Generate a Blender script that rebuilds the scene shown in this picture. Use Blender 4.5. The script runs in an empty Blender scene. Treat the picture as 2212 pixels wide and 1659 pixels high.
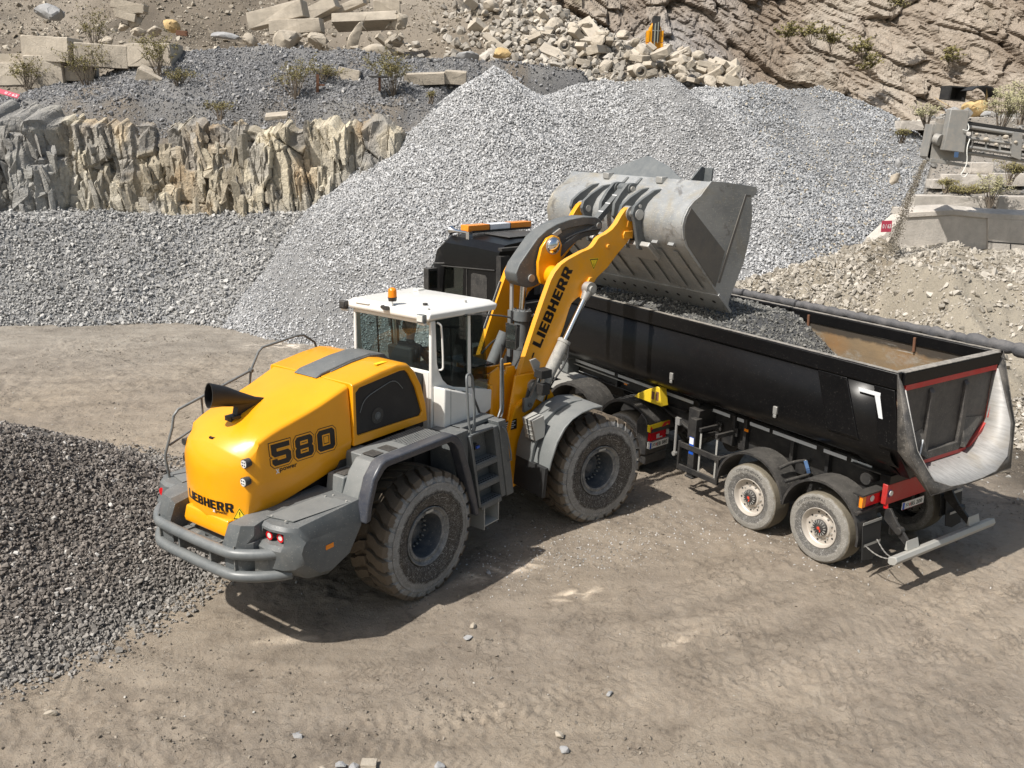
import bpy, bmesh, math, random
import numpy as np
from mathutils import Vector, Matrix
R = math.radians
scene = bpy.context.scene
COL = scene.collection
# ---------------------------------------------------------------- camera
CAMH, PITCH, ROLL, LENS = 6.0446, 0.2747, 0.0213, 36 * 1981.1 / 2212
cd = bpy.data.cameras.new('camera'); cam = bpy.data.objects.new('camera', cd); COL.objects.link(cam)
cd.sensor_width = 36; cd.lens = LENS; cd.clip_end = 1000; cd.clip_start = .1
cam.matrix_world = Matrix.Translation((0, 0, CAMH)) @ Matrix.Rotation(math.pi/2 - PITCH, 4, 'X') @ Matrix.Rotation(ROLL, 4, 'Z')
scene.camera = cam
# ---------------------------------------------------------------- light
SUN = Vector((-.60, -.47, 1.0)).normalized()
elev = math.asin(SUN.z); azim = math.atan2(SUN.x, SUN.y)
w = bpy.data.worlds.new('World'); scene.world = w; w.use_nodes = True
nt = w.node_tree; nt.nodes.clear()
sk = nt.nodes.new('ShaderNodeTexSky'); sk.sky_type = 'NISHITA'; sk.sun_disc = False
sk.sun_elevation = elev; sk.sun_rotation = azim; sk.air_density = 1.6; sk.dust_density = 3.5; sk.ozone_density = 1.0
bg = nt.nodes.new('ShaderNodeBackground'); bg.inputs[1].default_value = .085
wo = nt.nodes.new('ShaderNodeOutputWorld'); nt.links.new(sk.outputs[0], bg.inputs[0]); nt.links.new(bg.outputs[0], wo.inputs[0])
sd = bpy.data.lights.new('sun', 'SUN'); sd.energy = 4.9; sd.angle = R(.8); sd.color = (1, .958, .895)
so = bpy.data.objects.new('sun', sd); COL.objects.link(so)
so.rotation_euler = SUN.to_track_quat('Z', 'Y').to_euler(); so.location = (-20, -16, 30)
scene.view_settings.view_transform = 'Standard'; scene.view_settings.look = 'None'
scene.view_settings.exposure = 0.32; scene.cycles.transparent_max_bounces = 32; scene.view_settings.gamma = 1
# ---------------------------------------------------------------- helpers
def tag(o, label=None, cat=None, group=None, kind=None):
    if label: o['label'] = label
    if cat: o['category'] = cat
    if group: o['group'] = group
    if kind: o['kind'] = kind
    return o
def empty(name, loc=(0, 0, 0), rz=0, label=None, cat=None, group=None):
    o = bpy.data.objects.new(name, None); COL.objects.link(o); o.location = loc; o.rotation_euler = (0, 0, rz)
    o.empty_display_size = .3
    return tag(o, label, cat, group)
def copy_tree(o, parent=None):
    c = o.copy(); COL.objects.link(c)
    c.parent = parent
    for ch in o.children: copy_tree(ch, c)
    return c
def at(px, py, Y):
    """point of the world at depth Y seen at a place of the 2212 x 1659 photograph (used to survey the quarry)"""
    X, Yp = px - 1106, py - 829.5
    c, s = math.cos(ROLL), math.sin(ROLL); X, Yp = c*X + s*Yp, -s*X + c*Yp
    f = 1981.1
    d = Vector((X/f, math.cos(PITCH) - Yp/f*math.sin(PITCH), -math.sin(PITCH) - Yp/f*math.cos(PITCH)))
    return Vector((0, 0, CAMH)) + d * (Y/d.y)
class MB:
    """collects shapes; build() links them as one mesh object"""
    def __init__(s): s.v = []; s.f = []; s.m = []; s.mats = []
    def mi(s, m):
        if m is None: return 0
        if m not in s.mats: s.mats.append(m)
        return s.mats.index(m)
    def add(s, vs, fs, m=None):
        o = len(s.v); s.v += [tuple(v) for v in vs]; s.f += [tuple(i + o for i in f) for f in fs]; s.m += [s.mi(m)] * len(fs)
        return s
    def box(s, c, d, m=None, rot=None):
        h = Vector(d) / 2; vs = []
        for x in (-1, 1):
            for y in (-1, 1):
                for z in (-1, 1):
                    p = Vector((x*h.x, y*h.y, z*h.z))
                    if rot is not None: p = rot @ p
                    vs.append(Vector(c) + p)
        return s.add(vs, [(0, 1, 3, 2), (4, 6, 7, 5), (0, 4, 5, 1), (2, 3, 7, 6), (0, 2, 6, 4), (1, 5, 7, 3)], m)
    def bb(s, a, b, m=None):
        a, b = Vector(a), Vector(b); return s.box((a + b) / 2, [abs(x) for x in (b - a)], m)
    def prism(s, pts, a, b, axis='y', m=None):
        """polygon pts in the plane across `axis`, extruded from a to b.  axis y: pts=(x,z); x: pts=(y,z); z: pts=(x,y)"""
        def P(p, t):
            return {'y': (p[0], t, p[1]), 'x': (t, p[0], p[1]), 'z': (p[0], p[1], t)}[axis]
        n = len(pts); vs = [P(p, a) for p in pts] + [P(p, b) for p in pts]
        fs = [tuple(range(n)), tuple(range(2*n - 1, n - 1, -1))] + [(i, n + i, n + (i + 1) % n, (i + 1) % n) for i in range(n)]
        return s.add(vs, fs, m)
    def cyl(s, a, b, r0, r1=None, n=20, m=None, cap=True):
        a, b = Vector(a), Vector(b); r1 = r0 if r1 is None else r1
        d = (b - a).normalized(); u = d.orthogonal().normalized(); w_ = d.cross(u)
        vs = []
        for c, r in ((a, r0), (b, r1)):
            for i in range(n):
                t = 2*math.pi*i/n; vs.append(c + (u*math.cos(t) + w_*math.sin(t))*r)
        fs = [(i, (i + 1) % n, n + (i + 1) % n, n + i) for i in range(n)]
        if cap: fs += [tuple(range(n - 1, -1, -1)), tuple(range(n, 2*n))]
        return s.add(vs, fs, m)
    def ring(s, a, b, ro, ri, n=28, m=None):
        a, b = Vector(a), Vector(b); d = (b - a).normalized(); u = d.orthogonal().normalized(); w_ = d.cross(u)
        vs = []
        for c, r in ((a, ro), (b, ro), (b, ri), (a, ri)):
            for i in range(n):
                t = 2*math.pi*i/n; vs.append(c + (u*math.cos(t) + w_*math.sin(t))*r)
        fs = []
        for k in range(4):
            for i in range(n):
                j = (i + 1) % n; k2 = (k + 1) % 4; fs.append((k*n + i, k*n + j, k2*n + j, k2*n + i))
        return s.add(vs, fs, m)
    def tube(s, path, r, n=10, m=None, smooth=0):
        P = [Vector(p) for p in path]
        for _ in range(smooth):
            Q = [P[0]]
            for i in range(1, len(P) - 1):
                Q += [P[i].lerp(P[i-1], .25), P[i].lerp(P[i+1], .25)]
            P = Q + [P[-1]]
        rs = r if isinstance(r, (list, tuple)) else [r] * len(P)
        u = None; vs = []; L = len(P)
        for i, p in enumerate(P):
            d = (P[min(i+1, L-1)] - P[max(i-1, 0)]).normalized()
            if u is None: u = d.orthogonal().normalized()
            else:
                u = (u - d*u.dot(d)).normalized()
            w_ = d.cross(u)
            for k in range(n):
                t = 2*math.pi*k/n; vs.append(p + (u*math.cos(t) + w_*math.sin(t))*rs[min(i, len(rs)-1)])
        fs = [(i*n + k, i*n + (k+1) % n, (i+1)*n + (k+1) % n, (i+1)*n + k) for i in range(L-1) for k in range(n)]
        fs += [tuple(range(n-1, -1, -1)), tuple(range((L-1)*n, L*n))]
        return s.add(vs, fs, m)
    def loft(s, rings, m=None, cap=True, close=True):
        n = len(rings[0]); vs = [p for r in rings for p in r]; L = len(rings)
        fs = [(i*n + k, i*n + (k+1) % n, (i+1)*n + (k+1) % n, (i+1)*n + k) for i in range(L-1) for k in range(n if close else n-1)]
        if cap: fs += [tuple(range(n-1, -1, -1)), tuple(range((L-1)*n, L*n))]
        return s.add(vs, fs, m)
    def lathe(s, prof, c, n=40, m=None, axis='y'):
        """prof: list of (offset along axis, radius) ; closed loop when first==last"""
        rings = []
        for (o, r) in prof:
            ring = []
            for i in range(n):
                t = 2*math.pi*i/n
                ring.append((c[0] + r*math.cos(t), c[1] + o, c[2] + r*math.sin(t)) if axis == 'y' else (c[0] + r*math.cos(t), c[1] + r*math.sin(t), c[2] + o))
            rings.append(ring)
        return s.loft(rings, m, cap=False)
    def plate(s, ring_o, ring_i, m=None):
        n = len(ring_o); return s.add(list(ring_o) + list(ring_i), [(i, (i+1) % n, n + (i+1) % n, n + i) for i in range(n)], m)
    def sphere(s, c, r, m=None, n=16, k=10, sq=(1, 1, 1)):
        rings = []
        for i in range(k + 1):
            a = math.pi*i/k; rr = max(math.sin(a), .001)
            rings.append([(c[0] + sq[0]*r*rr*math.cos(2*math.pi*j/n), c[1] + sq[1]*r*rr*math.sin(2*math.pi*j/n), c[2] + sq[2]*r*math.cos(a)) for j in range(n)])
        return s.loft(rings, m)
    def build(s, name, mat=None, parent=None, bevel=0, seg=2, ang=35, loc=None, rz=None, fixn=True, label=None, smooth=True):
        me = bpy.data.meshes.new(name); me.from_pydata(s.v, [], s.f)
        if s.mats:
            for m in s.mats: me.materials.append(m)
            me.polygons.foreach_set('material_index', s.m)
        else: me.materials.append(mat)
        if fixn:
            bm = bmesh.new(); bm.from_mesh(me); bmesh.ops.recalc_face_normals(bm, faces=bm.faces); bm.to_mesh(me); bm.free()
        if smooth:
            me.shade_smooth(); me.set_sharp_from_angle(angle=R(ang))
        o = bpy.data.objects.new(name, me); COL.objects.link(o)
        if parent is not None: o.parent = parent
        if loc is not None: o.location = loc
        if rz is not None: o.rotation_euler = (0, 0, rz)
        if bevel:
            b = o.modifiers.new('bevel', 'BEVEL'); b.width = bevel; b.segments = seg; b.limit_method = 'ANGLE'; b.angle_limit = R(32); b.harden_normals = False
        if label: o['label'] = label
        return o
def cut(o, mb):
    """carve the shapes in mb out of object o"""
    c = mb.build('cutter', None); c.location = o.location; c.rotation_euler = o.rotation_euler
    p = o.parent; o.parent = None
    md = o.modifiers.new('cut', 'BOOLEAN'); md.operation = 'DIFFERENCE'; md.object = c; md.solver = 'EXACT'; md.use_self = True
    bevs = [m for m in o.modifiers if m.type == 'BEVEL']
    for b in bevs: b.show_viewport = False
    bpy.context.view_layer.update()
    dg = bpy.context.evaluated_depsgraph_get()
    me = bpy.data.meshes.new_from_object(o.evaluated_get(dg), preserve_all_data_layers=True, depsgraph=dg)
    o.modifiers.remove(md)
    for b in bevs: b.show_viewport = True
    old = o.data; nm = old.name; o.data = me
    me.shade_smooth(); me.set_sharp_from_angle(angle=R(35))
    bpy.data.objects.remove(c); o.parent = p
    return o
HEAVY = {'L': (6, [[(0,0),(6,0),(6,2),(2.4,2),(2.4,9),(0,9)]]), 'I': (2.4, [[(0,0),(2.4,0),(2.4,9),(0,9)]]),
 'E': (6, [[(0,0),(6,0),(6,1.9),(2.4,1.9),(2.4,3.6),(5.6,3.6),(5.6,5.4),(2.4,5.4),(2.4,7.1),(6,7.1),(6,9),(0,9)]]),
 'H': (7, [[(0,0),(2.4,0),(2.4,3.5),(4.6,3.5),(4.6,0),(7,0),(7,9),(4.6,9),(4.6,5.5),(2.4,5.5),(2.4,9),(0,9)]]),
 'B': (6.8, [[(0,0),(5.6,0),(6.8,1.1),(6.8,4),(6.1,4.7),(6.6,5.4),(6.6,7.9),(5.5,9),(0,9)], [(2.4,1.8),(4.5,1.8),(4.5,3.7),(2.4,3.7)], [(2.4,5.4),(4.3,5.4),(4.3,7.2),(2.4,7.2)]]),
 'R': (7.1, [[(0,0),(2.4,0),(2.4,3.2),(3.2,3.2),(4.5,0),(7.1,0),(5.7,3.7),(6.8,4.8),(6.8,7.9),(5.6,9),(0,9)], [(2.4,5),(4.4,5),(4.4,7.2),(2.4,7.2)]]),
 '5': (10, [[(0,9),(9.6,9),(9.6,6.9),(2.8,6.9),(2.8,5.7),(8.6,5.7),(10,4.4),(10,1.4),(8.5,0),(1.2,0),(0,1.2),(0,2.8),(2.8,2.8),(2.8,2.1),(7.2,2.1),(7.2,3.6),(1.4,3.6),(0,4.9)]]),
 '8': (10, [[(1.2,0),(8.8,0),(10,1.2),(10,3.8),(9.2,4.6),(9.8,5.3),(9.8,7.8),(8.6,9),(1.4,9),(.2,7.8),(.2,5.3),(.8,4.6),(0,3.8),(0,1.2)], [(2.8,1.9),(7.2,1.9),(7.2,3.7),(2.8,3.7)], [(2.9,5.4),(7.1,5.4),(7.1,7.1),(2.9,7.1)]]),
 '0': (10, [[(1.3,0),(8.7,0),(10,1.3),(10,7.7),(8.7,9),(1.3,9),(0,7.7),(0,1.3)], [(2.8,2.1),(7.2,2.1),(7.2,6.9),(2.8,6.9)]])}
def heavy(text, gap, off):
    cu = bpy.data.curves.new('t', 'CURVE'); cu.dimensions = '2D'; cu.fill_mode = 'BOTH'; x = 0
    for ch in text:
        w_, ps = HEAVY[ch]
        for k, p in enumerate(ps):
            if k and min(max(v[1] for v in p) - min(v[1] for v in p), max(v[0] for v in p) - min(v[0] for v in p)) < 2*off + .3: continue
            q = []                         # grow the outline by `off`
            for i in range(len(p)):
                a, b, c = Vector(p[i-1]), Vector(p[i]), Vector(p[(i+1) % len(p)]); d1, d2 = (b-a).normalized(), (c-b).normalized()
                area = sum(p[j-1][0]*p[j][1] - p[j][0]*p[j-1][1] for j in range(len(p))); sg = (1 if area > 0 else -1)*(1 if k == 0 else -1)
                n1, n2 = Vector((d1.y, -d1.x))*sg, Vector((d2.y, -d2.x))*sg; m_ = (n1+n2); m_ = m_/max(m_.length_squared, .5)*2
                q.append((b.x + m_.x*off + x, b.y + m_.y*off))
            sp = cu.splines.new('POLY'); sp.points.add(len(q)-1); sp.use_cyclic_u = True
            for i, v in enumerate(q): sp.points[i].co = (v[0], v[1], 0, 1)
        x += w_ + gap
    return cu
def lettering(name, text, mat, parent, org, right, up, height, width=None, off=0., thick=.003, shear=0., loc=None, rz=None, spacing=1., heavy_gap=None, grow=0.):
    """flat raised lettering: org = lower left corner, right/up = directions"""
    if heavy_gap is not None: cu = heavy(text, heavy_gap, grow)
    else: cu = bpy.data.curves.new('t', 'FONT')
    if heavy_gap is None: cu.body = text; cu.size = 1; cu.offset = off; cu.extrude = 0; cu.shear = shear; cu.space_character = spacing; cu.resolution_u = 2
    to = bpy.data.objects.new('t', cu); COL.objects.link(to); bpy.context.view_layer.update()
    dg = bpy.context.evaluated_depsgraph_get(); me = bpy.data.meshes.new_from_object(to.evaluated_get(dg), depsgraph=dg)
    bpy.data.objects.remove(to)
    n = len(me.vertices); co = np.empty(n*3, np.float32); me.vertices.foreach_get('co', co); co = co.reshape(-1, 3)
    lo, hi = co.min(0), co.max(0); sy = height / (hi[1] - lo[1]); sx = sy if width is None else width / (hi[0] - lo[0])
    r_, u_ = Vector(right).normalized(), Vector(up).normalized(); nn = r_.cross(u_)
    A = np.array(r_), np.array(u_), np.array(nn)
    P = np.array(org)[None] + ((co[:, :1] - lo[0])*sx)*A[0] + ((co[:, 1:2] - lo[1])*sy)*A[1] + thick*A[2]
    me.vertices.foreach_set('co', P.astype(np.float32).ravel()); me.update()
    me.name = name; me.materials.clear(); me.materials.append(mat)
    o = bpy.data.objects.new(name, me); COL.objects.link(o); o.parent = parent
    if loc is not None: o.location = loc
    if rz is not None: o.rotation_euler = (0, 0, rz)
    return o
# ---------------------------------------------------------------- noise (numpy)
def _h(ix, iy, seed):
    n = (ix.astype(np.int64)*374761393 + iy.astype(np.int64)*668265263 + seed*1274126177) & 0xffffffff
    n = ((n ^ (n >> 13)) * 1274126177) & 0xffffffff
    n = ((n ^ (n >> 16)) * 2246822519) & 0xffffffff
    return ((n ^ (n >> 15)) & 0xffffff) / float(0xffffff)
def vnoise(x, y, seed=0):
    xi, yi = np.floor(x), np.floor(y); fx, fy = x - xi, y - yi; fx = fx*fx*(3 - 2*fx); fy = fy*fy*(3 - 2*fy)
    a, b = _h(xi, yi, seed), _h(xi+1, yi, seed); c, d = _h(xi, yi+1, seed), _h(xi+1, yi+1, seed)
    return (a + (b-a)*fx)*(1-fy) + (c + (d-c)*fx)*fy
def fbm(x, y, o=4, seed=0):
    s = 0.; a = .5; t = 0.
    for k in range(o):
        s = s + a*vnoise(x*2**k + 17.3*k, y*2**k - 9.1*k, seed + k); t += a; a *= .5
    return s/t*2 - 1
def worley(x, y, seed=0):
    """nearest cell: returns (hash, dx, dy, edge distance)"""
    xi, yi = np.floor(x), np.floor(y); d1 = np.full(x.shape, 9.); d2 = d1.copy(); hh = np.zeros(x.shape); DX = hh.copy(); DY = hh.copy()
    for i in (-1, 0, 1):
        for j in (-1, 0, 1):
            cx, cy = xi + i, yi + j; px = cx + .1 + .8*_h(cx, cy, seed); py = cy + .1 + .8*_h(cx, cy, seed+7)
            dx, dy = x - px, y - py; d = dx*dx + dy*dy
            n = d < d1
            d2 = np.where(n, d1, np.minimum(d2, d)); hh = np.where(n, _h(cx, cy, seed+13), hh); DX = np.where(n, dx, DX); DY = np.where(n, dy, DY); d1 = np.where(n, d, d1)
    return hh, DX, DY, np.sqrt(d2) - np.sqrt(d1)
# ---------------------------------------------------------------- materials
def newmat(name):
    m = bpy.data.materials.new(name); m.use_nodes = True; return m, m.node_tree, m.node_tree.nodes['Principled BSDF']
def N(nt, t, **kw):
    n = nt.nodes.new(t)
    for k, v in kw.items():
        if hasattr(n, k): setattr(n, k, v)
        else: n.inputs[k].default_value = v
    return n
def coord(nt, scale=(1, 1, 1), rot=(0, 0, 0)):
    tc = N(nt, 'ShaderNodeTexCoord'); mp = N(nt, 'ShaderNodeMapping'); mp.inputs['Scale'].default_value = scale; mp.inputs['Rotation'].default_value = rot
    nt.links.new(tc.outputs['Object'], mp.inputs[0]); return mp.outputs[0]
def noise(nt, vec, scale, detail=6, rough=.6, dist=0.):
    n = N(nt, 'ShaderNodeTexNoise'); n.inputs['Scale'].default_value = scale; n.inputs['Detail'].default_value = detail; n.inputs['Roughness'].default_value = rough; n.inputs['Distortion'].default_value = dist
    nt.links.new(vec, n.inputs['Vector']); return n.outputs['Fac']
def ramp(nt, fac, stops):
    r = N(nt, 'ShaderNodeValToRGB'); e = r.color_ramp.elements
    while len(e) < len(stops): e.new(.5)
    for i, (p, c) in enumerate(stops):
        e[i].position = p; e[i].color = (c, c, c, 1) if not isinstance(c, (tuple, list)) else (*c, 1)
    nt.links.new(fac, r.inputs[0]); return r.outputs[0]
def mix(nt, fac, a, b, mode='MIX'):
    m = N(nt, 'ShaderNodeMix'); m.data_type = 'RGBA'; m.blend_type = mode
    for i, v in ((0, fac), (6, a), (7, b)):
        if isinstance(v, (int, float)): m.inputs[i].default_value = v
        elif isinstance(v, (tuple, list)): m.inputs[i].default_value = (*v, 1)
        else: nt.links.new(v, m.inputs[i])
    return m.outputs[2]
def mathn(nt, op, a, b=None):
    m = N(nt, 'ShaderNodeMath'); m.operation = op
    for i, v in ((0, a), (1, b)):
        if v is None: continue
        if isinstance(v, (int, float)): m.inputs[i].default_value = v
        else: nt.links.new(v, m.inputs[i])
    return m.outputs[0]
def bump(nt, bs, h, strength, dist, prev=None):
    b = N(nt, 'ShaderNodeBump'); b.inputs['Strength'].default_value = strength; b.inputs['Distance'].default_value = dist
    nt.links.new(h, b.inputs['Height'])
    if prev is not None: nt.links.new(prev, b.inputs['Normal'])
    nt.links.new(b.outputs[0], bs.inputs['Normal']); return b.outputs[0]
def paint(name, col, rough=.35, metal=0, dust=.0, dcol=(.30, .27, .22), dscale=3., speck=0., coat=0., bumps=0., streak=0., up=True, wave=0.):
    """painted or raw surface with settled dust, splashes and fine unevenness"""
    m, nt, bs = newmat(name); vec = coord(nt)
    base = mix(nt, ramp(nt, noise(nt, vec, 1.3, 5), [(.3, 0.), (.7, 1.)]), tuple(c*.92 for c in col), tuple(min(1, c*1.06) for c in col))
    rg = None
    if dust:
        n1 = ramp(nt, noise(nt, vec, dscale, 8, .7, .4), [(.38, 0.), (.72, 1.)])
        f = mathn(nt, 'MULTIPLY', n1, dust)
        if up:
            g = N(nt, 'ShaderNodeNewGeometry'); sp = N(nt, 'ShaderNodeSeparateXYZ'); nt.links.new(g.outputs['Normal'], sp.inputs[0])
            u = ramp(nt, sp.outputs['Z'], [(.2, 0.), (.95, 1.)])
            f = mathn(nt, 'ADD', f, mathn(nt, 'MULTIPLY', u, dust*.7)); 
        fn = mathn(nt, 'MULTIPLY', f, ramp(nt, noise(nt, vec, 40, 3), [(.2, .55), (.7, 1.)]))
        base = mix(nt, fn, base, dcol); rg = mathn(nt, 'ADD', rough, mathn(nt, 'MULTIPLY', fn, .8 - rough if rough < .8 else 0.))
    if streak:
        v2 = coord(nt, (14, 14, .8)); s_ = ramp(nt, noise(nt, v2, 2.2, 6, .75), [(.5, 0.), (.75, 1.)])
        base = mix(nt, mathn(nt, 'MULTIPLY', s_, streak), base, dcol)
    if speck:
        s1 = ramp(nt, noise(nt, vec, 55, 2, .5), [(.66, 0.), (.72, 1.)]); base = mix(nt, mathn(nt, 'MULTIPLY', s1, speck), base, (.5, .48, .44))
    nt.links.new(base, bs.inputs['Base Color']); bs.inputs['Metallic'].default_value = metal
    if rg is not None: nt.links.new(rg, bs.inputs['Roughness'])
    else: bs.inputs['Roughness'].default_value = rough
    if coat: bs.inputs['Coat Weight'].default_value = coat; bs.inputs['Coat Roughness'].default_value = .08
    if bumps: bump(nt, bs, noise(nt, vec, 60, 4), bumps, .01)
    if wave: bump(nt, bs, noise(nt, vec, 1.1, 2), wave, .08)
    return m
def flat(name, col, rough=.5, metal=0, emit=0):
    m, nt, bs = newmat(name); vec = coord(nt)
    b = mix(nt, noise(nt, vec, 6, 4), tuple(c*.85 for c in col), tuple(min(c*1.1, 1) for c in col)); nt.links.new(b, bs.inputs['Base Color'])
    bs.inputs['Roughness'].default_value = rough; bs.inputs['Metallic'].default_value = metal
    if emit: bs.inputs['Emission Color'].default_value = (*col, 1); bs.inputs['Emission Strength'].default_value = emit
    return m
def glassmat(name, tint, gl=.06, dirt=.05):
    m, nt, bs = newmat(name); nt.nodes.remove(bs); out = [n for n in nt.nodes if n.type == 'OUTPUT_MATERIAL'][0]
    tr = N(nt, 'ShaderNodeBsdfTransparent'); tr.inputs[0].default_value = (*tint, 1)
    g = N(nt, 'ShaderNodeBsdfGlossy'); g.inputs['Roughness'].default_value = .03
    d = N(nt, 'ShaderNodeBsdfDiffuse'); d.inputs[0].default_value = (.3, .28, .25, 1)
    lw = N(nt, 'ShaderNodeLayerWeight'); lw.inputs[0].default_value = .5; f5 = mathn(nt, 'ADD', mathn(nt, 'MULTIPLY', mathn(nt, 'POWER', lw.outputs['Facing'], 4.0), .8), .025)
    mx = N(nt, 'ShaderNodeMixShader'); nt.links.new(mathn(nt, 'ADD', f5, gl), mx.inputs[0]); nt.links.new(tr.outputs[0], mx.inputs[1]); nt.links.new(g.outputs[0], mx.inputs[2])
    m2 = N(nt, 'ShaderNodeMixShader'); nt.links.new(mathn(nt, 'MULTIPLY', noise(nt, coord(nt), 9, 6), dirt), m2.inputs[0]); nt.links.new(mx.outputs[0], m2.inputs[1]); nt.links.new(d.outputs[0], m2.inputs[2])
    nt.links.new(m2.outputs[0], out.inputs[0]); return m
M = {}
M['yellow'] = paint('yellow_paint', (.80, .335, .002), .30, coat=.25, dust=.05, dcol=(.50, .33, .12), dscale=2., speck=.08)
M['yellow_worn'] = paint('yellow_paint_worn', (.76, .33, .005), .38, dust=.30, dcol=(.36, .28, .16), dscale=5, speck=.25)
M['grey'] = paint('grey_paint', (.083, .093, .098), .42, dust=.42, dcol=(.215, .21, .195), dscale=4, speck=.35)
M['grey_light'] = paint('grey_plastic', (.135, .145, .145), .42, dust=.4, dcol=(.26, .255, .24), dscale=3, speck=.2)
M['grey_clean'] = paint('grey_cylinder', (.105, .115, .12), .35, dust=.25, dcol=(.3, .3, .28), dscale=6)
M['grey_dirty'] = paint('grey_splashed', (.09, .10, .104), .5, dust=.85, dcol=(.27, .255, .225), dscale=7, speck=.6, up=False)
M['white'] = paint('white_paint', (.74, .73, .69), .3, coat=.3, dust=.14, dcol=(.5, .47, .42))
M['black'] = paint('black_gloss', (.005, .005, .0055), .30, dust=.02, dcol=(.13, .115, .1), speck=.06, dscale=5)
M['black_dull'] = paint('black_chassis', (.016, .016, .017), .5, dust=.35, dcol=(.11, .10, .085), dscale=5, speck=.15)
M['plastic'] = paint('black_plastic', (.022, .022, .023), .42, dust=.45, dcol=(.13, .12, .105), dscale=6, speck=.3)
M['flare'] = paint('dark_fender_flare', (.035, .04, .055), .28, dust=.25, dcol=(.2, .19, .17), dscale=6, speck=.2)
M['chrome'] = flat('chrome_rod', (.75, .76, .78), .12, 1)
M['steel'] = paint('raw_steel', (.42, .42, .41), .45, .6, dust=.5, dcol=(.4, .37, .32))
M['galv'] = paint('galvanised_steel', (.42, .42, .40), .5, .35, dust=.5, dcol=(.45, .43, .38), dscale=9)
M['red'] = paint('red_paint', (.42, .012, .012), .4, dust=.3, dcol=(.3, .2, .17))
M['redlens'] = flat('red_lens', (.55, .01, .015), .15)
M['amber'] = flat('amber_lens', (.85, .25, .01), .15)
M['clear'] = flat('clear_lens', (.6, .6, .58), .1)
M['stripe'] = flat('reflective_strip', (.62, .64, .66), .35)
M['ygl'] = flat('yellow_board', (.85, .62, .02), .35)
M['rgl'] = flat('red_board', (.75, .03, .02), .35)
M['blacktext'] = flat('black_lettering', (.008, .008, .009), .3)
M['whitetext'] = flat('white_lettering', (.75, .75, .75), .4)
M['platewhite'] = flat('plate_white', (.72, .72, .68), .4)
M['plateblue'] = flat('plate_blue', (.01, .08, .45), .4)
M['chock'] = paint('yellow_plastic', (.72, .50, .02), .45, dust=.2, dcol=(.4, .33, .15))
M['rubber'] = flat('rubber', (.02, .02, .02), .7)
M['skin'] = flat('skin', (.42, .23, .15), .5)
M['hair'] = flat('dark_hair', (.015, .011, .009), .6)
M['cloth'] = flat('dark_clothing', (.02, .02, .028), .8)
M['seat'] = flat('dark_fabric', (.02, .02, .022), .8)
M['glass'] = glassmat('tinted_glass', (.80, .85, .84), .01, .03)
M['glass_dark'] = glassmat('dark_tinted_glass', (.62, .68, .68), .02, .04)
M['glass_green'] = glassmat('greenish_glass', (.74, .88, .84), .03, .02)

def split_loose(o):
    """give every separate piece of a part its own object"""
    me = o.data; bm = bmesh.new(); bm.from_mesh(me); bm.faces.ensure_lookup_table(); seen = set(); isl = []
    for f in bm.faces:
        if f.index in seen: continue
        st = [f]; seen.add(f.index); g = []
        while st:
            a = st.pop(); g.append(a.index)
            for e in a.edges:
                for b in e.link_faces:
                    if b.index not in seen: seen.add(b.index); st.append(b)
        isl.append(set(g))
    bm.free(); out = [o]
    for k, g in enumerate(isl):
        b2 = bmesh.new(); b2.from_mesh(me); b2.faces.ensure_lookup_table(); bmesh.ops.delete(b2, geom=[f for f in b2.faces if f.index not in g], context='FACES'); m2 = bpy.data.meshes.new(o.name); b2.to_mesh(m2); b2.free()
        for m in me.materials: m2.materials.append(m)
        if k == 0: first = m2
        else:
            c = o.copy(); c.data = m2; COL.objects.link(c); out.append(c)
    o.data = first; return out
# ---------------------------------------------------------------- environment materials
def attrmat(name, rough=.85, bs_scale=30, bstr=.5, var=.25, bd=.02, dustmix=0.):
    m, nt, bs = newmat(name); a = N(nt, 'ShaderNodeAttribute'); a.attribute_name = 'col'
    vec = coord(nt); n = noise(nt, vec, bs_scale, 6, .7)
    v = ramp(nt, n, [(.25, 1 - var), (.75, 1 + 0*var)])
    c = mix(nt, 1., a.outputs['Color'], v, 'MULTIPLY')
    nt.links.new(c, bs.inputs['Base Color']); bs.inputs['Roughness'].default_value = rough; bs.inputs['Specular IOR Level'].default_value = .25
    bump(nt, bs, n, bstr, bd); return m
M['stone'] = attrmat('stone', .8, 18, .5, .2, .02)
M['heapbase'] = attrmat('gravel_fines', .95, 22, .9, .35, .05)
M['rock'] = attrmat('slate_rock', .9, 9, .9, .45, .12)
M['farrock'] = attrmat('far_rock', .95, 2.2, .9, .4, .5)
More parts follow.
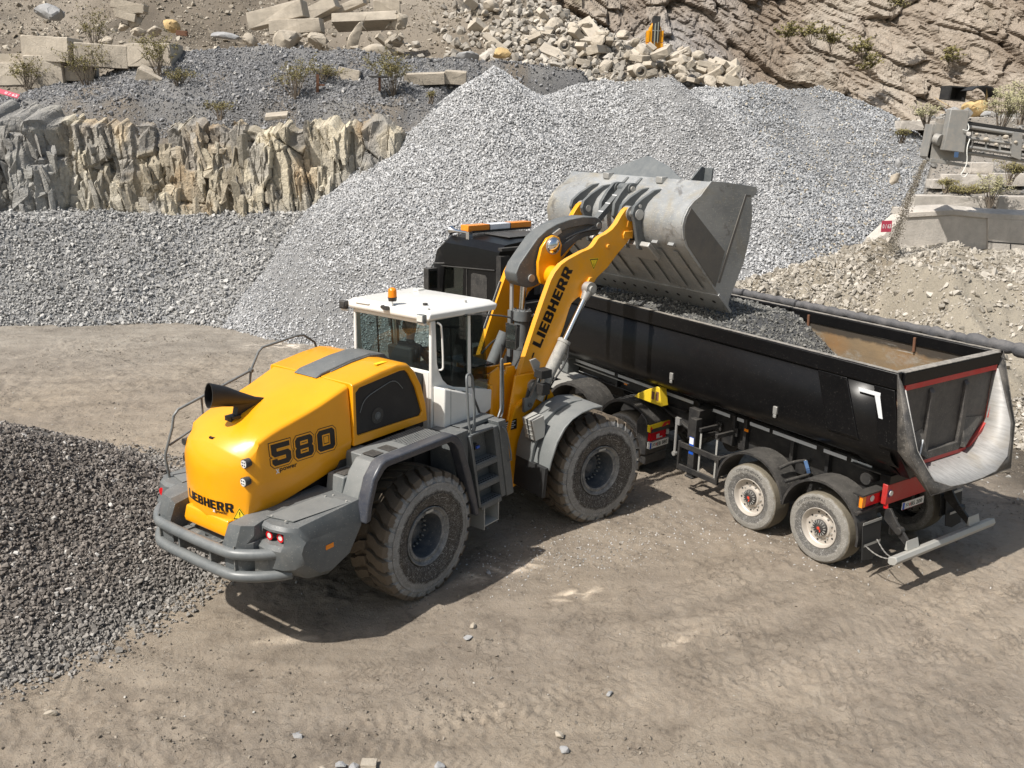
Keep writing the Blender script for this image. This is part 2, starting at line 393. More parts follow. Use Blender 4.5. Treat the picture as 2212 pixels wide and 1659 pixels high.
def groundmat():
    m, nt, bs = newmat('mud'); vec = coord(nt)
    big = noise(nt, vec, .22, 5, .6); mid = noise(nt, vec, 1.6, 7, .65); fine = noise(nt, vec, 14, 8, .7); vf = noise(nt, vec, 70, 4, .7)
    c = mix(nt, ramp(nt, big, [(.35, 0.), (.65, 1.)]), (.198, .163, .125), (.262, .218, .168))
    c = mix(nt, ramp(nt, mid, [(.35, 0.), (.7, 1.)]), c, (.30, .254, .20))
    c = mix(nt, ramp(nt, mathn(nt, 'MULTIPLY', mid, fine), [(.10, .8), (.2, 0.)]), c, (.12, .10, .08))
    c = mix(nt, mathn(nt, 'MULTIPLY', ramp(nt, fine, [(.5, 0.), (.68, 1.)]), .35), c, (.30, .273, .237))
    c = mix(nt, ramp(nt, vf, [(.66, 0.), (.72, .6)]), c, (.40, .375, .335))
    # chalky smears left by crushed stone
    sm = noise(nt, coord(nt, (1, 1, 1)), 3.4, 8, .78, 1.2); msk = noise(nt, vec, .55, 2)
    c = mix(nt, mathn(nt, 'MULTIPLY', ramp(nt, sm, [(.64, 0.), (.72, 1.)]), ramp(nt, msk, [(.53, 0.), (.62, .55)])), c, (.52, .52, .50))
    a = N(nt, 'ShaderNodeAttribute'); a.attribute_name = 'col'
    c = mix(nt, 1., c, a.outputs['Color'], 'MULTIPLY')
    nt.links.new(c, bs.inputs['Base Color']); bs.inputs['Roughness'].default_value = .85; bs.inputs['Specular IOR Level'].default_value = .3
    sp = N(nt, 'ShaderNodeSeparateXYZ'); nt.links.new(vec, sp.inputs[0]); X = mathn(nt, 'ADD', sp.outputs['X'], 1.5); Yc = mathn(nt, 'SUBTRACT', 20.0, sp.outputs['Y'])
    rr_ = mathn(nt, 'SQRT', mathn(nt, 'ADD', mathn(nt, 'MULTIPLY', X, X), mathn(nt, 'MULTIPLY', Yc, Yc))); uu = mathn(nt, 'MULTIPLY', mathn(nt, 'ARCTAN2', X, Yc), 13.0)
    wv = mathn(nt, 'MULTIPLY', mathn(nt, 'SINE', mathn(nt, 'MULTIPLY', uu, .22)), .25); rr_ = mathn(nt, 'ADD', rr_, wv)
    tr_ = None; brk = ramp(nt, noise(nt, vec, .9, 4, .7), [(.47, 0.), (.60, 1.)]); fr2 = mathn(nt, 'ADD', .6, mathn(nt, 'MULTIPLY', fine, .8))
    for r0, wd, pit in ((11.6, .26, .16), (12.35, .22, .11), (13.1, .26, .17), (13.75, .2, .10), (14.6, .26, .15), (15.3, .22, .12), (10.7, .2, .10)):
        v_ = mathn(nt, 'ABSOLUTE', mathn(nt, 'SUBTRACT', rr_, r0)); ins = mathn(nt, 'LESS_THAN', v_, wd); ph = mathn(nt, 'FRACT', mathn(nt, 'DIVIDE', mathn(nt, 'ADD', uu, mathn(nt, 'MULTIPLY', v_, .7)), pit))
        lug = mathn(nt, 'MULTIPLY', ins, mathn(nt, 'GREATER_THAN', mathn(nt, 'ABSOLUTE', mathn(nt, 'SUBTRACT', ph, .5)), .30)); tr_ = lug if tr_ is None else mathn(nt, 'MAXIMUM', tr_, lug)
    tr_ = mathn(nt, 'MULTIPLY', mathn(nt, 'MULTIPLY', tr_, brk), fr2)
    vo = N(nt, 'ShaderNodeTexVoronoi'); vo.feature = 'DISTANCE_TO_EDGE'; vo.inputs['Scale'].default_value = 2.6; dv = N(nt, 'ShaderNodeVectorMath'); dv.operation = 'ADD'; nn_ = N(nt, 'ShaderNodeTexNoise'); nn_.inputs['Scale'].default_value = 3.5; nn_.inputs['Detail'].default_value = 6; nt.links.new(vec, nn_.inputs['Vector'])
    nt.links.new(vec, dv.inputs[0]); nt.links.new(nn_.outputs['Color'], dv.inputs[1]); nt.links.new(dv.outputs[0], vo.inputs['Vector'])
    crk = mathn(nt, 'MULTIPLY', ramp(nt, vo.outputs['Distance'], [(0., 1.), (.035, 0.)]), ramp(nt, noise(nt, vec, 1.1, 4, .7), [(.46, 0.), (.56, 1.)]))
    nt.links.new(mix(nt, mathn(nt, 'MULTIPLY', crk, .22), c, (.11, .092, .073)), bs.inputs['Base Color'])
    b0 = bump(nt, bs, mathn(nt, 'SUBTRACT', tr_, mathn(nt, 'MULTIPLY', crk, .45)), .7, .03); b1 = bump(nt, bs, mid, .15, .02, b0); b2 = bump(nt, bs, fine, .9, .035, b1); bump(nt, bs, vf, .8, .014, b2)
    return m
M['mud'] = groundmat()
def concrete(name, col):
    m, nt, bs = newmat(name); vec = coord(nt)
    c = mix(nt, ramp(nt, noise(nt, vec, 1.4, 8, .7), [(.3, 0.), (.7, 1.)]), tuple(x*.72 for x in col), tuple(x*1.12 for x in col))
    c = mix(nt, ramp(nt, noise(nt, coord(nt, (5, 5, .6)), 1.5, 6, .7), [(.55, 0.), (.8, .5)]), c, tuple(x*.6 for x in col))
    c = mix(nt, ramp(nt, noise(nt, vec, 30, 3, .6), [(.64, 0.), (.7, .5)]), c, tuple(x*.5 for x in col))
    nt.links.new(c, bs.inputs['Base Color']); bs.inputs['Roughness'].default_value = .9; bs.inputs['Specular IOR Level'].default_value = .2
    bump(nt, bs, noise(nt, vec, 12, 9, .75), .6, .04); return m
M['concrete'] = concrete('concrete', (.46, .41, .34)); M['concrete_wall'] = concrete('wall_concrete', (.52, .48, .43))
M['boulder'] = concrete('boulder_stone', (.43, .38, .31)); M['boulder_grey'] = concrete('grey_boulder_stone', (.34, .34, .34)); M['boulder_ochre'] = concrete('ochre_boulder_stone', (.55, .40, .20))
M['leaf'] = flat('shrub_leaf', (.19, .165, .06), .8); M['twig'] = flat('twig', (.16, .13, .10), .9)
M['leaf_pale'] = flat('pale_shrub_leaf', (.34, .32, .18), .8)
M['rust'] = flat('rust', (.17, .08, .045), .8)
# ---------------------------------------------------------------- fast meshes
def mesh_arrays(name, chunks, mats, smooth=False):
    """chunks: (verts Nx3, faces Mxk, material index, colours Mx3, smooth)"""
    V = []; LI = []; LS = []; MI = []; CO = []; SM = []; vo = 0; lo = 0
    for v, f, mi, co, sm in chunks:
        k = f.shape[1]; V.append(v); LI.append((f + vo).ravel()); LS.append(lo + np.arange(len(f))*k); MI.append(np.full(len(f), mi)); SM.append(np.full(len(f), sm))
        CO.append(np.concatenate([co, np.ones((len(f), 1))], 1)); vo += len(v); lo += f.size
    V = np.concatenate(V).astype(np.float32); LI = np.concatenate(LI).astype(np.int32); LS = np.concatenate(LS).astype(np.int32)
    me = bpy.data.meshes.new(name); me.vertices.add(len(V)); me.loops.add(len(LI)); me.polygons.add(len(LS))
    me.vertices.foreach_set('co', V.ravel()); me.loops.foreach_set('vertex_index', LI); me.polygons.foreach_set('loop_start', LS)
    me.polygons.foreach_set('material_index', np.concatenate(MI).astype(np.int32)); me.polygons.foreach_set('use_smooth', np.concatenate(SM).astype(bool))
    me.update(calc_edges=True); me.validate()
    a = me.attributes.new('col', 'FLOAT_COLOR', 'FACE'); a.data.foreach_set('color', np.concatenate(CO).astype(np.float32).ravel())
    for m in mats: me.materials.append(m)
    o = bpy.data.objects.new(name, me); COL.objects.link(o); return o
def _templates(n=12, pts=11, seed=5, flatz=.6):
    rng = random.Random(seed); out = []
    for _ in range(n):
        bm = bmesh.new(); sx, sy, sz = 1, rng.uniform(.6, .9), rng.uniform(flatz*.7, flatz*1.25)
        for i in range(pts):
            v = Vector((rng.gauss(0, 1), rng.gauss(0, 1), rng.gauss(0, 1))).normalized() * rng.uniform(.85, 1.05)
            bm.verts.new((v.x*sx*.5, v.y*sy*.5, v.z*sz*.5))
        r = bmesh.ops.convex_hull(bm, input=bm.verts); bmesh.ops.delete(bm, geom=[g for g in r['geom_interior'] if isinstance(g, bmesh.types.BMVert)], context='VERTS')
        bmesh.ops.triangulate(bm, faces=bm.faces); bm.verts.ensure_lookup_table()
        out.append((np.array([v.co[:] for v in bm.verts]), np.array([[v.index for v in f.verts] for f in bm.faces]))); bm.free()
    return out
TPL = _templates(); TPL_ROUND = _templates(10, 13, 21, .8); TPL_SLAB = [(np.sign(v)*np.abs(v*2)**.5*.5, f) for v, f in _templates(8, 12, 33, 1.3)]; TPL_BIG = _templates(10, 16, 9, .75)
def stones(P, size, cols, mi=0, seed=0, tpl=None, upflat=.35):
    """P Nx3, size N, cols Nx3 -> chunks of separate tumbled stones"""
    rng = np.random.default_rng(seed); n = len(P); T = tpl or TPL; which = rng.integers(0, len(T), n)
    q = rng.normal(size=(n, 4)); q[:, 0] += upflat*2; q /= np.linalg.norm(q, axis=1)[:, None]
    w_, x, y, z = q.T
    Rm = np.stack([1-2*(y*y+z*z), 2*(x*y-z*w_), 2*(x*z+y*w_), 2*(x*y+z*w_), 1-2*(x*x+z*z), 2*(y*z-x*w_), 2*(x*z-y*w_), 2*(y*z+x*w_), 1-2*(x*x+y*y)], 1).reshape(-1, 3, 3)
    out = []
    for k, (tv, tf) in enumerate(T):
        i = np.where(which == k)[0]
        if not len(i): continue
        v = np.einsum('nij,mj->nmi', Rm[i], tv) * size[i][:, None, None] + P[i][:, None, :]
        f = tf[None] + (np.arange(len(i))*len(tv))[:, None, None]
        out.append((v.reshape(-1, 3), f.reshape(-1, 3), mi, np.repeat(cols[i], len(tf), 0), False))
    return out
def grid(xs, ys, zf, colf, mi=1, smooth=True):
    X, Y = np.meshgrid(xs, ys); Z = zf(X, Y); nx, ny = len(xs), len(ys)
    v = np.stack([X.ravel(), Y.ravel(), Z.ravel()], 1); idx = np.arange(nx*ny).reshape(ny, nx)
    f = np.stack([idx[:-1, :-1], idx[:-1, 1:], idx[1:, 1:], idx[1:, :-1]], -1).reshape(-1, 4)
    cx = (X[:-1, :-1] + X[1:, 1:])/2; cy = (Y[:-1, :-1] + Y[1:, 1:])/2
    c = colf(cx.ravel(), cy.ravel()); return (v, f, mi, c, smooth), Z
def lerpc(a, b, t): return np.array(a)[None]*(1 - t[:, None]) + np.array(b)[None]*t[:, None]
def stonecols(n, rng, dark, light, p=1.3, warm=.0):
    t = rng.random(n)**p; c = lerpc(dark, light, t)
    c *= 1 + rng.normal(0, .05, (n, 1)); c[:, 0] += warm*rng.random(n); return np.clip(c, .01, .85)
rg = np.random.default_rng(3)
# ---------------------------------------------------------------- ground
def track(x, y, x0, y0, ang, width, pitch):
    """imprint of a lugged tyre along a straight line"""
    c, s = math.cos(ang), math.sin(ang); u = (x-x0)*c + (y-y0)*s; v = -(x-x0)*s + (y-y0)*c
    inside = np.clip((width/2 - np.abs(v))/.06, 0, 1)
    wob = fbm(x*1.5, y*1.5, 3, 31); lug = (np.abs(((u + np.abs(v)*.5)/pitch) % 1 - .5) < .2)
    return inside*lug*np.clip(wob*2 + .6, 0, 1)
def groundz(x, y):
    z = .04*fbm(x*.35, y*.35, 4, 2) + .016*fbm(x*1.7, y*1.7, 4, 5)
    n = fbm(x*6, y*6, 3, 8); m = np.clip(fbm(x*.5, y*.5, 3, 9)*2 + .45, 0, 1)
    z = z + (.012 + .028*m)*n - .03*m*np.clip(.15 - np.abs(fbm(x*2.2, y*2.2, 3, 12)), 0, 1)*3
    cl = np.clip(fbm(x*7.5, y*7.5, 3, 23) - .12, 0, 1); pm = np.clip(fbm(x*.7 + 3, y*1.1, 3, 24)*2.2 + .15, 0, 1); z = z + .055*cl*pm + .05*np.clip(fbm(x*17, y*17, 2, 25) - .2, 0, 1)*(.3 + pm)
    cr = np.abs(fbm(x*3.2, y*3.2, 3, 26)); z = z - .012*np.clip(.05 - cr, 0, 1)/.05*np.clip(fbm(x*.6, y*.6 + 5, 2, 27)*2 + .4, 0, 1)
    n2 = fbm(x*14, y*14, 2, 21); z = z + .012*m*np.clip(n2, -.2, 1)
    near = np.clip((20 - y)/4, 0, 1)
    r_ = np.hypot(x + 1.5, y - 20.0); u_ = np.arctan2(x + 1.5, 20.0 - y)*13; wob = np.clip(fbm(x*1.2, y*1.2, 3, 33)*2.5 + .6, 0, 1)
    for r0, wd, pit in ((11.9, .46, .17), (12.75, .42, .13), (13.9, .46, .17), (14.7, .42, .15), (10.8, .3, .09)):
        v_ = r_ - r0 - .12*np.sin(u_*.25 + r0*3); ins = np.clip((wd/2 - np.abs(v_))/.05, 0, 1); lug = (np.abs(((u_ + np.abs(v_)*.6)/pit) % 1 - .5) < .19); z = z - .016*ins*lug*wob - .006*ins
    for (x0, y0, a, wd, p) in ((1, 9.2, .35, .55, .17), (-1, 8.1, .42, .5, .15), (-4.5, 6.9, .30, .55, .16), (3, 7.4, .15, .5, .16), (-3, 6.2, .25, .5, .2), (5, 10.2, 2.55, .38, .07), (4.6, 12.2, 2.2, .38, .06), (5.2, 12.4, 2.2, .38, .06), (-6, 22, .2, .6, .2), (-8, 20, .1, .6, .2)):
        z = z - .018*track(x, y, x0, y0, a, wd, p)*near
    return z*np.clip((60 - np.hypot(x, y))/30, 0, 1)
def axis(lo, hi, d, far):
    a = list(np.arange(lo, hi, d)); st = d; p = hi
    while p < far: a.append(p); st *= 1.35; p += st
    a.append(far); st = d; p = lo
    while p > -far: st *= 1.35; p -= st; a.insert(0, max(p, -far))
    return np.unique(np.array(a))
def gcol(x, y):
    t = np.clip(fbm(x*.4, y*.4, 4, 41)*1.2 + .5, 0, 1)
    c = lerpc((.92, .92, .93), (1.06, 1.05, 1.03), t)
    g = np.clip((y - 19)/6, 0, 1)*.8; c = c*(1 - g[:, None]) + np.array([.98, 1.05, 1.14])[None]*g[:, None]   # greyer, drier yard near the heap
    d = np.clip(1.2 - np.abs(y - 16.2 - .0*x)/3.2, 0, 1)*np.clip((x - 8.2)/1.2, 0, 1)*.62; c = c*(1 - d[:, None])                      # darker ground behind the trailer
    for sx, sy, r1, r2, an in ((-.1, 11.7, .75, .22, .5), (-2.6, 9.85, .55, .12, .2), (.9, 11.1, .5, .15, .6), (2.1, 10.0, .5, .1, .8), (-5.2, 25.2, 2.4, .6, .2), (-.2, 8.5, .25, .1, .5)):
        u = (x-sx)*math.cos(an) + (y-sy)*math.sin(an); v = -(x-sx)*math.sin(an) + (y-sy)*math.cos(an); m_ = np.clip(1.2 - np.hypot(u/r1, v/r2), 0, 1)*np.clip(fbm(x*5, y*9, 4, 43)*3 + .5, 0, 1); c = c*(1 + (1.9 if sy > 11 else .9)*m_[:, None])
    r_ = np.hypot(x + 1.5, y - 20.0); th = np.arctan2(x + 1.5, 20.0 - y)
    st = fbm(r_*3.2, th*2.5, 4, 44)*np.clip((r_ - 8)/2, 0, 1)*np.clip((17 - y)/2, 0, 1); c = c*(1 + .28*st[:, None])
    r2 = (x + .35*y); st2 = fbm(r2*.35, (y - .25*x)*3.0, 4, 46)*np.clip((y - 17)/2, 0, 1); c = c*(1 + .22*st2[:, None])
    return c
gch, _ = grid(axis(-13, 13.5, .042, 400), axis(4.4, 27.5, .042, 400), groundz, gcol, 0)
ground = mesh_arrays('ground', [gch], [M['mud']]); ground.data.attributes.remove(ground.data.attributes['col'])
_a = ground.data.attributes.new('col', 'FLOAT_COLOR', 'POINT'); _c = gcol(gch[0][:, 0], gch[0][:, 1]); _a.data.foreach_set('color', np.concatenate([_c, np.ones((len(_c), 1))], 1).astype(np.float32).ravel()); tag(ground, 'brown muddy quarry yard marked with tyre tracks', 'ground', kind='structure')
# loose pebbles lying on the mud
n = 7000; px = rg.uniform(-12, 13, n); py = 5 + 22*rg.random(n)**1.2
den = np.clip(fbm(px*.5, py*.5, 3, 55)*1.5 + .35, .03, 1); k = rg.random(n) < den; px, py = px[k], py[k]; n = len(px)
sz = .010 + .05*rg.random(n)**5 + .012*rg.random(n)
P = np.stack([px, py, groundz(px, py) + sz*.1], 1)
cl = stonecols(n, rg, (.22, .20, .17), (.52, .50, .46), 1.2)
n2 = 900; qx = rg.normal(1.0, 1.1, n2) ; qy = 12.0 + .35*(qx) + rg.normal(0, .45, n2); s2 = .012 + .03*rg.random(n2)**2; P2 = np.stack([qx, qy, groundz(qx, qy)+s2*.1], 1)
n3 = 500; rx = rg.normal(3.6, 1.3, n3); ry = 13.4 - .5*(rx - 3) + rg.normal(0, .5, n3); s3 = .012 + .035*rg.random(n3)**2; P3 = np.stack([rx, ry, groundz(rx, ry)+s3*.1], 1)
n4 = 1800; ux = rg.uniform(8.6, 13.5, n4); uy = rg.uniform(13, 21, n4); s4 = .02 + .14*rg.random(n4)**6; P4 = np.stack([ux, uy, groundz(ux, uy)+s4*.1], 1)
nc = 95000; mx_ = rg.uniform(-12.5, 13, nc); my_ = 4.6 + 21*rg.random(nc)**1.25; kk_ = rg.random(nc) < np.clip(fbm(mx_*.8 + 1.3*my_*.2, my_*1.1, 4, 57)*3.4 - .1, .04, 1); mx_, my_ = mx_[kk_], my_[kk_]; nc = len(mx_); sc_ = .010 + .018*rg.random(nc) + .055*rg.random(nc)**7
PC = np.stack([mx_, my_, groundz(mx_, my_) + sc_*.05], 1); oc = mesh_arrays('mud_clods', stones(PC, sc_, stonecols(nc, rg, (.13, .11, .088), (.30, .262, .214), 1.), 0, 5), [M['stone']]); tag(oc, 'brown crumbs and clods of dried mud on the yard', 'mud clods', kind='stuff')
o = mesh_arrays('loose_pebbles', stones(P, sz, cl, 0, 1) + stones(P2, s2, stonecols(n2, rg, (.35, .34, .32), (.62, .61, .6)), 0, 2) + stones(P3, s3, stonecols(n3, rg, (.3, .29, .27), (.6, .59, .57)), 0, 3) + stones(P4, s4, stonecols(n4, rg, (.12, .11, .10), (.5, .49, .46), 2.5), 0, 4), [M['stone']])
tag(o, 'pale pebbles strewn over the brown mud', 'pebbles', kind='stuff')
# ---------------------------------------------------------------- front left dark heap
def fheap(x, y):
    d = np.hypot((x + 8.55)*1.0, y - 12.0) + .35*fbm(x*.7, y*.7, 3, 61); z = 2.35 - .55*d
    z = np.where(z > 1.75, 1.75 + (z-1.75)*.5, z)
    return z + .05*fbm(x*3, y*3, 3, 62) - .02
def below(zf):
    return lambda x, y: np.maximum(zf(x, y), -.25)
ch, _ = grid(np.arange(-13, -3.4, .07), np.arange(7, 17.2, .07), below(fheap), lambda x, y: lerpc((.13, .12, .11), (.18, .165, .15), np.clip(fbm(x, y, 3, 3)+.5, 0, 1)))
n = 125000; px = rg.uniform(-12.5, -3.3, n); py = rg.uniform(7.2, 16.8, n); z = fheap(px, py); k = (z > -.02 - .34*rg.random(n)**3) & (z < 3) & ~((np.hypot(px + 7.6, (py - 13.6)*1.3) < .55) & (rg.random(n) < .85)); px, py, z = px[k], py[k], z[k]; n = len(px)
sz = .030 + .028*rg.random(n) + .07*rg.random(n)**10; fr_ = z < .02; z = np.where(fr_, groundz(px, py), z)
edge = np.clip(1 - z/.35, 0, 1)[:, None]
c1 = stonecols(n, rg, (.115, .10, .088), (.29, .26, .23), 1.3); wh = rg.random(n) < .06; c1[wh] = stonecols(wh.sum(), rg, (.35, .33, .30), (.55, .53, .5))
c2 = stonecols(n, rg, (.18, .17, .155), (.40, .38, .35), 1.2); c1 = c1*(1-edge*.75) + c2*edge*.75
o = mesh_arrays('dark_gravel_heap', stones(np.stack([px, py, z + sz*.25], 1), sz, c1, 0, 11, TPL_ROUND) + [ch], [M['stone'], M['heapbase']])
tag(o, 'low heap of dark crushed stone left of the loader', 'gravel heap', kind='stuff')
# ---------------------------------------------------------------- the big grey heap
SEG = [(at(1064, 140, 35.6), at(1085, 150, 37.0)), (at(1250, 178, 36.8), at(1438, 168, 36.8)), (at(1510, 188, 38.0), at(1650, 192, 39.0)), (at(1650, 192, 39.0), at(1780, 194, 39.3)), (at(1780, 194, 39.3), at(1900, 232, 38.6))]
def bigheap(x, y):
    wx = x + .5*fbm(x*.25, y*.25, 3, 71); wy = y + .5*fbm(x*.25+9, y*.25, 3, 72)
    E = 0.; kk = 3.2
    for a, b_ in SEG:
        ax, ay = b_.x - a.x, b_.y - a.y; t = np.clip(((wx - a.x)*ax + (wy - a.y)*ay)/(ax*ax + ay*ay), 0, 1)
        E = E + np.exp(kk*(a.z + (b_.z - a.z)*t - .715*np.hypot(wx - a.x - ax*t, wy - a.y - ay*t)))
    z = np.log(E + 1e-12)/kk
    z2 = (wy - 27.1 - .6*fbm(x*.3, x*0, 2, 73))*.62 + np.where(x < -13.5, .4*np.minimum(-(x+13.5), 4)*np.clip((wy-28)/4, 0, 1), 0)
    bank = np.minimum(z2, 2.85 + .25*fbm(x*.8, y*.8, 3, 74)) - np.clip(x + 3, 0, 9)*1.5
    return np.maximum(z, bank) + .16*fbm(x*.9, y*.9, 4, 75) + .05*fbm(x*4, y*4, 2, 76), bank > z
def sub(n, seed):
    q = np.random.default_rng(seed)
    return q
ch, _ = grid(np.arange(-24, 24, .16), np.arange(23, 42, .16), lambda x, y: np.maximum(bigheap(x, y)[0], -.3),
             lambda x, y: lerpc((.23, .229, .227), (.33, .33, .33), np.clip(fbm(x*.35, y*.35, 4, 3)*1.4+.5, 0, 1)) * np.where(bigheap(x, y)[1], .9, 1.)[:, None])  # fines toned darker than the stones: shade of the gaps put into the colour
n = 300000; px = rg.uniform(-19, 19, n); py = rg.uniform(23.2, 39.8, n)
z, bk = bigheap(px, py)
ang = np.clip(fbm(px*.30 + .12*py, py*.10, 4, 81)*1.6 + .62, .0, 1)   # bands of fines running down the slope
dens = np.where(bk, .8, (.55 + .45*ang))
k = (z > -.05) & (rg.random(n) < dens) & (px > -1106/1981*py - 1) & (px < 1.0 + 0.46*py)
px, py, z, bk, ang = px[k], py[k], z[k], bk[k], ang[k]; n = len(px)
sz = np.where(bk, .05 + .06*rg.random(n) + .15*rg.random(n)**12, (.062 + .065*rg.random(n) + .05*rg.random(n)**6) * (.6 + .4*ang))
c1 = stonecols(n, rg, (.29, .292, .297), (.62, .62, .62), .85); 
right = np.clip((px - 7.5)/1.5 + .6*fbm(px*.4, py*.4, 2, 5) - (38 - py)*.10, 0, 1)[:, None]
c3 = stonecols(n, rg, (.22, .23, .245), (.54, .545, .55), 1.3); oc = rg.random(n) < .05; c3[oc] = stonecols(oc.sum(), rg, (.40, .34, .25), (.6, .55, .45))
c1 = c1*(1-right) + c3*right
cb = stonecols(n, rg, (.23, .226, .218), (.53, .52, .50), 1.0); c1 = np.where(bk[:, None], cb, c1)
toe = (z < .5) & ~bk; c1[toe] *= 1.05
o = mesh_arrays('grey_gravel_heap', stones(np.stack([px, py, z + sz*.3], 1), sz, c1, 0, 12) + [ch], [M['stone'], M['heapbase']])
tag(o, 'huge heap of pale grey crushed stone behind the loader', 'gravel heap', kind='stuff')
# ---------------------------------------------------------------- slate cliff on the left
CX0, CX1 = -22.0, 1.5
def cliff():
    us = np.arange(CX0, CX1, .03); vs = np.linspace(0, 1, 210); U, Vv = np.meshgrid(us, vs)
    top = 6.45 + .30*fbm(U*.9, U*0, 3, 91) + .30*fbm(U*2.6, U*0, 2, 92); bot = .2; Zz = bot + (top - bot)*Vv
    lean = .20*(Zz - 2)
    sh = .14*fbm(U*.6, Zz*.5, 3, 93) + .08*(Zz) + .9*np.clip((U + 9)/6, 0, 1)*(-.18*Zz)
    h1, dx1, dz1, e1 = worley((U + sh)/1.15, Zz/3.0 + .1*U, 94); h2, dx2, dz2, e2 = worley((U + sh*1.1)/.48, Zz/1.7 + .1*U, 95); h3, dx3, dz3, e3 = worley((U + sh)/.19, Zz/.9, 96)
    s1, s2, s3 = np.clip(e1/.05, 0, 1), np.clip(e2/.07, 0, 1), np.clip(e3/.1, 0, 1)
    d = (.75*h1 + 1.3*dx1*(_h(np.floor(h1*97), np.floor(h1*13), 1)-.5) + .4*dz1*(h1-.3))*(.6 + .4*s1)
    d = d + (.40*h2 + .75*dx2*(h1-.5) + .10*dz2)*(.8 + .2*s2) + (.11*h3 + .16*dx3*(h2-.4))*(.7 + .3*s3) - .5 - .45*np.clip(fbm(U*.8, Zz*1.1, 3, 89) - .12, 0, .3)*1.0
    d = d + .4*fbm(U*.25, Zz*.12, 3, 97) + .35*np.clip(Zz - 5.4, 0, 2)*fbm(U*1.5, Zz, 2, 98)
    depth = 32.3 + .02*(U + 10)**1*0 + lean*1.3 + np.where(U < -15.6, -.9*np.clip((-15.6 - U), 0, 1.2), 0)
    Yy = depth - d + np.clip(U + 4.2, 0, 9)*1.6 + np.clip(Vv - .90, 0, 1)*16*(1-.0*U)
    Zz = np.where(Vv > .9, Zz - (Vv - .9)*1.2, Zz)
    v = np.stack([U.ravel(), Yy.ravel(), Zz.ravel()], 1); ny, nx = U.shape; idx = np.arange(nx*ny).reshape(ny, nx)
    f = np.stack([idx[:-1, :-1], idx[:-1, 1:], idx[1:, 1:], idx[1:, :-1]], -1).reshape(-1, 4)
    t = h2[:-1, :-1].ravel(); t1 = h1[:-1, :-1].ravel(); x = U[:-1, :-1].ravel(); zz = Zz[:-1, :-1].ravel(); dd = dx2[:-1, :-1].ravel()
    c = lerpc((.40, .35, .27), (.78, .70, .54), np.clip(t*.9 + t1*.5 - .1 + fbm(x*.7, zz*.6, 4, 99)*.5, 0, 1))
    rust = np.clip(fbm(x*1.1, zz*.5, 4, 101)*2.2 - .35, 0, 1)*.6; c = c*(1-rust[:, None]) + np.array([.46, .30, .15])[None]*rust[:, None]
    gr = np.clip((-15.6 - x)/.8, 0, 1)*.8 + np.clip(fbm(x*.5, zz*.7, 4, 102)*2 + .1 + np.clip((x+7)/8, 0, 1)*.45, 0, 1)*.65; gr = np.clip(gr, 0, 1)
    c = c*(1-gr[:, None]) + np.array([.45, .44, .41])[None]*gr[:, None]
    lg = np.clip(fbm(x*.8, zz*1.1, 3, 89) - .10, 0, .2)*5; lg *= .7; c = c*(1-lg[:, None]) + np.array([.34, .33, .315])[None]*lg[:, None]
    # broken slabs standing out of the face
    rs = np.random.default_rng(8); n = 1500; ii = rs.integers(8, ny - 30, n); jj = rs.integers(4, nx - 4, n); k = fbm(U[ii, jj]*.6, Zz[ii, jj]*.9, 3, 88) > -.25; ii, jj = ii[k], jj[k]; n = len(ii)
    P = np.stack([U[ii, jj], Yy[ii, jj] + .02, Zz[ii, jj]], 1); W_ = .10 + .50*rs.random(n)**2; H_ = .25 + 1.15*rs.random(n)**2; D_ = .12 + .28*rs.random(n)
    a = rs.normal(0, .45, n); tl = rs.normal(-.10, .13, n); ca, sa, ct, st = np.cos(a), np.sin(a), np.cos(tl), np.sin(tl); which = rs.integers(0, len(TPL_SLAB), n); ci = (ii*(nx-1) + np.minimum(jj, nx-2)); out = [(v, f, 0, c, False)]
    for q_, (tv, tf) in enumerate(TPL_SLAB):
        m = np.where(which == q_)[0]; L_ = tv[None]*np.stack([W_[m], D_[m], H_[m]], 1)[:, None, :]
        x1 = L_[..., 0]*ca[m, None] - L_[..., 1]*sa[m, None]; y1 = L_[..., 0]*sa[m, None] + L_[..., 1]*ca[m, None]; x2 = x1*ct[m, None] + L_[..., 2]*st[m, None]; z2 = -x1*st[m, None] + L_[..., 2]*ct[m, None]
        vv = np.stack([x2, y1, z2], -1) + P[m][:, None, :]; ff = tf[None] + (np.arange(len(m))*len(tv))[:, None, None]; cc = np.clip(c[ci[m]]*(.85 + .35*rs.random((len(m), 1))), 0, .85)
        out.append((vv.reshape(-1, 3), ff.reshape(-1, 3), 0, np.repeat(cc, len(tf), 0), False))
    return out
o = mesh_arrays('slate_cliff', cliff(), [M['rock']]); tag(o, 'ochre and grey slaty rock cliff with upright layers, left background', 'cliff', kind='structure')
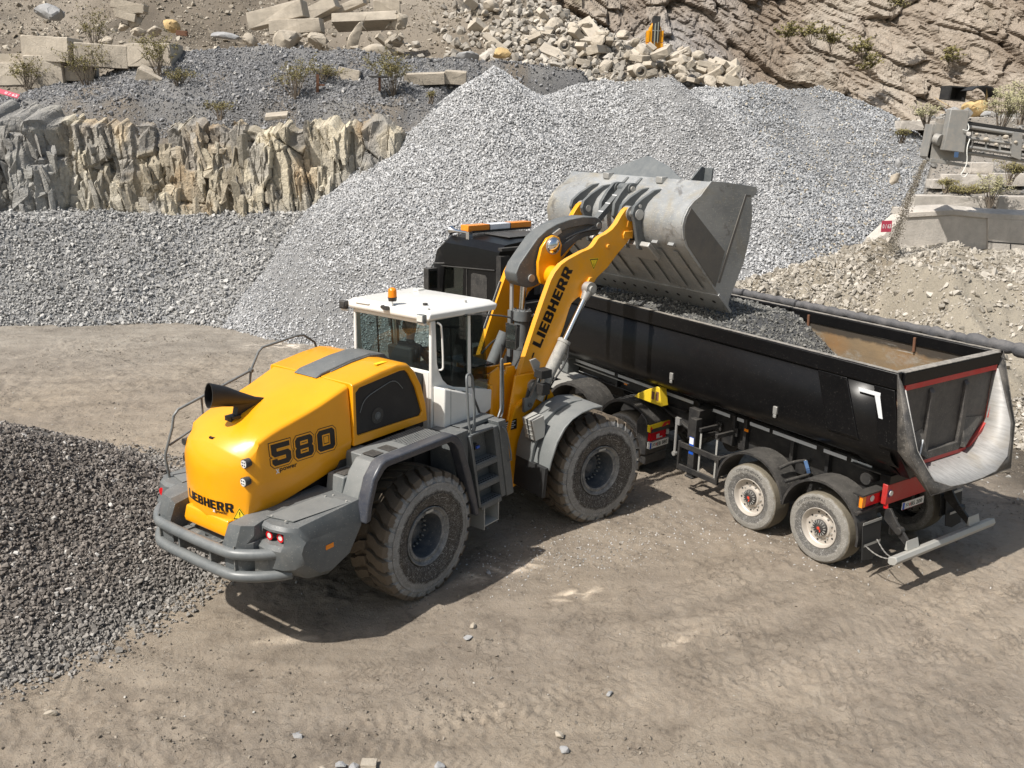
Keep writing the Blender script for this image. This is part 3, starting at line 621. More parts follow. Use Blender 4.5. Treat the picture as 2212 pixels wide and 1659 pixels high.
# ---------------------------------------------------------------- bench above the cliff: dark gravel spilling over it
cr_px = [-60, 0, 60, 150, 260, 330, 400, 470, 600, 720, 830, 900, 1060, 1200, 1320, 1420, 1560, 1800]
cr_py = [200, 205, 207, 178, 148, 128, 112, 106, 99, 103, 116, 126, 134, 146, 156, 185, 240, 300]
cr = [at(a, b, 37.6) for a, b in zip(cr_px, cr_py)]; crx = np.array([p.x for p in cr]); crz = np.array([p.z for p in cr])
def bench(x, y):
    zt = np.interp(x, crx, crz); y0 = 33.75 + 3.2*np.clip((x + 4.2)/4, 0, 1) + .25*fbm(x*1.3, y*0, 2, 110); t = np.clip((y - y0)/(37.6 - y0), 0, 1)
    zb_ = 6.3 - 1.6*np.clip((x + 3)/2, 0, 1); z = zb_ + (zt - zb_)*t**.95 - np.clip(34.3 - y, 0, .9)*1.5
    z = z - 1.3*np.clip(x - 2.5, 0, 9); back = np.clip(y - 37.6, 0, 40); z = z + np.where(back > 0, -.35*np.clip(back, 0, 1.2) + .035*np.clip(back - 1.2, 0, 30), 0)
    return z + .22*fbm(x*.8, y*.8, 4, 111) + .05*fbm(x*4, y*4, 2, 112)
def benchc(x, y):
    t = np.clip(fbm(x*.5, y*.5, 4, 113)*1.3 + .5, 0, 1); c = lerpc((.175, .174, .176), (.25, .243, .232), t)
    b = np.clip((y - 38.2)/1.5, 0, 1)[:, None]; c = c*(1-b) + np.array([.20, .175, .15])[None]*b
    s = np.clip(fbm(x*.7 + 5, y*.7, 4, 114)*2.4 - .1 + np.clip((34.3 - y)*.5, 0, .7), 0, 1)[:, None]*.8
    return c*(1-s) + np.array([.23, .195, .155])[None]*s
ch, _ = grid(np.arange(-24, 12, .12), np.arange(33.5, 52, .12), bench, benchc)
n = 92000; px = rg.uniform(-21.5, 8, n); py = 33.7 + 6*rg.random(n)**1.1; z = bench(px, py); k = (rg.random(n) < .35 + .65*np.clip(fbm(px*.4, py*.4, 3, 115)*2+.6, 0, 1)) & (px > -1150/1981*py); px, py, z = px[k], py[k], z[k]; n = len(px)
sz = .045 + .05*rg.random(n) + .16*rg.random(n)**16
c1 = stonecols(n, rg, (.155, .156, .163), (.33, .33, .335), 1.15); wh = rg.random(n) < .05; c1[wh] = stonecols(wh.sum(), rg, (.30, .29, .28), (.5, .49, .47))
n5 = 7000; bx = rg.uniform(-24, 12, n5); by = 39 + 12*rg.random(n5); s5 = .05 + .25*rg.random(n5)**8; c5 = stonecols(n5, rg, (.22, .19, .16), (.48, .43, .37))
o = mesh_arrays('dark_gravel_bench', stones(np.stack([px, py, z + sz*.15], 1), sz, c1, 0, 13) + stones(np.stack([bx, by, bench(bx, by)+s5*.1], 1), s5, c5, 0, 14) + [ch], [M['stone'], M['heapbase']])
tag(o, 'ledge of dark blue grey gravel spilling over the slate cliff', 'gravel', kind='stuff')
# ---------------------------------------------------------------- brown scree slope behind
def scree(x, y):
    z0 = 8.6 - .012*(x + 5)
    z = z0 + .50*(y - 47.5) + .8*fbm(x*.15, y*.15, 4, 121) + .2*fbm(x*1.1, y*1.1, 3, 122)
    rub = 13.0 - .60*np.hypot((x + .3)*.66, y - 54)     # tip of broken concrete
    z = z - np.clip(x + 3.5, 0, 60)*1.25
    z = np.maximum(z, np.where(x > -4, rub, -9))
    z = np.where(x > -9, np.minimum(z, np.maximum(13.2 - 1.25*(x + 2.2), rub)), z)
    return np.maximum(z, 6.3 + .4*fbm(x*.3, y*.3, 3, 123))
def screec(x, y):
    t = np.clip(fbm(x*.25, y*.25, 5, 124)*1.4 + .5, 0, 1); c = lerpc((.19, .16, .125), (.30, .26, .21), t)
    d = np.clip((-12 - x)/3, 0, 1)*np.clip(fbm(x*.3, y*.3, 3, 125)*2+.3, 0, 1); return c*(1 - .35*d[:, None])
ch, _ = grid(np.arange(-48, 40, .3), np.arange(43, 96, .3), scree, screec)
n = 60000; px = rg.uniform(-36, 20, n); py = 44 + 26*rg.random(n)**1.3; z = scree(px, py); k = (px > -1130/1981*py) & (rg.random(n) < .4 + .6*np.clip(fbm(px*.3, py*.3, 3, 128)*2+.5, 0, 1)); px, py, z = px[k], py[k], z[k]; n = len(px)
sz = .06 + .08*rg.random(n) + .35*rg.random(n)**14
c1 = stonecols(n, rg, (.20, .17, .13), (.52, .47, .39), 1.6)
# rubble thrown on the tip and at the foot of the slope
m_ = 2600; t1 = rg.random(m_); ax = -3 + 21*t1 + rg.normal(0, 1.2, m_); ay = 46 + 9*rg.random(m_); az = scree(ax, ay); s_ = .2 + .55*rg.random(m_)**2.5
m2 = 900; bx = rg.normal(-9.5, 2.6, m2); by = 46.2 + 3*rg.random(m2); bz = scree(bx, by); sb = .15 + .45*rg.random(m2)**2.5
rubc = stonecols(m_, rg, (.27, .245, .21), (.52, .48, .42), .9); rubd = stonecols(m2, rg, (.27, .245, .21), (.5, .46, .40), .9)
o = mesh_arrays('scree_slope', stones(np.stack([px, py, z + sz*.1], 1), sz, c1, 0, 15) + [ch], [M['stone'], M['heapbase']])
tag(o, 'brown stony slope rising behind the quarry bench', 'slope', kind='structure')
o = mesh_arrays('rubble', stones(np.stack([ax, ay, az + s_*.2], 1), s_, rubc, 0, 16, TPL_BIG) + stones(np.stack([bx, by, bz + sb*.2], 1), sb, rubd, 0, 17, TPL_BIG), [M['stone']])
tag(o, 'small broken rubble filling the tip behind the heaps', 'rubble', kind='stuff')
# ---------------------------------------------------------------- far rock face
def farface():
    us = np.arange(-50, 66, .17); zs = np.arange(5, 27, .14); U, Z = np.meshgrid(us, zs)
    a = .75 + .25*fbm(U*.03, Z*.03, 2, 130); p = U*math.cos(.9) + Z*math.sin(.9); q = -U*math.sin(.9) + Z*math.cos(.9)
    p2 = p + 1.5*fbm(U*.1, Z*.1, 3, 131); q2 = q + 1.5*fbm(U*.1+4, Z*.1, 3, 132)
    h1, dx, dz, e = worley(p2/4.2, q2/9, 133); h2, dx2, dz2, e2 = worley(p2/1.7, q2/4.2, 134); h3, dx3, dz3, e3 = worley(p2/.6, q2/1.7, 135)
    s1, s2, s3 = np.clip(e/.08, 0, 1), np.clip(e2/.10, 0, 1), np.clip(e3/.15, 0, 1)
    d = (2.2*h1 + 3.6*dx*(_h(np.floor(h1*97), np.floor(h1*31), 3)-.5) + 1.4*dz*(h2-.4))*(.5 + .5*s1) + (1.0*h2 + 1.7*dx2*(h1-.45) + 1.3*dz2*(h1-.5))*(.25 + .75*s2) + (.5*h3 + .9*dx3*(h2-.5) + .5*dz3*(h1-.5))*s3 - 2 + 1.6*fbm(U*.06, Z*.06, 4, 136) + .35*fbm(U*1.2, Z*1.2, 3, 137)
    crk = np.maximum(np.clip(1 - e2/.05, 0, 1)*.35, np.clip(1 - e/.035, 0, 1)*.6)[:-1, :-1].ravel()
    Y = 92 + .85*(Z - 8) - d + np.where(U > 26, -.55*(U - 26), 0) + np.where(U < -20, -.3*(-20-U), 0)
    v = np.stack([U.ravel(), Y.ravel(), Z.ravel()], 1); ny, nx = U.shape; idx = np.arange(nx*ny).reshape(ny, nx)
    f = np.stack([idx[:-1, :-1], idx[:-1, 1:], idx[1:, 1:], idx[1:, :-1]], -1).reshape(-1, 4)
    x = U[:-1, :-1].ravel(); z = Z[:-1, :-1].ravel(); t = np.clip(.45*h2[:-1, :-1].ravel() + .35*h1[:-1, :-1].ravel() + .7*fbm(x*.12, z*.12, 5, 138) + .15, 0, 1)
    c = lerpc((.31, .25, .195), (.54, .47, .39), t)
    g = np.clip(1 - np.abs(x - 16)/10, 0, 1)*np.clip(fbm(x*.12, z*.1, 3, 139)*1.5 + .9, 0, 1)*.85; c = c*(1-g[:, None]) + lerpc((.38, .38, .39), (.58, .58, .59), t)*g[:, None]
    s = np.clip(fbm(x*.6, z*.15, 5, 140)*2.2 - .2, 0, 1)*.5; c = c*(1-s[:, None]) + np.array([.26, .205, .155])[None]*s[:, None]
    gn = np.clip(fbm(x*.16, z*.16, 5, 141)*3.5 - 1.15, 0, 1)*.8; c = c*(1-gn[:, None]) + np.array([.115, .10, .045])[None]*gn[:, None]
    pl = np.clip(fbm(p2[:-1, :-1].ravel()*.1, q2[:-1, :-1].ravel()*.5, 4, 143)*2 - .3, 0, 1)*.5; c = c*(1-pl[:, None]) + np.array([.45, .41, .35])[None]*pl[:, None]
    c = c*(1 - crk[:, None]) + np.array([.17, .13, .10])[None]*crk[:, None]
    return (v, f, 0, c, False)
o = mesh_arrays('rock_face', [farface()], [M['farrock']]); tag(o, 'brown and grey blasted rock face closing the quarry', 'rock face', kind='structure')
# ---------------------------------------------------------------- right bank and rubble heap
def rbank(x, y):
    z = 3.0 + .47*(y - 30.4) + .35*fbm(x*.5, y*.5, 4, 151); z = np.where(y > 33, z + .15*(y-33), z)
    z = np.minimum(z, 6.75 + .3*fbm(x*.4, y*.4, 3, 152) + .02*np.clip(y-44, 0, 50))
    edge = np.clip((x - (.412*y + .6*fbm(y*.6, x*0, 2, 153)))/1.0, 0, 1)
    return z*edge - 1.5*(1-edge)
def rbankc(x, y): return lerpc((.20, .18, .15), (.33, .30, .265), np.clip(fbm(x*.6, y*.6, 4, 154)*1.3+.5, 0, 1))
ch, _ = grid(np.arange(10, 36, .15), np.arange(29.6, 62, .15), rbank, rbankc)
n = 14000; px = rg.uniform(12, 26, n); py = rg.uniform(30, 46, n); z = rbank(px, py); k = z > 1.5; px, py, z = px[k], py[k], z[k]; n = len(px); sz = .05 + .06*rg.random(n) + .35*rg.random(n)**14
o = mesh_arrays('stony_bank', stones(np.stack([px, py, z + sz*.1], 1), sz, stonecols(n, rg, (.18, .175, .165), (.42, .40, .37), 1.4), 0, 18) + [ch], [M['stone'], M['heapbase']])
tag(o, 'weedy stony bank under the conveyor', 'bank', kind='structure')
def rheap(x, y):
    p = [at(1640, 607, 25.5), at(1760, 560, 26.5), at(1905, 520, 27.5), at(2050, 545, 27), at(2200, 590, 26), at(2330, 600, 25.6)]
    z = np.full(x.shape, -9.)
    for i, q in enumerate(p):
        sl = .50 if i > 2 else .62
        z = np.maximum(z, q.z - sl*np.hypot((x - q.x)*(.75), y - q.y))
    z = np.maximum(z, np.minimum(.47*(y - 17.2 - .4*(fbm(x*.8, x*0, 2, 164))), 2.6)*np.clip((x - 9.2)/1.6, 0, 1) - 2*np.clip(10.5 - x, 0, 9)*0 - 3*(x < 7.6))
    return z + .28*fbm(x*.9, y*.9, 4, 161) + .06*fbm(x*3, y*3, 2, 162)
ch, _ = grid(np.arange(4.5, 22, .09), np.arange(16, 30.4, .09), below(rheap), lambda x, y: lerpc((.25, .215, .165), (.36, .32, .255), np.clip(fbm(x*.6, y*.6, 4, 163)*1.5+.5, 0, 1)))
n = 72000; px = rg.uniform(5, 19, n); py = rg.uniform(16.5, 28.6, n); z = rheap(px, py)
soil = np.clip(fbm(px*.45+3, py*.45, 3, 165)*2.2 + .75 - np.clip((px-9)*.08, 0, .5), .12, 1); k = (z > 0) & (rg.random(n) < soil); px, py, z = px[k], py[k], z[k]; n = len(px)
sz = .05 + .08*rg.random(n)**1.5 + .22*rg.random(n)**12
c1 = stonecols(n, rg, (.25, .225, .185), (.52, .48, .42), 1.1)
o = mesh_arrays('brown_rubble_heap', stones(np.stack([px, py, z + sz*.15], 1), sz, c1, 0, 19, TPL) + [ch], [M['stone'], M['heapbase']])
tag(o, 'heap of pale brown rubble and earth behind the trailer', 'rubble heap', kind='stuff')
# ================================================================ wheel loader
A_ = -.2875; FL = (3.8741, -.5608, 0)      # front frame pose in the loader's own axes
def tyremat(name, rim_r, out_r, mud, side, dark, ring):
    m, nt, bs = newmat(name); tc = N(nt, 'ShaderNodeTexCoord'); sp = N(nt, 'ShaderNodeSeparateXYZ'); nt.links.new(tc.outputs['Object'], sp.inputs[0]); vec = tc.outputs['Object']
    r = mathn(nt, 'SQRT', mathn(nt, 'ADD', mathn(nt, 'MULTIPLY', sp.outputs['X'], sp.outputs['X']), mathn(nt, 'MULTIPLY', sp.outputs['Z'], sp.outputs['Z'])))
    n = noise(nt, vec, 7, 8, .7); r2 = mathn(nt, 'ADD', mathn(nt, 'DIVIDE', r, out_r), mathn(nt, 'MULTIPLY', mathn(nt, 'SUBTRACT', n, .5), .15))
    c = ramp(nt, r2, [(rim_r/out_r + .02, dark), (ring[0], dark), (ring[0] + .03, side), (ring[1], side), (ring[1] + .012, mud), (1., mud)])
    c = mix(nt, ramp(nt, noise(nt, vec, 5, 6, .7), [(.35, 0.), (.75, .55)]), c, tuple(x*.6 for x in mud))
    for sc, di, w_ in ((5, 2.2, .010), (9, 1.4, .008), (14, 3., .009)):       # thin scratches
        k = noise(nt, vec, sc, 2, .5, di); a = mathn(nt, 'ABSOLUTE', mathn(nt, 'SUBTRACT', k, .5)); s = ramp(nt, a, [(0., .75), (w_, 0.)])
        s = mathn(nt, 'MULTIPLY', s, ramp(nt, r2, [(ring[1] - .04, 1.), (ring[1], 0.)]))
        c = mix(nt, s, c, (.42, .41, .39))
    c = mix(nt, ramp(nt, noise(nt, vec, 60, 3, .6), [(.64, 0.), (.72, .3)]), c, (.33, .31, .28))
    nt.links.new(c, bs.inputs['Base Color']); bs.inputs['Roughness'].default_value = .78; bump(nt, bs, noise(nt, vec, 25, 6, .7), .5, .02); return m
M['tyre'] = tyremat('loader_tyre', .40, .885, (.125, .098, .070), (.26, .258, .25), (.040, .037, .035), (.70, .90))
M['tyre_truck'] = tyremat('truck_tyre', .30, .53, (.155, .135, .10), (.225, .215, .195), (.085, .083, .08), (.74, .955))
M['rimdark'] = paint('rim_paint', (.045, .055, .07), .4, dust=.45, dcol=(.22, .21, .19), dscale=8, speck=.5, up=False)
M['rimedge'] = paint('scuffed_rim_edge', (.10, .105, .11), .45, dust=.9, dcol=(.36, .35, .33), dscale=10, speck=.6, up=False)
def loader_wheel():
    """outer side towards -y"""
    t = MB(); hw = .33
    prof = [(-.24, .39), (-.285, .42), (-.325, .52), (-.345, .62), (-.338, .70), (-.305, .775), (-.25, .815), (0, .83), (.25, .815), (.305, .775), (.345, .62), (.285, .42), (.24, .39)]
    t.lathe(prof, (0, 0, 0), 72)
    t.ring((0, -.3355, 0), (0, -.343, 0), .735, .70, 72); t.ring((0, -.330, 0), (0, -.349, 0), .60, .59, 72)
    nl = 26
    for i in range(nl):
        for sgn in (-1, 1):
            th = 2*math.pi*(i + (.5 if sgn > 0 else 0))/nl
            # lug: strip of cross sections from centre to shoulder, swept back, with a knee
            sec = [(.015, 0., .875, .058), (.12, .035, .88, .066), (.20, .095, .88, .070), (.29, .12, .868, .072), (.325, .125, .80, .070), (.338, .125, .745, .050)]
            rings = []
            for (y, sh, ro, hwid) in sec:
                ri = ro - .065 if y < .3 else ro - .03
                if y > .3: ri = ro - .0
                a0, a1 = th + sh/.85 - hwid/.85, th + sh/.85 + hwid/.85
                yo = y*sgn; yi = yo if y < .3 else (y - .03)*sgn
                b0, b1 = a0 - .012, a1 + .012
                rin = ro - .06 if y < .3 else ro - .045
                ys = [yo, yo, yi, yi]
                rings.append([(ro*math.cos(a0), yo, ro*math.sin(a0)), (ro*math.cos(a1), yo, ro*math.sin(a1)), (rin*math.cos(b1), yi, rin*math.sin(b1)), (rin*math.cos(b0), yi, rin*math.sin(b0))])
            t.loft(rings)
    w_ = t.build('wheel', M['tyre'], None, bevel=0, ang=28, label=None)
    b = MB(); b.lathe([(-.24, .395), (-.292, .405), (-.300, .398), (-.292, .385), (-.262, .372), (-.25, .352), (-.262, .345), (-.268, .318), (-.255, .300)], (0, 0, 0), 56, M['rimedge'])
    b.lathe([(-.255, .300), (-.20, .285), (-.02, .272), (.03, .25), (.035, .20)], (0, 0, 0), 56, M['rimdark'])
    b.lathe([(.035, .20), (.02, .19), (.02, .115), (-.03, .105), (-.05, .07), (-.055, .001)], (0, 0, 0), 40, M['rimdark'])
    for k in range(20):
        a = 2*math.pi*k/20; p = Vector((.225*math.cos(a), .03, .225*math.sin(a))); b.cyl(p, p + Vector((0, -.035, 0)), .019, n=6, m=M['rimdark'])
        p = Vector((.225*math.cos(a), .0, .225*math.sin(a))); b.cyl(p, p + Vector((0, -.03, 0)), .010, n=6, m=M['galv'])
    b.box((.02, -.285, .345), (.14, .012, .03), M['galv'])
    r = b.build('rim', None, w_, ang=30)
    return w_
LD = empty('wheel_loader', (-2.1546, 11.8303, 0), .938, 'large yellow wheel loader with white cab tipping its raised grey bucket over the trailer', 'wheel loader')
w0 = loader_wheel(); w0.parent = LD
def setw(o, x, y, rz, fr=False, flip=False, spin=0.):
    a = A_ if fr else 0; c, s = math.cos(a), math.sin(a)
    X = FL[0] + x*c - y*s if fr else x; Y = FL[1] + x*s + y*c if fr else y
    o.location = (X, Y, .80 + (.045)); o.rotation_euler = (0, 0, a + (math.pi if flip else 0))
setw(w0, 0, -1.085, 0)
for fr, y, fl in ((False, 1.085, True), (True, -1.085, False), (True, 1.085, True)):
    c = copy_tree(w0, LD); setw(c, 0, y, 0, fr, fl)
def FP(mb, name, mat=None, parent=None, **kw):      # a part on the articulated front frame
    if parent is None: return mb.build(name, mat, LD, loc=FL, rz=A_, **kw)
    return mb.build(name, mat, parent, **kw)
# ---- counterweight / rear body
b = MB()
for sg in (-1, 1):
    def S(l, pts): return [(x, sg*l, z) for x, z in pts]
    # inner block beside the hood foot
    b.loft([S(.50, [(-2.50, 1.12), (-2.52, 1.42), (-2.44, 1.60), (-2.2, 1.64), (-2.0, 1.64), (-2.0, 1.12)]),
            S(.56, [(-2.52, 1.10), (-2.54, 1.46), (-2.46, 1.66), (-2.2, 1.69), (-2.0, 1.69), (-2.0, 1.10)]),
            S(.74, [(-2.50, 1.10), (-2.52, 1.46), (-2.44, 1.67), (-2.2, 1.70), (-2.0, 1.70), (-2.0, 1.10)]),
            S(.84, [(-2.34, 1.12), (-2.36, 1.44), (-2.33, 1.66), (-2.2, 1.69), (-2.0, 1.69), (-2.0, 1.12)])])
    # main side body
    L_ = [(.55, -2.18, 1.69, .95), (.80, -2.23, 1.69, .93), (1.00, -2.25, 1.69, .92), (1.18, -2.20, 1.685, .92), (1.27, -2.11, 1.67, .94)]
    rings = []
    for l, sr, zt, zb in L_:
        rings.append(S(l, [(sr + .04, zt - .01), (sr, zt - .05), (sr - .02, 1.47), (sr - .06, 1.41), (sr - .04, 1.18), (-1.96, zb + .06), (-1.66, zb), (-1.32, zb + .14), (-1.13, 1.42), (-1.13, 1.71), (-2.05, zt)]))
    rings.append(S(1.35, [(-2.0, 1.52), (-2.03, 1.50), (-2.07, 1.46), (-2.10, 1.38), (-2.06, 1.24), (-1.86, 1.06), (-1.66, 1.02), (-1.38, 1.13), (-1.18, 1.42), (-1.18, 1.46), (-1.95, 1.515)]))
    b.loft(rings)
b.prism([(-2.30, 1.0), (-2.30, 1.30), (-2.1, 1.36), (-1.0, 1.6), (-1.0, .8), (-1.9, .85)], -.56, .56)
body = b.build('counterweight', M['grey'], LD, bevel=.035, seg=3)
cb = MB(); cb.add([(-2.42, -.80, 1.46), (-2.42, -1.21, 1.45), (-2.42, -1.20, 1.62), (-2.42, -.86, 1.63), (-2.17, -.84, 1.48), (-2.10, -1.17, 1.47), (-2.10, -1.17, 1.60), (-2.17, -.88, 1.61)], [(0, 1, 2, 3), (7, 6, 5, 4), (0, 4, 5, 1), (1, 5, 6, 2), (2, 6, 7, 3), (3, 7, 4, 0)])
cut(body, cb)
b = MB()
for l, s in ((-.945, -2.195), (-1.095, -2.165)):
    b.cyl((s + .06, l, 1.538), (s - .012, l - .0, 1.535), .054, n=20, m=M['grey'])
    b.ring((s - .013, l, 1.535), (s - .024, l, 1.535), .054, .034, 20, M['redlens']); b.cyl((s - .0125, l, 1.535), (s - .022, l, 1.535), .032, n=16, m=M['clear'])
b.build('tail_lamp', None, LD)
b = MB()
for l, s in ((.945, -2.235), (1.095, -2.215)):
    b.cyl((s + .06, l, 1.535), (s - .012, l, 1.535), .058, n=20, m=M['grey']); b.cyl((s - .013, l, 1.535), (s - .024, l, 1.535), .054, n=20, m=M['redlens'])
b.build('tail_lamp', None, LD)
b = MB(); b.box((-1.69, -1.352, 1.33), (.115, .012, .055), M['amber'], Matrix.Rotation(-.03, 3, 'Y')); b.build('side_reflector', None, LD)
# chequer plates on top of the counterweight
b = MB()
for sg in (-1, 1): b.prism([(-2.13, sg*.80), (-2.04, sg*1.16), (-1.20, sg*1.25), (-1.15, sg*.84)], 1.698, 1.706, 'z')
b.build('tread_plate', M['grey_light'], LD)
b = MB()
for s, l in ((-2.1, -.86), (-2.1, -1.1), (-1.27, -1.2), (-1.25, -.95), (-1.33, -.9)): b.cyl((s, l, 1.706), (s, l, 1.718), .014, n=8)
b.build('bolt', M['galv'], LD)
# ---- bumper
b = MB()
for z in (1.355, 1.085):
    dz = 0 if z > 1.2 else -.02
    b.tube([(-2.16, 1.13, z), (-2.32, 1.04, z), (-2.50, .80, z), (-2.57, .60, z), (-2.57, -.60, z), (-2.50, -.80, z), (-2.30, -1.03, z), (-2.10, -1.16, z)], .064, 16, smooth=3)
b.build('bumper', M['grey_clean'], LD)
b = MB()
for sg in (-1, 1):
    b.add([(-2.40, sg*.90, 1.09), (-2.40, sg*.90, 1.35), (-2.23, sg*1.07, 1.35), (-2.23, sg*1.07, 1.09), (-2.36, sg*.87, 1.09), (-2.36, sg*.87, 1.35), (-2.19, sg*1.04, 1.35), (-2.19, sg*1.04, 1.09)], [(0, 1, 2, 3), (7, 6, 5, 4), (0, 4, 5, 1), (1, 5, 6, 2), (2, 6, 7, 3), (3, 7, 4, 0)])
    b.bb((-2.56, sg*.30 - .015, 1.10), (-2.30, sg*.30 + .015, 1.34)); b.bb((-2.54, sg*.72 - .01, 1.12), (-2.30, sg*.72 + .01, 1.45))
b.prism([(-2.52, -.42), (-2.52, .42), (-2.34, .42), (-2.34, .1), (-2.40, 0), (-2.34, -.1), (-2.34, -.42)], 1.30, 1.318, 'z', M['grey_dirty'])
b.build('bumper_bracket', M['grey_clean'], LD)
# ---- engine hood
def ip(x, xs, ys): return float(np.interp(x, xs, ys))
HS = [-2.30, -2.1, -1.5, -.72]
def hw_(s): return ip(s, [-2.30, -2.1, -1.6, -.72], [.60, .655, .70, .755])
def hzb(s): return ip(s, [-2.3, -2.15, -1.57, -.99, -.72], [1.52, 1.60, 1.74, 1.88, 1.97])
def hzc(s): return ip(s, [-2.3, -2.15, -1.42, -.72], [1.98, 2.03, 2.08, 2.25])
def hze(s): return ip(s, [-2.3, -2.15, -2.02, -1.85, -1.7, -1.23, -.72], [2.28, 2.42, 2.52, 2.585, 2.63, 2.745, 2.92])
def hzt(s): return ip(s, [-2.3, -2.2, -2.1, -1.95, -1.7, -1.4, -1.1, -.72], [2.42, 2.50, 2.57, 2.65, 2.735, 2.82, 2.88, 2.955])
def hring(s):
    w_, zb, zc, ze, zt = hw_(s), hzb(s), hzc(s), hze(s), hzt(s)
    half = [(0, zb), (w_*.5, zb), (w_ - .075, zb), (w_ - .05, zb + .03), (w_ - .004, zc - .03), (w_, zc), (w_ - .006, zc + .03), (w_ - .022, (zc + ze)/2), (w_ - .045, ze - .03)]
    for k in range(1, 8):                     # soft shoulder
        a = k/7*math.pi/2; half.append((w_ - .045 - .06*(1 - math.cos(a)), ze - .03 + .05*math.sin(a)))
    w2_ = w_ - .105; z2_ = ze + .02
    half += [(w2_*t_, zt - (zt - z2_)*(t_**1.6)) for t_ in (.85, .65, .4, .2)]
    pts = half + [(0, zt)] + [(-l, z) for l, z in reversed(half[1:])]
    return pts
def rears(l, z):
    t = max(0, z - 2.12); return -2.375 + .19*(abs(l)/.62)**2.3 + 1.0*t*t + .25*max(0, 1.72 - z)**2 - .0
rings = []
r0 = hring(-2.24)
for t in (.02, .2, .4, .6, .75, .87, .95, 1.0):
    rr = []
    for l, z in r0:
        L2, Z2 = l*t, 1.98 + (z - 1.98)*t; rr.append((rears(L2, Z2), -L2, Z2))
    rings.append(rr)
for s in (-2.12, -2.04, -1.95, -1.85, -1.72, -1.55, -1.35, -1.15, -.95, -.735):
    rr = []
    for (l, z) in hring(s): rr.append((s, -l, z))
    if s < -2.1:   # follow the rear contour so that the corner stays round
        rr = [(min(max(s, rears(abs(q[1])*.98, q[2]) + .05), -2.05), q[1], q[2]) for q in rr]
    rings.append(rr)
h = MB(); h.loft(rings)
hood = h.build('engine_hood', M['yellow'], LD, ang=24)
# pockets of the rear working lights, cut into the right corner
cb = MB()
for z, s in ((2.32, -2.25), (2.10, -2.30)):
    cb.add([(-2.55, -.36, z - .07), (-2.55, -.70, z + .09), (-2.55, -.68, z - .09), (-2.55, -.30, z - .26),
            (-2.36, -.36, z - .07), (-2.20, -.64, z + .08), (-2.20, -.63, z - .07), (-2.36, -.33, z - .24)], [(0, 1, 2, 3), (7, 6, 5, 4), (0, 4, 5, 1), (1, 5, 6, 2), (2, 6, 7, 3), (3, 7, 4, 0)])
cb.bb((-2.5, -.22, 1.40), (-2.33, .42, 1.60)) if False else None
try: cut(hood, cb)
except Exception as e: print('cut', e)
for z, s, l in ((2.315, -2.215, -.585), (2.105, -2.245, -.595)):
    b = MB(); b.cyl((s + .06, l, z), (s - .015, l - .0, z - .005), .050, .056, 18, M['plastic']); b.cyl((s - .016, l, z - .005), (s - .022, l, z - .005), .046, n=18, m=M['clear'])
    for dy, dz in ((.018, .018), (-.018, .018), (.018, -.018), (-.018, -.018)): b.cyl((s - .0225, l + dy, z - .005 + dz), (s - .025, l + dy, z - .005 + dz), .011, n=8, m=M['chrome'])
    b.build('work_light', None, hood)
for z in (2.31, 2.10):
    b = MB(); b.cyl((-2.10, .57, z), (-2.215, .57, z), .045, n=14, m=M['plastic']); b.build('work_light', None, hood)
# lower lip and latch notch of the hood
b = MB(); b.prism([(-2.385, 1.40), (-2.40, 1.46), (-2.36, 1.60), (-2.2, 1.60), (-2.2, 1.40)], -.40, .40); b.build('hood_lip', M['yellow'], hood, bevel=.015)
b = MB(); b.prism([(-2.16, .07), (-2.235, .03), (-2.235, -.03), (-2.16, -.07)], 2.47, 2.50, 'z'); b.build('latch', M['blacktext'], hood)
def conform(o, fn):
    me = o.data; n = len(me.vertices); co = np.empty(n*3, np.float32); me.vertices.foreach_get('co', co); co = co.reshape(-1, 3)
    for i in range(n): co[i] = fn(*co[i])
    me.vertices.foreach_set('co', co.ravel()); me.update()
def subdiv(o, w=.05):
    bm = bmesh.new(); bm.from_mesh(o.data)
    bmesh.ops.triangulate(bm, faces=bm.faces)
    for _ in range(3):
        es = [e for e in bm.edges if e.calc_length() > w]
        if not es: break
        bmesh.ops.subdivide_edges(bm, edges=es, cuts=1)
        bmesh.ops.triangulate(bm, faces=bm.faces)
    bm.to_mesh(o.data); bm.free()
def on_rear(off): return lambda x, y, z: (rears(abs(y), z) - off, y, z)
def side_l(s, z):
    w_, zb, zc, ze = hw_(s), hzb(s), hzc(s), hze(s)
    return ip(z, [zb, zb + .03, zc - .03, zc, zc + .03, (zc + ze)/2, ze - .03, ze + .05], [w_ - .075, w_ - .05, w_ - .004, w_, w_ - .006, w_ - .022, w_ - .045, w_ - .075])
def on_side(off): return lambda x, y, z: (x, -(side_l(x, z) + off), z)
o = lettering('lettering', 'LIEBHERR', M['blacktext'], hood, (-2.4, .385, 1.695), (0, -1, 0), (0, 0, 1), .11, .82, heavy_gap=.9); subdiv(o, .06); conform(o, on_rear(.004))
for txt, mat, org, ht, wd, of, off in (('x', 'whitetext', (-2.4, -.14, 1.655), .035, .04, .03, .004), ('power', 'blacktext', (-2.4, -.185, 1.645), .042, .17, .02, .004)):
    o = lettering('lettering', txt, M[mat], hood, org, (0, -1, 0), (0, 0, 1), ht, wd, of); subdiv(o, .06); conform(o, on_rear(off))
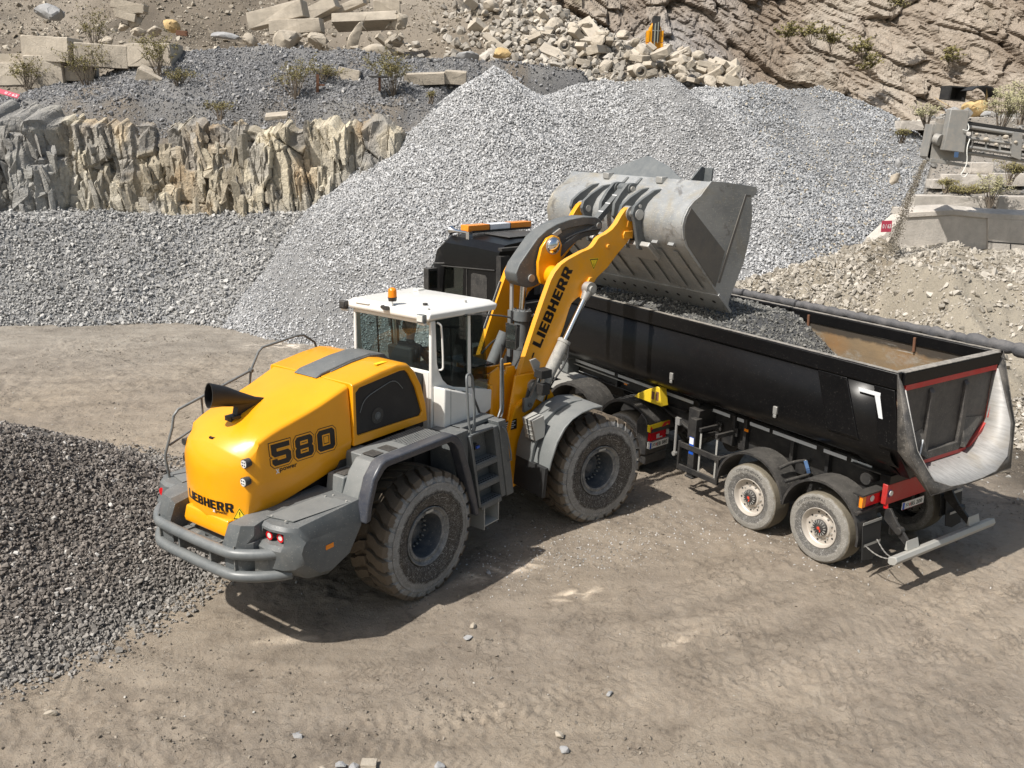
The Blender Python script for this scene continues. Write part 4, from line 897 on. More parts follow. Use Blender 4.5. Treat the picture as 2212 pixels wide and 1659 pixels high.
def tri_sign(parent, c, r_, u_, size, nm='warning_sign', fn=None, down=False, mats=('ygl', 'blacktext')):
    r_, u_ = Vector(r_), Vector(u_); n_ = r_.cross(u_); c = Vector(c); k = -1 if down else 1
    def T(sz, off): return [c + n_*off + r_*(x*sz) + u_*(y*sz*k) for x, y in ((-.5, -.40), (.5, -.40), (0, .52))]
    b = MB(); b.add(T(size*1.14, .001), [(0, 1, 2)], M[mats[0]]); b.add(T(size, .002), [(0, 1, 2)], M[mats[1]]); b.add(T(size*.80, .003), [(0, 1, 2)], M[mats[0]])
    q = [c + n_*.004 + r_*(x*size) + u_*(y*size*k) for x, y in ((-.035, .22), (.035, .22), (.02, -.06), (-.02, -.06))]; b.add(q, [(0, 1, 2, 3)], M[mats[1]])
    q = [c + n_*.004 + r_*(.035*size*math.cos(a)) + u_*((-.15 + .035*math.sin(a))*size*k) for a in [i*math.pi/4 for i in range(8)]]; b.add(q, [tuple(range(8))], M[mats[1]])
    o = b.build(nm, None, parent, fixn=False, smooth=False)
    if fn: conform(o, fn)
    return o
o = tri_sign(hood, (-2.4, -.50, 1.68), (0, -1, 0), (0, 0, 1), .155, fn=None); conform(o, lambda x, y, z: (rears(abs(y), z) - .006 + (x + 2.4), y, z))
# 580 with its outlines on the side
for gr, off, mat in ((.95, .003, 'blacktext'), (.66, .0045, 'yellow'), (0., .006, 'blacktext')):
    sc_ = .262/9; g = gr*sc_
    o = lettering('lettering', '580', M[mat], hood, (-1.895 - g*1.05, -.7, 2.195 - g), (1, 0, .0), (0, 0, 1), .262 + 2*g, (.905/33*33 + 2*g*1.05), heavy_gap=2.3, grow=gr); subdiv(o, .08); 
    conform(o, lambda x, y, z, off=off: on_side(off)(x, y, z + (x + 1.9)*.012))
for txt, mat, x0, wd in (('x', 'whitetext', -1.86, .05), ('power', 'blacktext', -1.805, .24)):
    o = lettering('lettering', txt, M[mat], hood, (x0, -.7, 2.10), (1, 0, 0), (0, 0, 1), .055, wd, .02); conform(o, on_side(.004))
# ---- radiator section with mesh window
b = MB(); pr = [(-.715, 2.15), (.655, 2.15), (.62, 2.40), (.53, 2.68), (.42, 2.90), (.29, 3.02), (.10, 3.055), (-.2, 3.03), (-.715, 2.955)]
rings = []
for l, ins in ((-.775, .05), (-.76, .015), (-.72, 0), (.72, 0), (.76, .015), (.775, .05)):
    rings.append([(x + (-.03 - x)*0, l, z - (ins if z > 2.8 else 0)) for x, z in pr])
b.loft(rings); rad = b.build('radiator_housing', M['yellow'], LD, bevel=.035, seg=3)
mesh_pl = [(-.64, 2.27), (.52, 2.25), (.555, 2.30), (.43, 2.66), (.29, 2.89), (.23, 2.945), (.12, 2.955), (-.60, 2.885), (-.665, 2.83), (-.66, 2.30)]
cb = MB(); cb.prism(mesh_pl, -.9, -.735); cut(rad, cb)
def meshmat():
    m, nt, bs = newmat('black_mesh'); vec = coord(nt)
    wv = N(nt, 'ShaderNodeTexWave'); wv.bands_direction = 'Z'; wv.inputs['Scale'].default_value = 20; nt.links.new(vec, wv.inputs[0])
    c = mix(nt, wv.outputs['Fac'], (.006, .006, .007), (.020, .020, .022)); c = mix(nt, ramp(nt, noise(nt, vec, 4, 5), [(.5, 0.), (.8, .2)]), c, (.08, .075, .07)); nt.links.new(c, bs.inputs['Base Color']); bs.inputs['Roughness'].default_value = .5; return m
M['mesh'] = meshmat()
b = MB(); b.prism([(x*.995, z) for x, z in mesh_pl], -.745, -.737, m=M['mesh'])
b.build('grille', None, rad); b = MB(); b.cyl((-.27, -.7455, 2.44), (-.27, -.752, 2.44), .105, n=28, m=M['plastic']); b.cyl((-.27, -.7525, 2.44), (-.27, -.757, 2.44), .05, n=24, m=M['grey']); b.cyl((-.27, -.7575, 2.44), (-.27, -.765, 2.44), .02, n=14, m=M['grey_light'])
b.tube([(-.58, -.752, 2.55), (-.5, -.752, 2.72), (-.2, -.752, 2.80), (.05, -.752, 2.86), (.2, -.752, 2.70)], .006, 6, M['grey_light'], 2)
b.build('fan', None, rad)
b = MB(); b.prism([(-.80, 2.95), (-.70, 2.995), (-.2, 3.07), (.15, 3.095), (.42, 3.04), (.62, 2.86), (.62, 2.80), (.30, 2.9), (-.7, 2.9)], -.21, .21); b.prism([(-.56, 2.995), (-.2, 3.055), (.15, 3.08), (.38, 3.05), (.38, 2.95), (-.56, 2.9)], -.225, .225)
b.build('top_cover', M['grey'], LD, bevel=.012)
b = MB(); b.prism([(-.12, -.60), (.08, -.60), (.05, -.53), (-.10, -.53)], 3.052, 3.06, 'z'); b.build('sticker', M['ygl'], rad)
# dark interior between hood and cab
b = MB(); b.prism([(.40, 2.0), (.78, 2.0), (.78, 2.75), (.60, 2.82), (.40, 2.6)], -.60, .60); b.build('bulkhead', M['plastic'], LD)
# ---- exhaust
M['exhaust'] = paint('matt_black_pipe', (.012, .012, .013), .45, dust=.12, dcol=(.1, .09, .08))
b = MB()
def el(c, ax, ru, rv, n=24):
    ax = Vector(ax).normalized(); u = Vector((0, 1, 0)); v = ax.cross(u).normalized(); return [Vector(c) + u*ru*math.cos(2*math.pi*i/n) + v*rv*math.sin(2*math.pi*i/n) for i in range(n)]
secs = [((-1.44, 0, 2.785), (1, 0, -.3), .02, .015), ((-1.60, 0, 2.80), (1, 0, -.35), .045, .05), ((-1.80, 0, 2.86), (1, 0, -.35), .06, .088), ((-2.02, 0, 2.945), (1, 0, -.35), .074, .122), ((-2.22, 0, 3.00), (1, 0, -.12), .080, .150)]
ring_ = [el(*s) for s in secs]; inner = [el((-2.22, 0, 3.00), (1, 0, -.12), .069, .138), el((-2.0, 0, 2.93), (1, 0, -.35), .056, .10), el((-1.8, 0, 2.86), (1, 0, -.35), .04, .06)]; b.prism([(-2.0, 2.86), (-1.86, 2.78), (-1.90, 2.62), (-1.72, 2.62), (-1.5, 2.78)], -.045, .045)
b.loft(ring_ + inner); b.prism([(-1.98, -.06), (-1.98, .06), (-1.72, .06), (-1.72, -.06)], 2.62, 2.69, 'z')
b.box((-1.93, -.10, 2.69), (.10, .03, .03)); b.build('exhaust', M['exhaust'], LD, ang=40)
# ---- rear fenders and platforms
for sg in (-1, 1):
    b = MB(); gm, fm = M['grey_light'], M['flare']
    outer = [(-1.19, 1.44), (-1.16, 1.66), (-1.06, 1.97), (-.92, 2.13), (-.84, 2.165), (.40, 2.165), (.50, 2.12), (.62, 1.98), (.80, 1.50), (.93, 1.08), (.99, .82)]
    inn = [(-1.10, 1.46), (-1.07, 1.64), (-.97, 1.92), (-.86, 2.03), (-.80, 2.06), (.36, 2.06), (.43, 2.02), (.52, 1.92), (.69, 1.46), (.82, 1.08), (.90, .84)]
    n = len(outer)
    b.prism(outer + inn[::-1], sg*1.26, sg*1.445, m=fm)
    f = b.build('fender_flare', None, LD, bevel=.028, seg=3)
    b = MB()
    b.prism([(-1.14, 1.69), (-1.02, 1.97), (-.89, 2.11), (-.60, 2.13), (-.60, 2.02), (-.84, 2.02), (-.96, 1.90), (-1.04, 1.69)], sg*.98, sg*1.262)
    b.bb((-.60, sg*.78, 2.02), (.42, sg*1.262, 2.118)); b.prism([(-1.14, 1.69), (-1.10, 1.90), (-.80, 1.905), (-.80, 2.11), (-.55, 2.12), (-.55, 1.69)], sg*.70, sg*.985)
    b.build('fender_platform', gm, LD, bevel=.014)
    b = MB(); 
    for (s0, s1, l0, l1, z) in ((-.80, -.62, 1.00, 1.19, 2.131), (-.52, -.36, .98, 1.18, 2.119), (-1.06, -.84, .76, .95, 1.906)):
        z2 = z if s0 > -.7 else z
        b.prism([(s0, sg*l0), (s1, sg*l0), (s1, sg*l1), (s0, sg*l1)], z2, z2 + .006, 'z')
    b.build('anti_slip_pad', M['plastic'], LD)
    if sg < 0:
        b = MB(); b.bb((-.20, -.80, 2.119), (.44, -1.24, 2.127)); gp = b.build('grating', M['grey'], LD)
        b = MB()
        for i in range(15):
            for j in range(10):
                s, l = -.18 + i*.042 + (.021 if j % 2 else 0), -.82 - j*.043; b.cyl((s, l, 2.1275), (s, l, 2.129), .011, n=8)
        b.build('hole', M['rubber'], gp, smooth=False)
    # inner wheel arch wall
    b = MB(); b.prism([(-1.1, 1.0), (-1.08, 1.64), (-.9, 2.0), (.42, 2.0), (.85, 1.1), (.9, .9)], sg*.68, sg*.72); b.build('arch_liner', M['black_dull'], LD)
# ---- chassis and axles
b = MB(); b.bb((-1.3, -.5, .75), (1.4, .5, 1.9)); b.bb((-.18, -.8, .62), (.18, .8, 1.0)); b.cyl((0, -.95, .845), (0, .95, .845), .17, n=20)
b.bb((1.2, -.35, .6), (2.1, .35, 1.25)); b.cyl((1.98, 0, .55), (1.98, 0, 1.5), .16, n=20); b.bb((.4, -.75, 1.2), (2.0, .75, 1.90))
b.build('rear_chassis', M['black_dull'], LD)
b = MB(); b.prism([(-1.65, .55), (-1.2, .42), (-.3, .55), (.3, .7), (.3, 1.2), (-1.65, 1.3)], -.33, .33); b.cyl((0, -.95, .845), (0, .95, .845), .18, n=20); b.bb((-.22, -.8, .62), (.22, .8, 1.05)); FP(b, 'front_axle', M['black_dull'])
# ---- access ladder, right side
def ladder(sg):
    b = MB(); y0, y1 = sg*1.30, sg*.80
    def bx(s0, s1, z0, z1, a=y0, c=y1, m=None): b.bb((s0, a, z0), (s1, c, z1), m)
    lean = lambda z: (1.96 - z)*.20
    def sk(s0, s1, z0, z1, ya, yb):   # box skewed along the ladder's lean
        b.add([(s0 + lean(z0), ya, z0), (s1 + lean(z0), ya, z0), (s1 + lean(z0), yb, z0), (s0 + lean(z0), yb, z0), (s0 + lean(z1), ya, z1), (s1 + lean(z1), ya, z1), (s1 + lean(z1), yb, z1), (s0 + lean(z1), yb, z1)], [(0, 3, 2, 1), (4, 5, 6, 7), (0, 1, 5, 4), (1, 2, 6, 5), (2, 3, 7, 6), (3, 0, 4, 7)])
    sk(.93, .98, .83, 1.96, y0, y1); sk(1.45, 1.56, .83, 1.96, y0, y1); sk(.98, 1.45, .83, 1.96, sg*1.12, y1)
    sk(.985, 1.45, 1.94, 1.975, y0, y1); 
    for z in (.87, 1.19, 1.51): sk(.98, 1.45, z - .02, z, y0, sg*1.12); sk(.98, 1.45, z - .10, z - .02, y0, y0 - sg*.02)
    sk(1.56, 1.72, .82, 2.02, y0 + sg*.02, y1)
    bx(.68, .96, 1.0, 2.04, y0 - sg*.05, y1); sk(.93, 1.72, 1.985, 2.04, sg*1.12, sg*.70)
    l = b.build('ladder', M['grey'], LD, bevel=.008)
    b = MB()
    for z in (.872, 1.192, 1.512):
        for i in range(8):
            for j in range(2): s = 1.02 + lean(z) + i*.052; b.cyl((s, sg*(1.275 - j*.05), z), (s, sg*(1.275 - j*.05), z + .003), .014, n=6)
    b.build('hole', M['rubber'], l, smooth=False)
    b = MB(); b.bb((1.28, y0, .50), (1.60, sg*.98, .515)); b.bb((1.27, y0, .45), (1.285, sg*.98, .80)); b.bb((1.60, y0, .50), (1.615, sg*.98, .84)); b.build('bottom_step', M['galv'], LD)
    b = MB(); b.cyl((1.24, sg*1.12, 1.70), (1.24, sg*1.18, 1.70), .05, n=16, m=M['plastic']); b.box((1.24, sg*1.185, 1.70), (.07, .03, .035), M['plateblue']); b.build('filler_cap', None, l)
    b = MB(); b.cyl((1.27, sg*1.12, 1.36), (1.27, sg*1.13, 1.36), .032, n=18, m=M['amber']); b.build('reflector', None, l)
ladder(-1); ladder(1)
b = MB(); g = M['grey_clean']
b.tube([(1.00, -1.26, 1.98), (.97, -1.24, 2.12), (.96, -1.21, 2.70), (.99, -1.18, 2.78), (1.04, -1.18, 2.80), (1.09, -1.18, 2.78), (1.11, -1.20, 2.70), (1.11, -1.24, 2.12), (1.04, -1.26, 2.0)], .018, 10, smooth=1)
b.prism([(.94, 1.93), (1.06, 1.93), (1.11, 2.06), (1.0, 2.0)], -1.27, -1.23); b.build('handrail', g, LD)
b = MB(); b.tube([(1.66, -1.22, 2.04), (1.75, -1.2, 2.14), (1.77, -1.18, 2.25), (1.80, -1.15, 2.82), (1.81, -1.15, 2.86), (1.84, -1.15, 2.84), (1.84, -1.17, 2.25), (1.80, -1.2, 2.1), (1.70, -1.24, 2.03)], .016, 10, smooth=1); b.build('handrail', g, LD)
b = MB(); b.tube([(1.62, -1.32, 1.93), (1.64, -1.37, 1.90), (1.68, -1.38, 1.80), (1.80, -1.38, 1.40), (1.79, -1.33, 1.37)], .014, 8, smooth=1); b.build('grab_handle', g, LD)
b = MB(); P = [(.42, 1.12, 2.55), (.39, 1.12, 2.93), (.37, 1.12, 3.0), (.17, 1.12, 3.14), (.05, 1.12, 3.15), (-.55, 1.12, 3.09), (-.62, 1.12, 3.04), (-.76, 1.12, 2.81), (-.82, 1.12, 2.5)]
b.tube(P, .017, 8); b.tube([(.42, 1.12, 2.66), (-.85, 1.12, 2.59)], .015, 8); b.tube([(-.76, 1.12, 2.81), (-1.90, 1.12, 2.53), (-1.97, 1.12, 2.46), (-2.0, 1.12, 2.32), (-2.12, 1.12, 2.02), (-2.13, 1.12, 1.95), (-2.09, 1.12, 1.62), (-2.02, 1.10, 1.56)], .018, 8)
b.tube([(-2.06, 1.12, 2.10), (-1.55, 1.12, 2.28), (-1.55, 1.12, 2.6)], .015, 8); b.cyl((-.78, 1.12, 2.81), (-.74, 1.12, 2.81), .035, n=10); b.tube([(-.82, 1.12, 2.6), (-.82, 1.1, 2.1)], .017, 8); b.tube([(.42, 1.12, 2.6), (.42, 1.1, 2.1)], .017, 8)
b.build('platform_railing', g, LD)
# ---- cab
W = M['white']; b = MB()
cw = .745
# side panels (polygon with the curved door sill), rear wall, front sill
for sg in (-1, 1):
    o_, i_ = sg*cw, sg*(cw - .05)
    b.prism([(.77, 1.98), (.77, 3.50), (.87, 3.50), (.90, 2.90), (.94, 2.78), (1.02, 2.64), (1.12, 2.55), (1.25, 2.49), (1.60, 2.40), (2.04, 2.28), (2.13, 2.26), (2.115, 1.96), (1.9, 1.90)], o_, i_)
    b.prism([(1.575, 2.42), (1.565, 3.50), (1.61, 3.50), (1.645, 2.40)], o_ + sg*.004, i_)
b.bb((.765, -.695, 1.98), (.82, .695, 2.80)); b.bb((.765, -.695, 3.44), (.82, .695, 3.52))
b.prism([(1.95, 1.92), (2.10, 1.95), (2.13, 2.22), (2.08, 2.28), (1.98, 2.28)], -.695, .695)
b.bb((.78, -.70, 1.90), (2.05, .70, 1.99))
cab = b.build('cab', W, LD, bevel=.02, seg=3)
b = MB(); b.loft([[(.72, -.72, 3.50), (2.0, -.72, 3.50), (2.0, .72, 3.50), (.72, .72, 3.50)], [(.70, -.775, 3.53), (2.08, -.82, 3.475), (2.08, .82, 3.475), (.70, .775, 3.53)], [(.71, -.78, 3.61), (2.13, -.83, 3.56), (2.13, .83, 3.56), (.71, .78, 3.61)], [(.77, -.70, 3.65), (2.05, -.74, 3.625), (2.05, .74, 3.625), (.77, .70, 3.65)]])
b.loft([[(1.15, -.45, 3.64), (2.0, -.45, 3.62), (2.0, .45, 3.62), (1.15, .45, 3.64)], [(1.2, -.40, 3.655), (1.95, -.40, 3.64), (1.95, .40, 3.64), (1.2, .40, 3.655)]])
roof = b.build('cab_roof', W, LD, bevel=.035, seg=4)
b = MB(); b.tube([(.73, .62, 3.60), (.70, .60, 3.605), (.70, .35, 3.61), (.73, .33, 3.61)], .012, 8, W)
for s, l in ((.80, -.68), (1.6, -.66), (.80, .68), (1.7, .70)): b.cyl((s, l, 3.64), (s, l, 3.665), .016, n=8, m=M['steel'])
b.cyl((1.02, -.42, 3.648), (1.02, -.42, 3.675), .035, n=14, m=M['plastic']); b.box((1.85, .45, 3.655), (.14, .10, .025), W); b.build('roof_fitting', None, roof)
b = MB(); b.cyl((.74, -.07, 3.63), (.74, -.07, 3.71), .012, n=8, m=M['chrome']); b.cyl((.74, -.07, 3.70), (.74, -.07, 3.755), .055, .065, 18, M['plastic']); b.cyl((.74, -.07, 3.755), (.74, -.07, 3.84), .062, .058, 18, M['amber']); b.sphere((.74, -.07, 3.84), .058, M['amber'], 18, 8, (1, 1, .8))
b.build('beacon', None, LD)
b = MB(); b.box((.68, .0, 3.60), (.05, .09, .05), M['plastic']); b.cyl((.66, .06, 3.61), (.70, .06, 3.61), .025, n=10, m=M['plastic']); b.build('rear_camera', None, LD)
for l, m_ in ((-.66, 0), (.82, 1)):
    b = MB(); b.box((.675, l, 3.545), (.07, .12, .115), M['grey_light'] if not m_ else M['plastic']); b.box((.635, l, 3.55), (.012, .10, .09), M['clear'] if not m_ else M['plastic']); b.box((.69, l, 3.47), (.05, .12, .03), W); b.build('work_light', None, LD, bevel=.008)
b = MB(); b.tube([(.88, -.76, 3.47), (.88, -.80, 3.46), (.91, -.81, 3.42), (.945, -.81, 2.86), (.93, -.80, 2.81), (.90, -.76, 2.81)], .014, 8, smooth=1); b.build('grab_handle', W, LD)
b = MB()   # storage box below the door
b.loft([[(.80, -.75, 1.99), (1.66, -.75, 1.93), (1.50, -.75, 2.39), (.80, -.75, 2.60)], [(.83, -.93, 2.00), (1.67, -.93, 1.95), (1.44, -.93, 2.37), (.84, -.93, 2.585)]]); bx_ = b.build('storage_box', W, LD, bevel=.02, seg=3)
b = MB(); b.prism([(1.49, 2.31), (1.62, 2.06), (1.57, 2.07), (1.47, 2.28)], -.932, -.937, m=M['plastic']); b.prism([(.96, 1.99), (.965, 1.99), (.965, 2.545), (.96, 2.545)], -.931, -.933, m=M['grey']); b.box((1.06, -.86, 2.515), (.12, .03, .02), M['plastic'], Matrix.Rotation(.33, 3, 'Y')); b.box((1.34, -.86, 2.42), (.10, .03, .02), M['plastic'], Matrix.Rotation(.33, 3, 'Y')); b.build('vent', None, bx_)
# glass
G_ = M['glass']
b = MB(); b.add([(.79, -.70, 2.79), (.79, .70, 2.79), (.79, .70, 3.45), (.79, -.70, 3.45), (.796, -.70, 2.79), (.796, .70, 2.79), (.796, .70, 3.45), (.796, -.70, 3.45)], [(0, 1, 2, 3), (7, 6, 5, 4), (0, 4, 5, 1), (1, 5, 6, 2), (2, 6, 7, 3), (3, 7, 4, 0)]); b.build('rear_window', G_, LD, smooth=False)
for sg in (-1, 1):
    b = MB(); b.prism([(.87, 3.50), (.90, 2.90), (.94, 2.78), (1.02, 2.64), (1.12, 2.55), (1.25, 2.49), (1.59, 2.405), (1.56, 3.50)], sg*.72, sg*.726); b.build('door_window', M['glass_dark'], LD, smooth=False)
    b = MB(); b.prism([(1.615, 3.49), (1.66, 2.39), (2.05, 2.29), (1.97, 3.0), (1.88, 3.47)], sg*.722, sg*.728); b.build('side_window', M['glass_dark'], LD, smooth=False)
    b = MB(); b.prism([(1.49, 3.45), (1.52, 3.45), (1.58, 2.43), (1.55, 2.43)], sg*.70, sg*.716); b.prism([(1.62, 3.47), (1.655, 3.47), (1.70, 2.41), (1.665, 2.41)], sg*.70, sg*.718); b.prism([(.93, 3.42), (1.55, 3.30), (1.55, 3.27), (.93, 3.39)], sg*.70, sg*.714)
    b.prism([(1.20, 3.35), (1.225, 3.35), (1.26, 2.58), (1.235, 2.58)], sg*.70, sg*.712); b.build('window_frame', M['rubber'], LD)
b = MB(); b.add([(2.06, -.70, 2.27), (2.06, .70, 2.27), (1.89, .70, 3.47), (1.89, -.70, 3.47), (2.066, -.70, 2.27), (2.066, .70, 2.27), (1.896, .70, 3.47), (1.896, -.70, 3.47)], [(0, 1, 2, 3), (7, 6, 5, 4), (0, 4, 5, 1), (1, 5, 6, 2), (2, 6, 7, 3), (3, 7, 4, 0)]); b.build('windscreen', G_, LD, smooth=False)
# interior
b = MB(); b.bb((1.0, -.24, 2.30), (1.48, .24, 2.44)); b.prism([(.98, 2.40), (1.10, 2.40), (1.02, 3.02), (.92, 3.02)], -.23, .23); b.bb((1.05, -.18, 2.0), (1.4, .18, 2.3)); b.bb((1.0, -.42, 2.55), (1.45, -.30, 2.66)); b.bb((1.0, .30, 2.55), (1.45, .42, 2.66)); b.build('seat', M['seat'], LD, bevel=.03)
b = MB(); b.ring((1.66, 0, 2.78), (1.675, 0, 2.80), .18, .16, 24); b.cyl((1.78, 0, 2.3), (1.67, 0, 2.78), .03, n=8); b.bb((1.72, -.45, 2.25), (1.98, .45, 2.55)); b.build('dashboard', M['rubber'], LD, bevel=.01)
b = MB(); b.box((1.70, -.52, 3.05), (.04, .22, .15), None, Matrix.Rotation(.3, 3, 'Y')); b.tube([(1.72, -.5, 2.98), (1.8, -.5, 2.5)], .012, 6); b.build('monitor', M['rubber'], LD)
# ---- front frame
M['cyl_dirty'] = paint('caked_cylinder', (.26, .255, .24), .6, dust=1.0, dcol=(.44, .42, .37), dscale=12, speck=.6, up=False, bumps=.5)
Y = M['yellow']
def arm(sg):
    lo = sg*.50; hi = sg*.60
    pts = [(-1.07, 2.36), (-1.02, 2.50), (-.92, 2.77), (-.76, 3.18), (-.60, 3.56), (-.50, 3.79), (-.42, 3.91), (-.30, 4.02), (-.16, 4.09), (-.02, 4.14), (.12, 4.19), (.25, 4.22), (.32, 4.25), (.375, 4.30), (.43, 4.37), (.49, 4.405), (.60, 4.44), (.72, 4.50), (.82, 4.59), (.90, 4.70), (.98, 4.79), (1.05, 4.83), (1.14, 4.83), (1.20, 4.78), (1.23, 4.70), (1.21, 4.58), (1.17, 4.46), (1.14, 4.35), (1.05, 4.26), (.86, 4.10), (.66, 3.90), (.45, 3.76), (.37, 3.66), (.30, 3.56), (.16, 3.50), (.05, 3.47), (-.06, 3.40), (-.11, 3.30), (-.20, 3.05), (-.33, 2.75), (-.50, 2.42), (-.62, 2.20), (-.85, 2.12), (-1.02, 2.2)]
    b = MB(); b.prism(pts, lo, hi)
    return b, pts
for sg in (-1, 1):
    b, pts = arm(sg); o_ = sg*.60
    b.cyl((.645, o_, 4.24), (.645, o_ + sg*.03, 4.24), .035, n=14)
    b.prism([(.97, 4.34), (.95, 4.40), (.98, 4.46), (1.16, 4.46), (1.16, 4.34)], o_, o_ + sg*.025); b.prism([(1.03, 4.52), (1.08, 4.74), (1.17, 4.74), (1.19, 4.50)], o_, o_ + sg*.012)
    b.prism([(.10, 3.46), (.18, 3.66), (.27, 3.78), (.32, 3.78), (.36, 3.60), (.25, 3.5)], o_, o_ + sg*.04)
    a = FP(b, 'lift_arm', M['yellow_worn'] if sg < 0 else Y, bevel=.006, ang=30)
    if sg < 0:
        arm_r = a
        lettering('lettering', 'LIEBHERR', M['blacktext'], a, (-.665, -.60, 2.755), (.58, 0, 1.125), (-1, 0, .515), .185, 1.31, thick=.005, heavy_gap=.9)
        tri_sign(a, (.365, -.60, 3.99), (1, 0, .0), (0, 0, 1), .175, down=True)
        bb = MB(); bb.prism([(-.835, 2.62), (-.805, 2.625), (-.775, 2.70), (-.805, 2.70)], -.601, -.605); bb.build('sticker', M['blacktext'], a)
    else:
        bb = MB(); bb.prism([(-.97, 2.9), (-.93, 2.88), (-.62, 3.62), (-.66, 3.64)], .485, .499); bb.build('hose_guard', M['steel'], a)
    # lift cylinder
    b = MB(); c0, c1 = Vector((-.76, sg*.66, 2.02)), Vector((.20, sg*.66, 3.62)); d = (c1 - c0).normalized(); y = sg*.70
    c0.y = c1.y = y; e = c0 + d*.92
    b.cyl(c0 - d*.05, e, .095, n=22, m=M['cyl_dirty']); b.cyl(e, e + d*.05, .105, n=22, m=M['cyl_dirty']); b.cyl(e + d*.05, c1 - d*.12, .046, n=18, m=M['chrome'])
    b.cyl((c1.x, y - .06, c1.z), (c1.x, y + .06, c1.z), .105, n=22, m=M['steel']); b.cyl(c1 - d*.20, c1 - d*.06, .055, .085, 16, M['steel']); b.cyl((c1.x, y - .09, c1.z), (c1.x, y + .09, c1.z), .05, n=16, m=M['galv'])
    b.tube([e + Vector((.02, sg*.1, -.02)), e + Vector((.0, sg*.12, -.25)), c0 + Vector((.12, sg*.11, .15)), c0 + Vector((.15, 0, -.1))], .014, 8, M['rubber'], 1)
    FP(b, 'lift_cylinder')
# cross tube with the bellcrank bracket
b = MB(); b.cyl((-.20, -.50, 3.80), (-.20, .50, 3.80), .155, n=28)
for sg in (-1, 1):
    b.prism([(-.40, 3.68), (-.46, 3.82), (-.47, 4.02), (-.41, 4.24), (-.30, 4.38), (-.18, 4.42), (-.06, 4.38), (.0, 4.26), (-.02, 4.10), (.02, 3.95), (.0, 3.80), (-.1, 3.66), (-.25, 3.63)], sg*.19, sg*.25)
FP(b, 'cross_tube', Y, bevel=.012)
b = MB()
for sg in (-1, 1): b.sphere((-.19, sg*.26, 4.26), .125, M['chrome'], 22, 12, (1, .55, 1))
b.ring((-.19, -.25, 4.26), (-.19, -.275, 4.26), .135, .11, 24, M['steel']); FP(b, 'pivot_cap')
# bellcrank
ck = [(-.72, 3.66), (-.80, 3.74), (-.83, 3.86), (-.76, 4.00), (-.60, 4.18), (-.42, 4.38), (-.24, 4.50), (-.04, 4.58), (.22, 4.64), (.50, 4.67), (.76, 4.655), (.86, 4.62), (.92, 4.55), (.92, 4.47), (.86, 4.40), (.74, 4.36), (.56, 4.345), (.40, 4.29), (.24, 4.19), (.08, 4.06), (-.05, 3.92), (-.20, 3.78), (-.34, 3.68), (-.46, 3.63), (-.60, 3.62)]
b = MB(); b.prism(ck, -.155, .155); crank = b.build('bellcrank', M['grey'], LD, bevel=.02, seg=3)
cb = MB()
for sg in (-1, 1):
    cb.prism([(-.30, 4.30), (-.10, 4.42), (.20, 4.50), (.60, 4.54), (.74, 4.52), (.60, 4.46), (.38, 4.40), (.18, 4.30), (.02, 4.2), (-.1, 4.2)], sg*.10, sg*.3)
    cb.prism([(-.40, 3.95), (-.36, 4.12), (-.22, 4.18), (-.16, 4.08), (-.24, 3.92), (-.34, 3.86)], sg*.09, sg*.3)
cut(crank, cb); crank.location = FL; crank.rotation_euler = (0, 0, A_)
b = MB(); b.cyl((-.53, -.18, 3.765), (-.53, .18, 3.765), .06, n=18); b.cyl((.84, -.17, 4.51), (.84, .17, 4.51), .05, n=16); b.box((-.05, -.13, 4.44), (.16, .12, .07), M['steel'], Matrix.Rotation(-.5, 3, 'Y')); b.build('pin', M['steel'], crank)
b = MB(); b.tube([(.84, -.19, 4.46), (.6, -.175, 4.45), (.3, -.175, 4.40), (.06, -.175, 4.30), (-.02, -.2, 4.05), (-.08, -.28, 3.95)], .013, 8, smooth=2); b.build('hose', M['rubber'], crank)
# tilt cylinder
b = MB(); gc = M['grey_clean']; b.cyl((-.55, 0, 3.72), (-.58, 0, 3.20), .052, n=20, m=M['chrome']); b.cyl((-.575, 0, 3.22), (-.60, 0, 2.15), .125, n=26, m=gc); b.cyl((-.574, 0, 3.235), (-.582, 0, 3.08), .150, n=26, m=gc); b.cyl((-.59, 0, 2.66), (-.59, 0, 2.62), .13, n=26, m=M['grey'])
b.cyl((-.53, -.08, 3.72), (-.53, .08, 3.72), .08, n=16, m=gc)
for k in range(10): a = k*math.pi/5; b.cyl((-.574 + .125*math.cos(a), .125*math.sin(a), 3.235), (-.574 + .125*math.cos(a), .125*math.sin(a), 3.262), .014, n=6, m=gc)
b.bb((-.78, .02, 2.5), (-.74, .10, 3.25), gc); b.tube([(-.44, -.06, 3.14), (-.38, -.08, 3.16), (-.36, -.08, 3.05), (-.38, -.05, 2.6), (-.42, -.03, 2.3)], .022, 8, M['galv'], 1); b.bb((-.70, .10, 2.9), (-.67, .16, 3.75), M['steel'])
FP(b, 'tilt_cylinder')
b = MB(); b.cyl((-1.0, .30, 2.2), (-.72, .24, 2.85), .10, n=18, m=gc); b.tube([(-.9, .1, 2.4), (-.8, .2, 2.8), (-.9, .35, 2.7), (-1.05, .42, 2.5)], .015, 6, M['rubber'], 2); b.tube([(-.8, -.12, 2.35), (-.7, -.2, 2.6), (-.62, -.1, 2.75)], .013, 6, M['rubber'], 2); FP(b, 'hydraulic_hose')
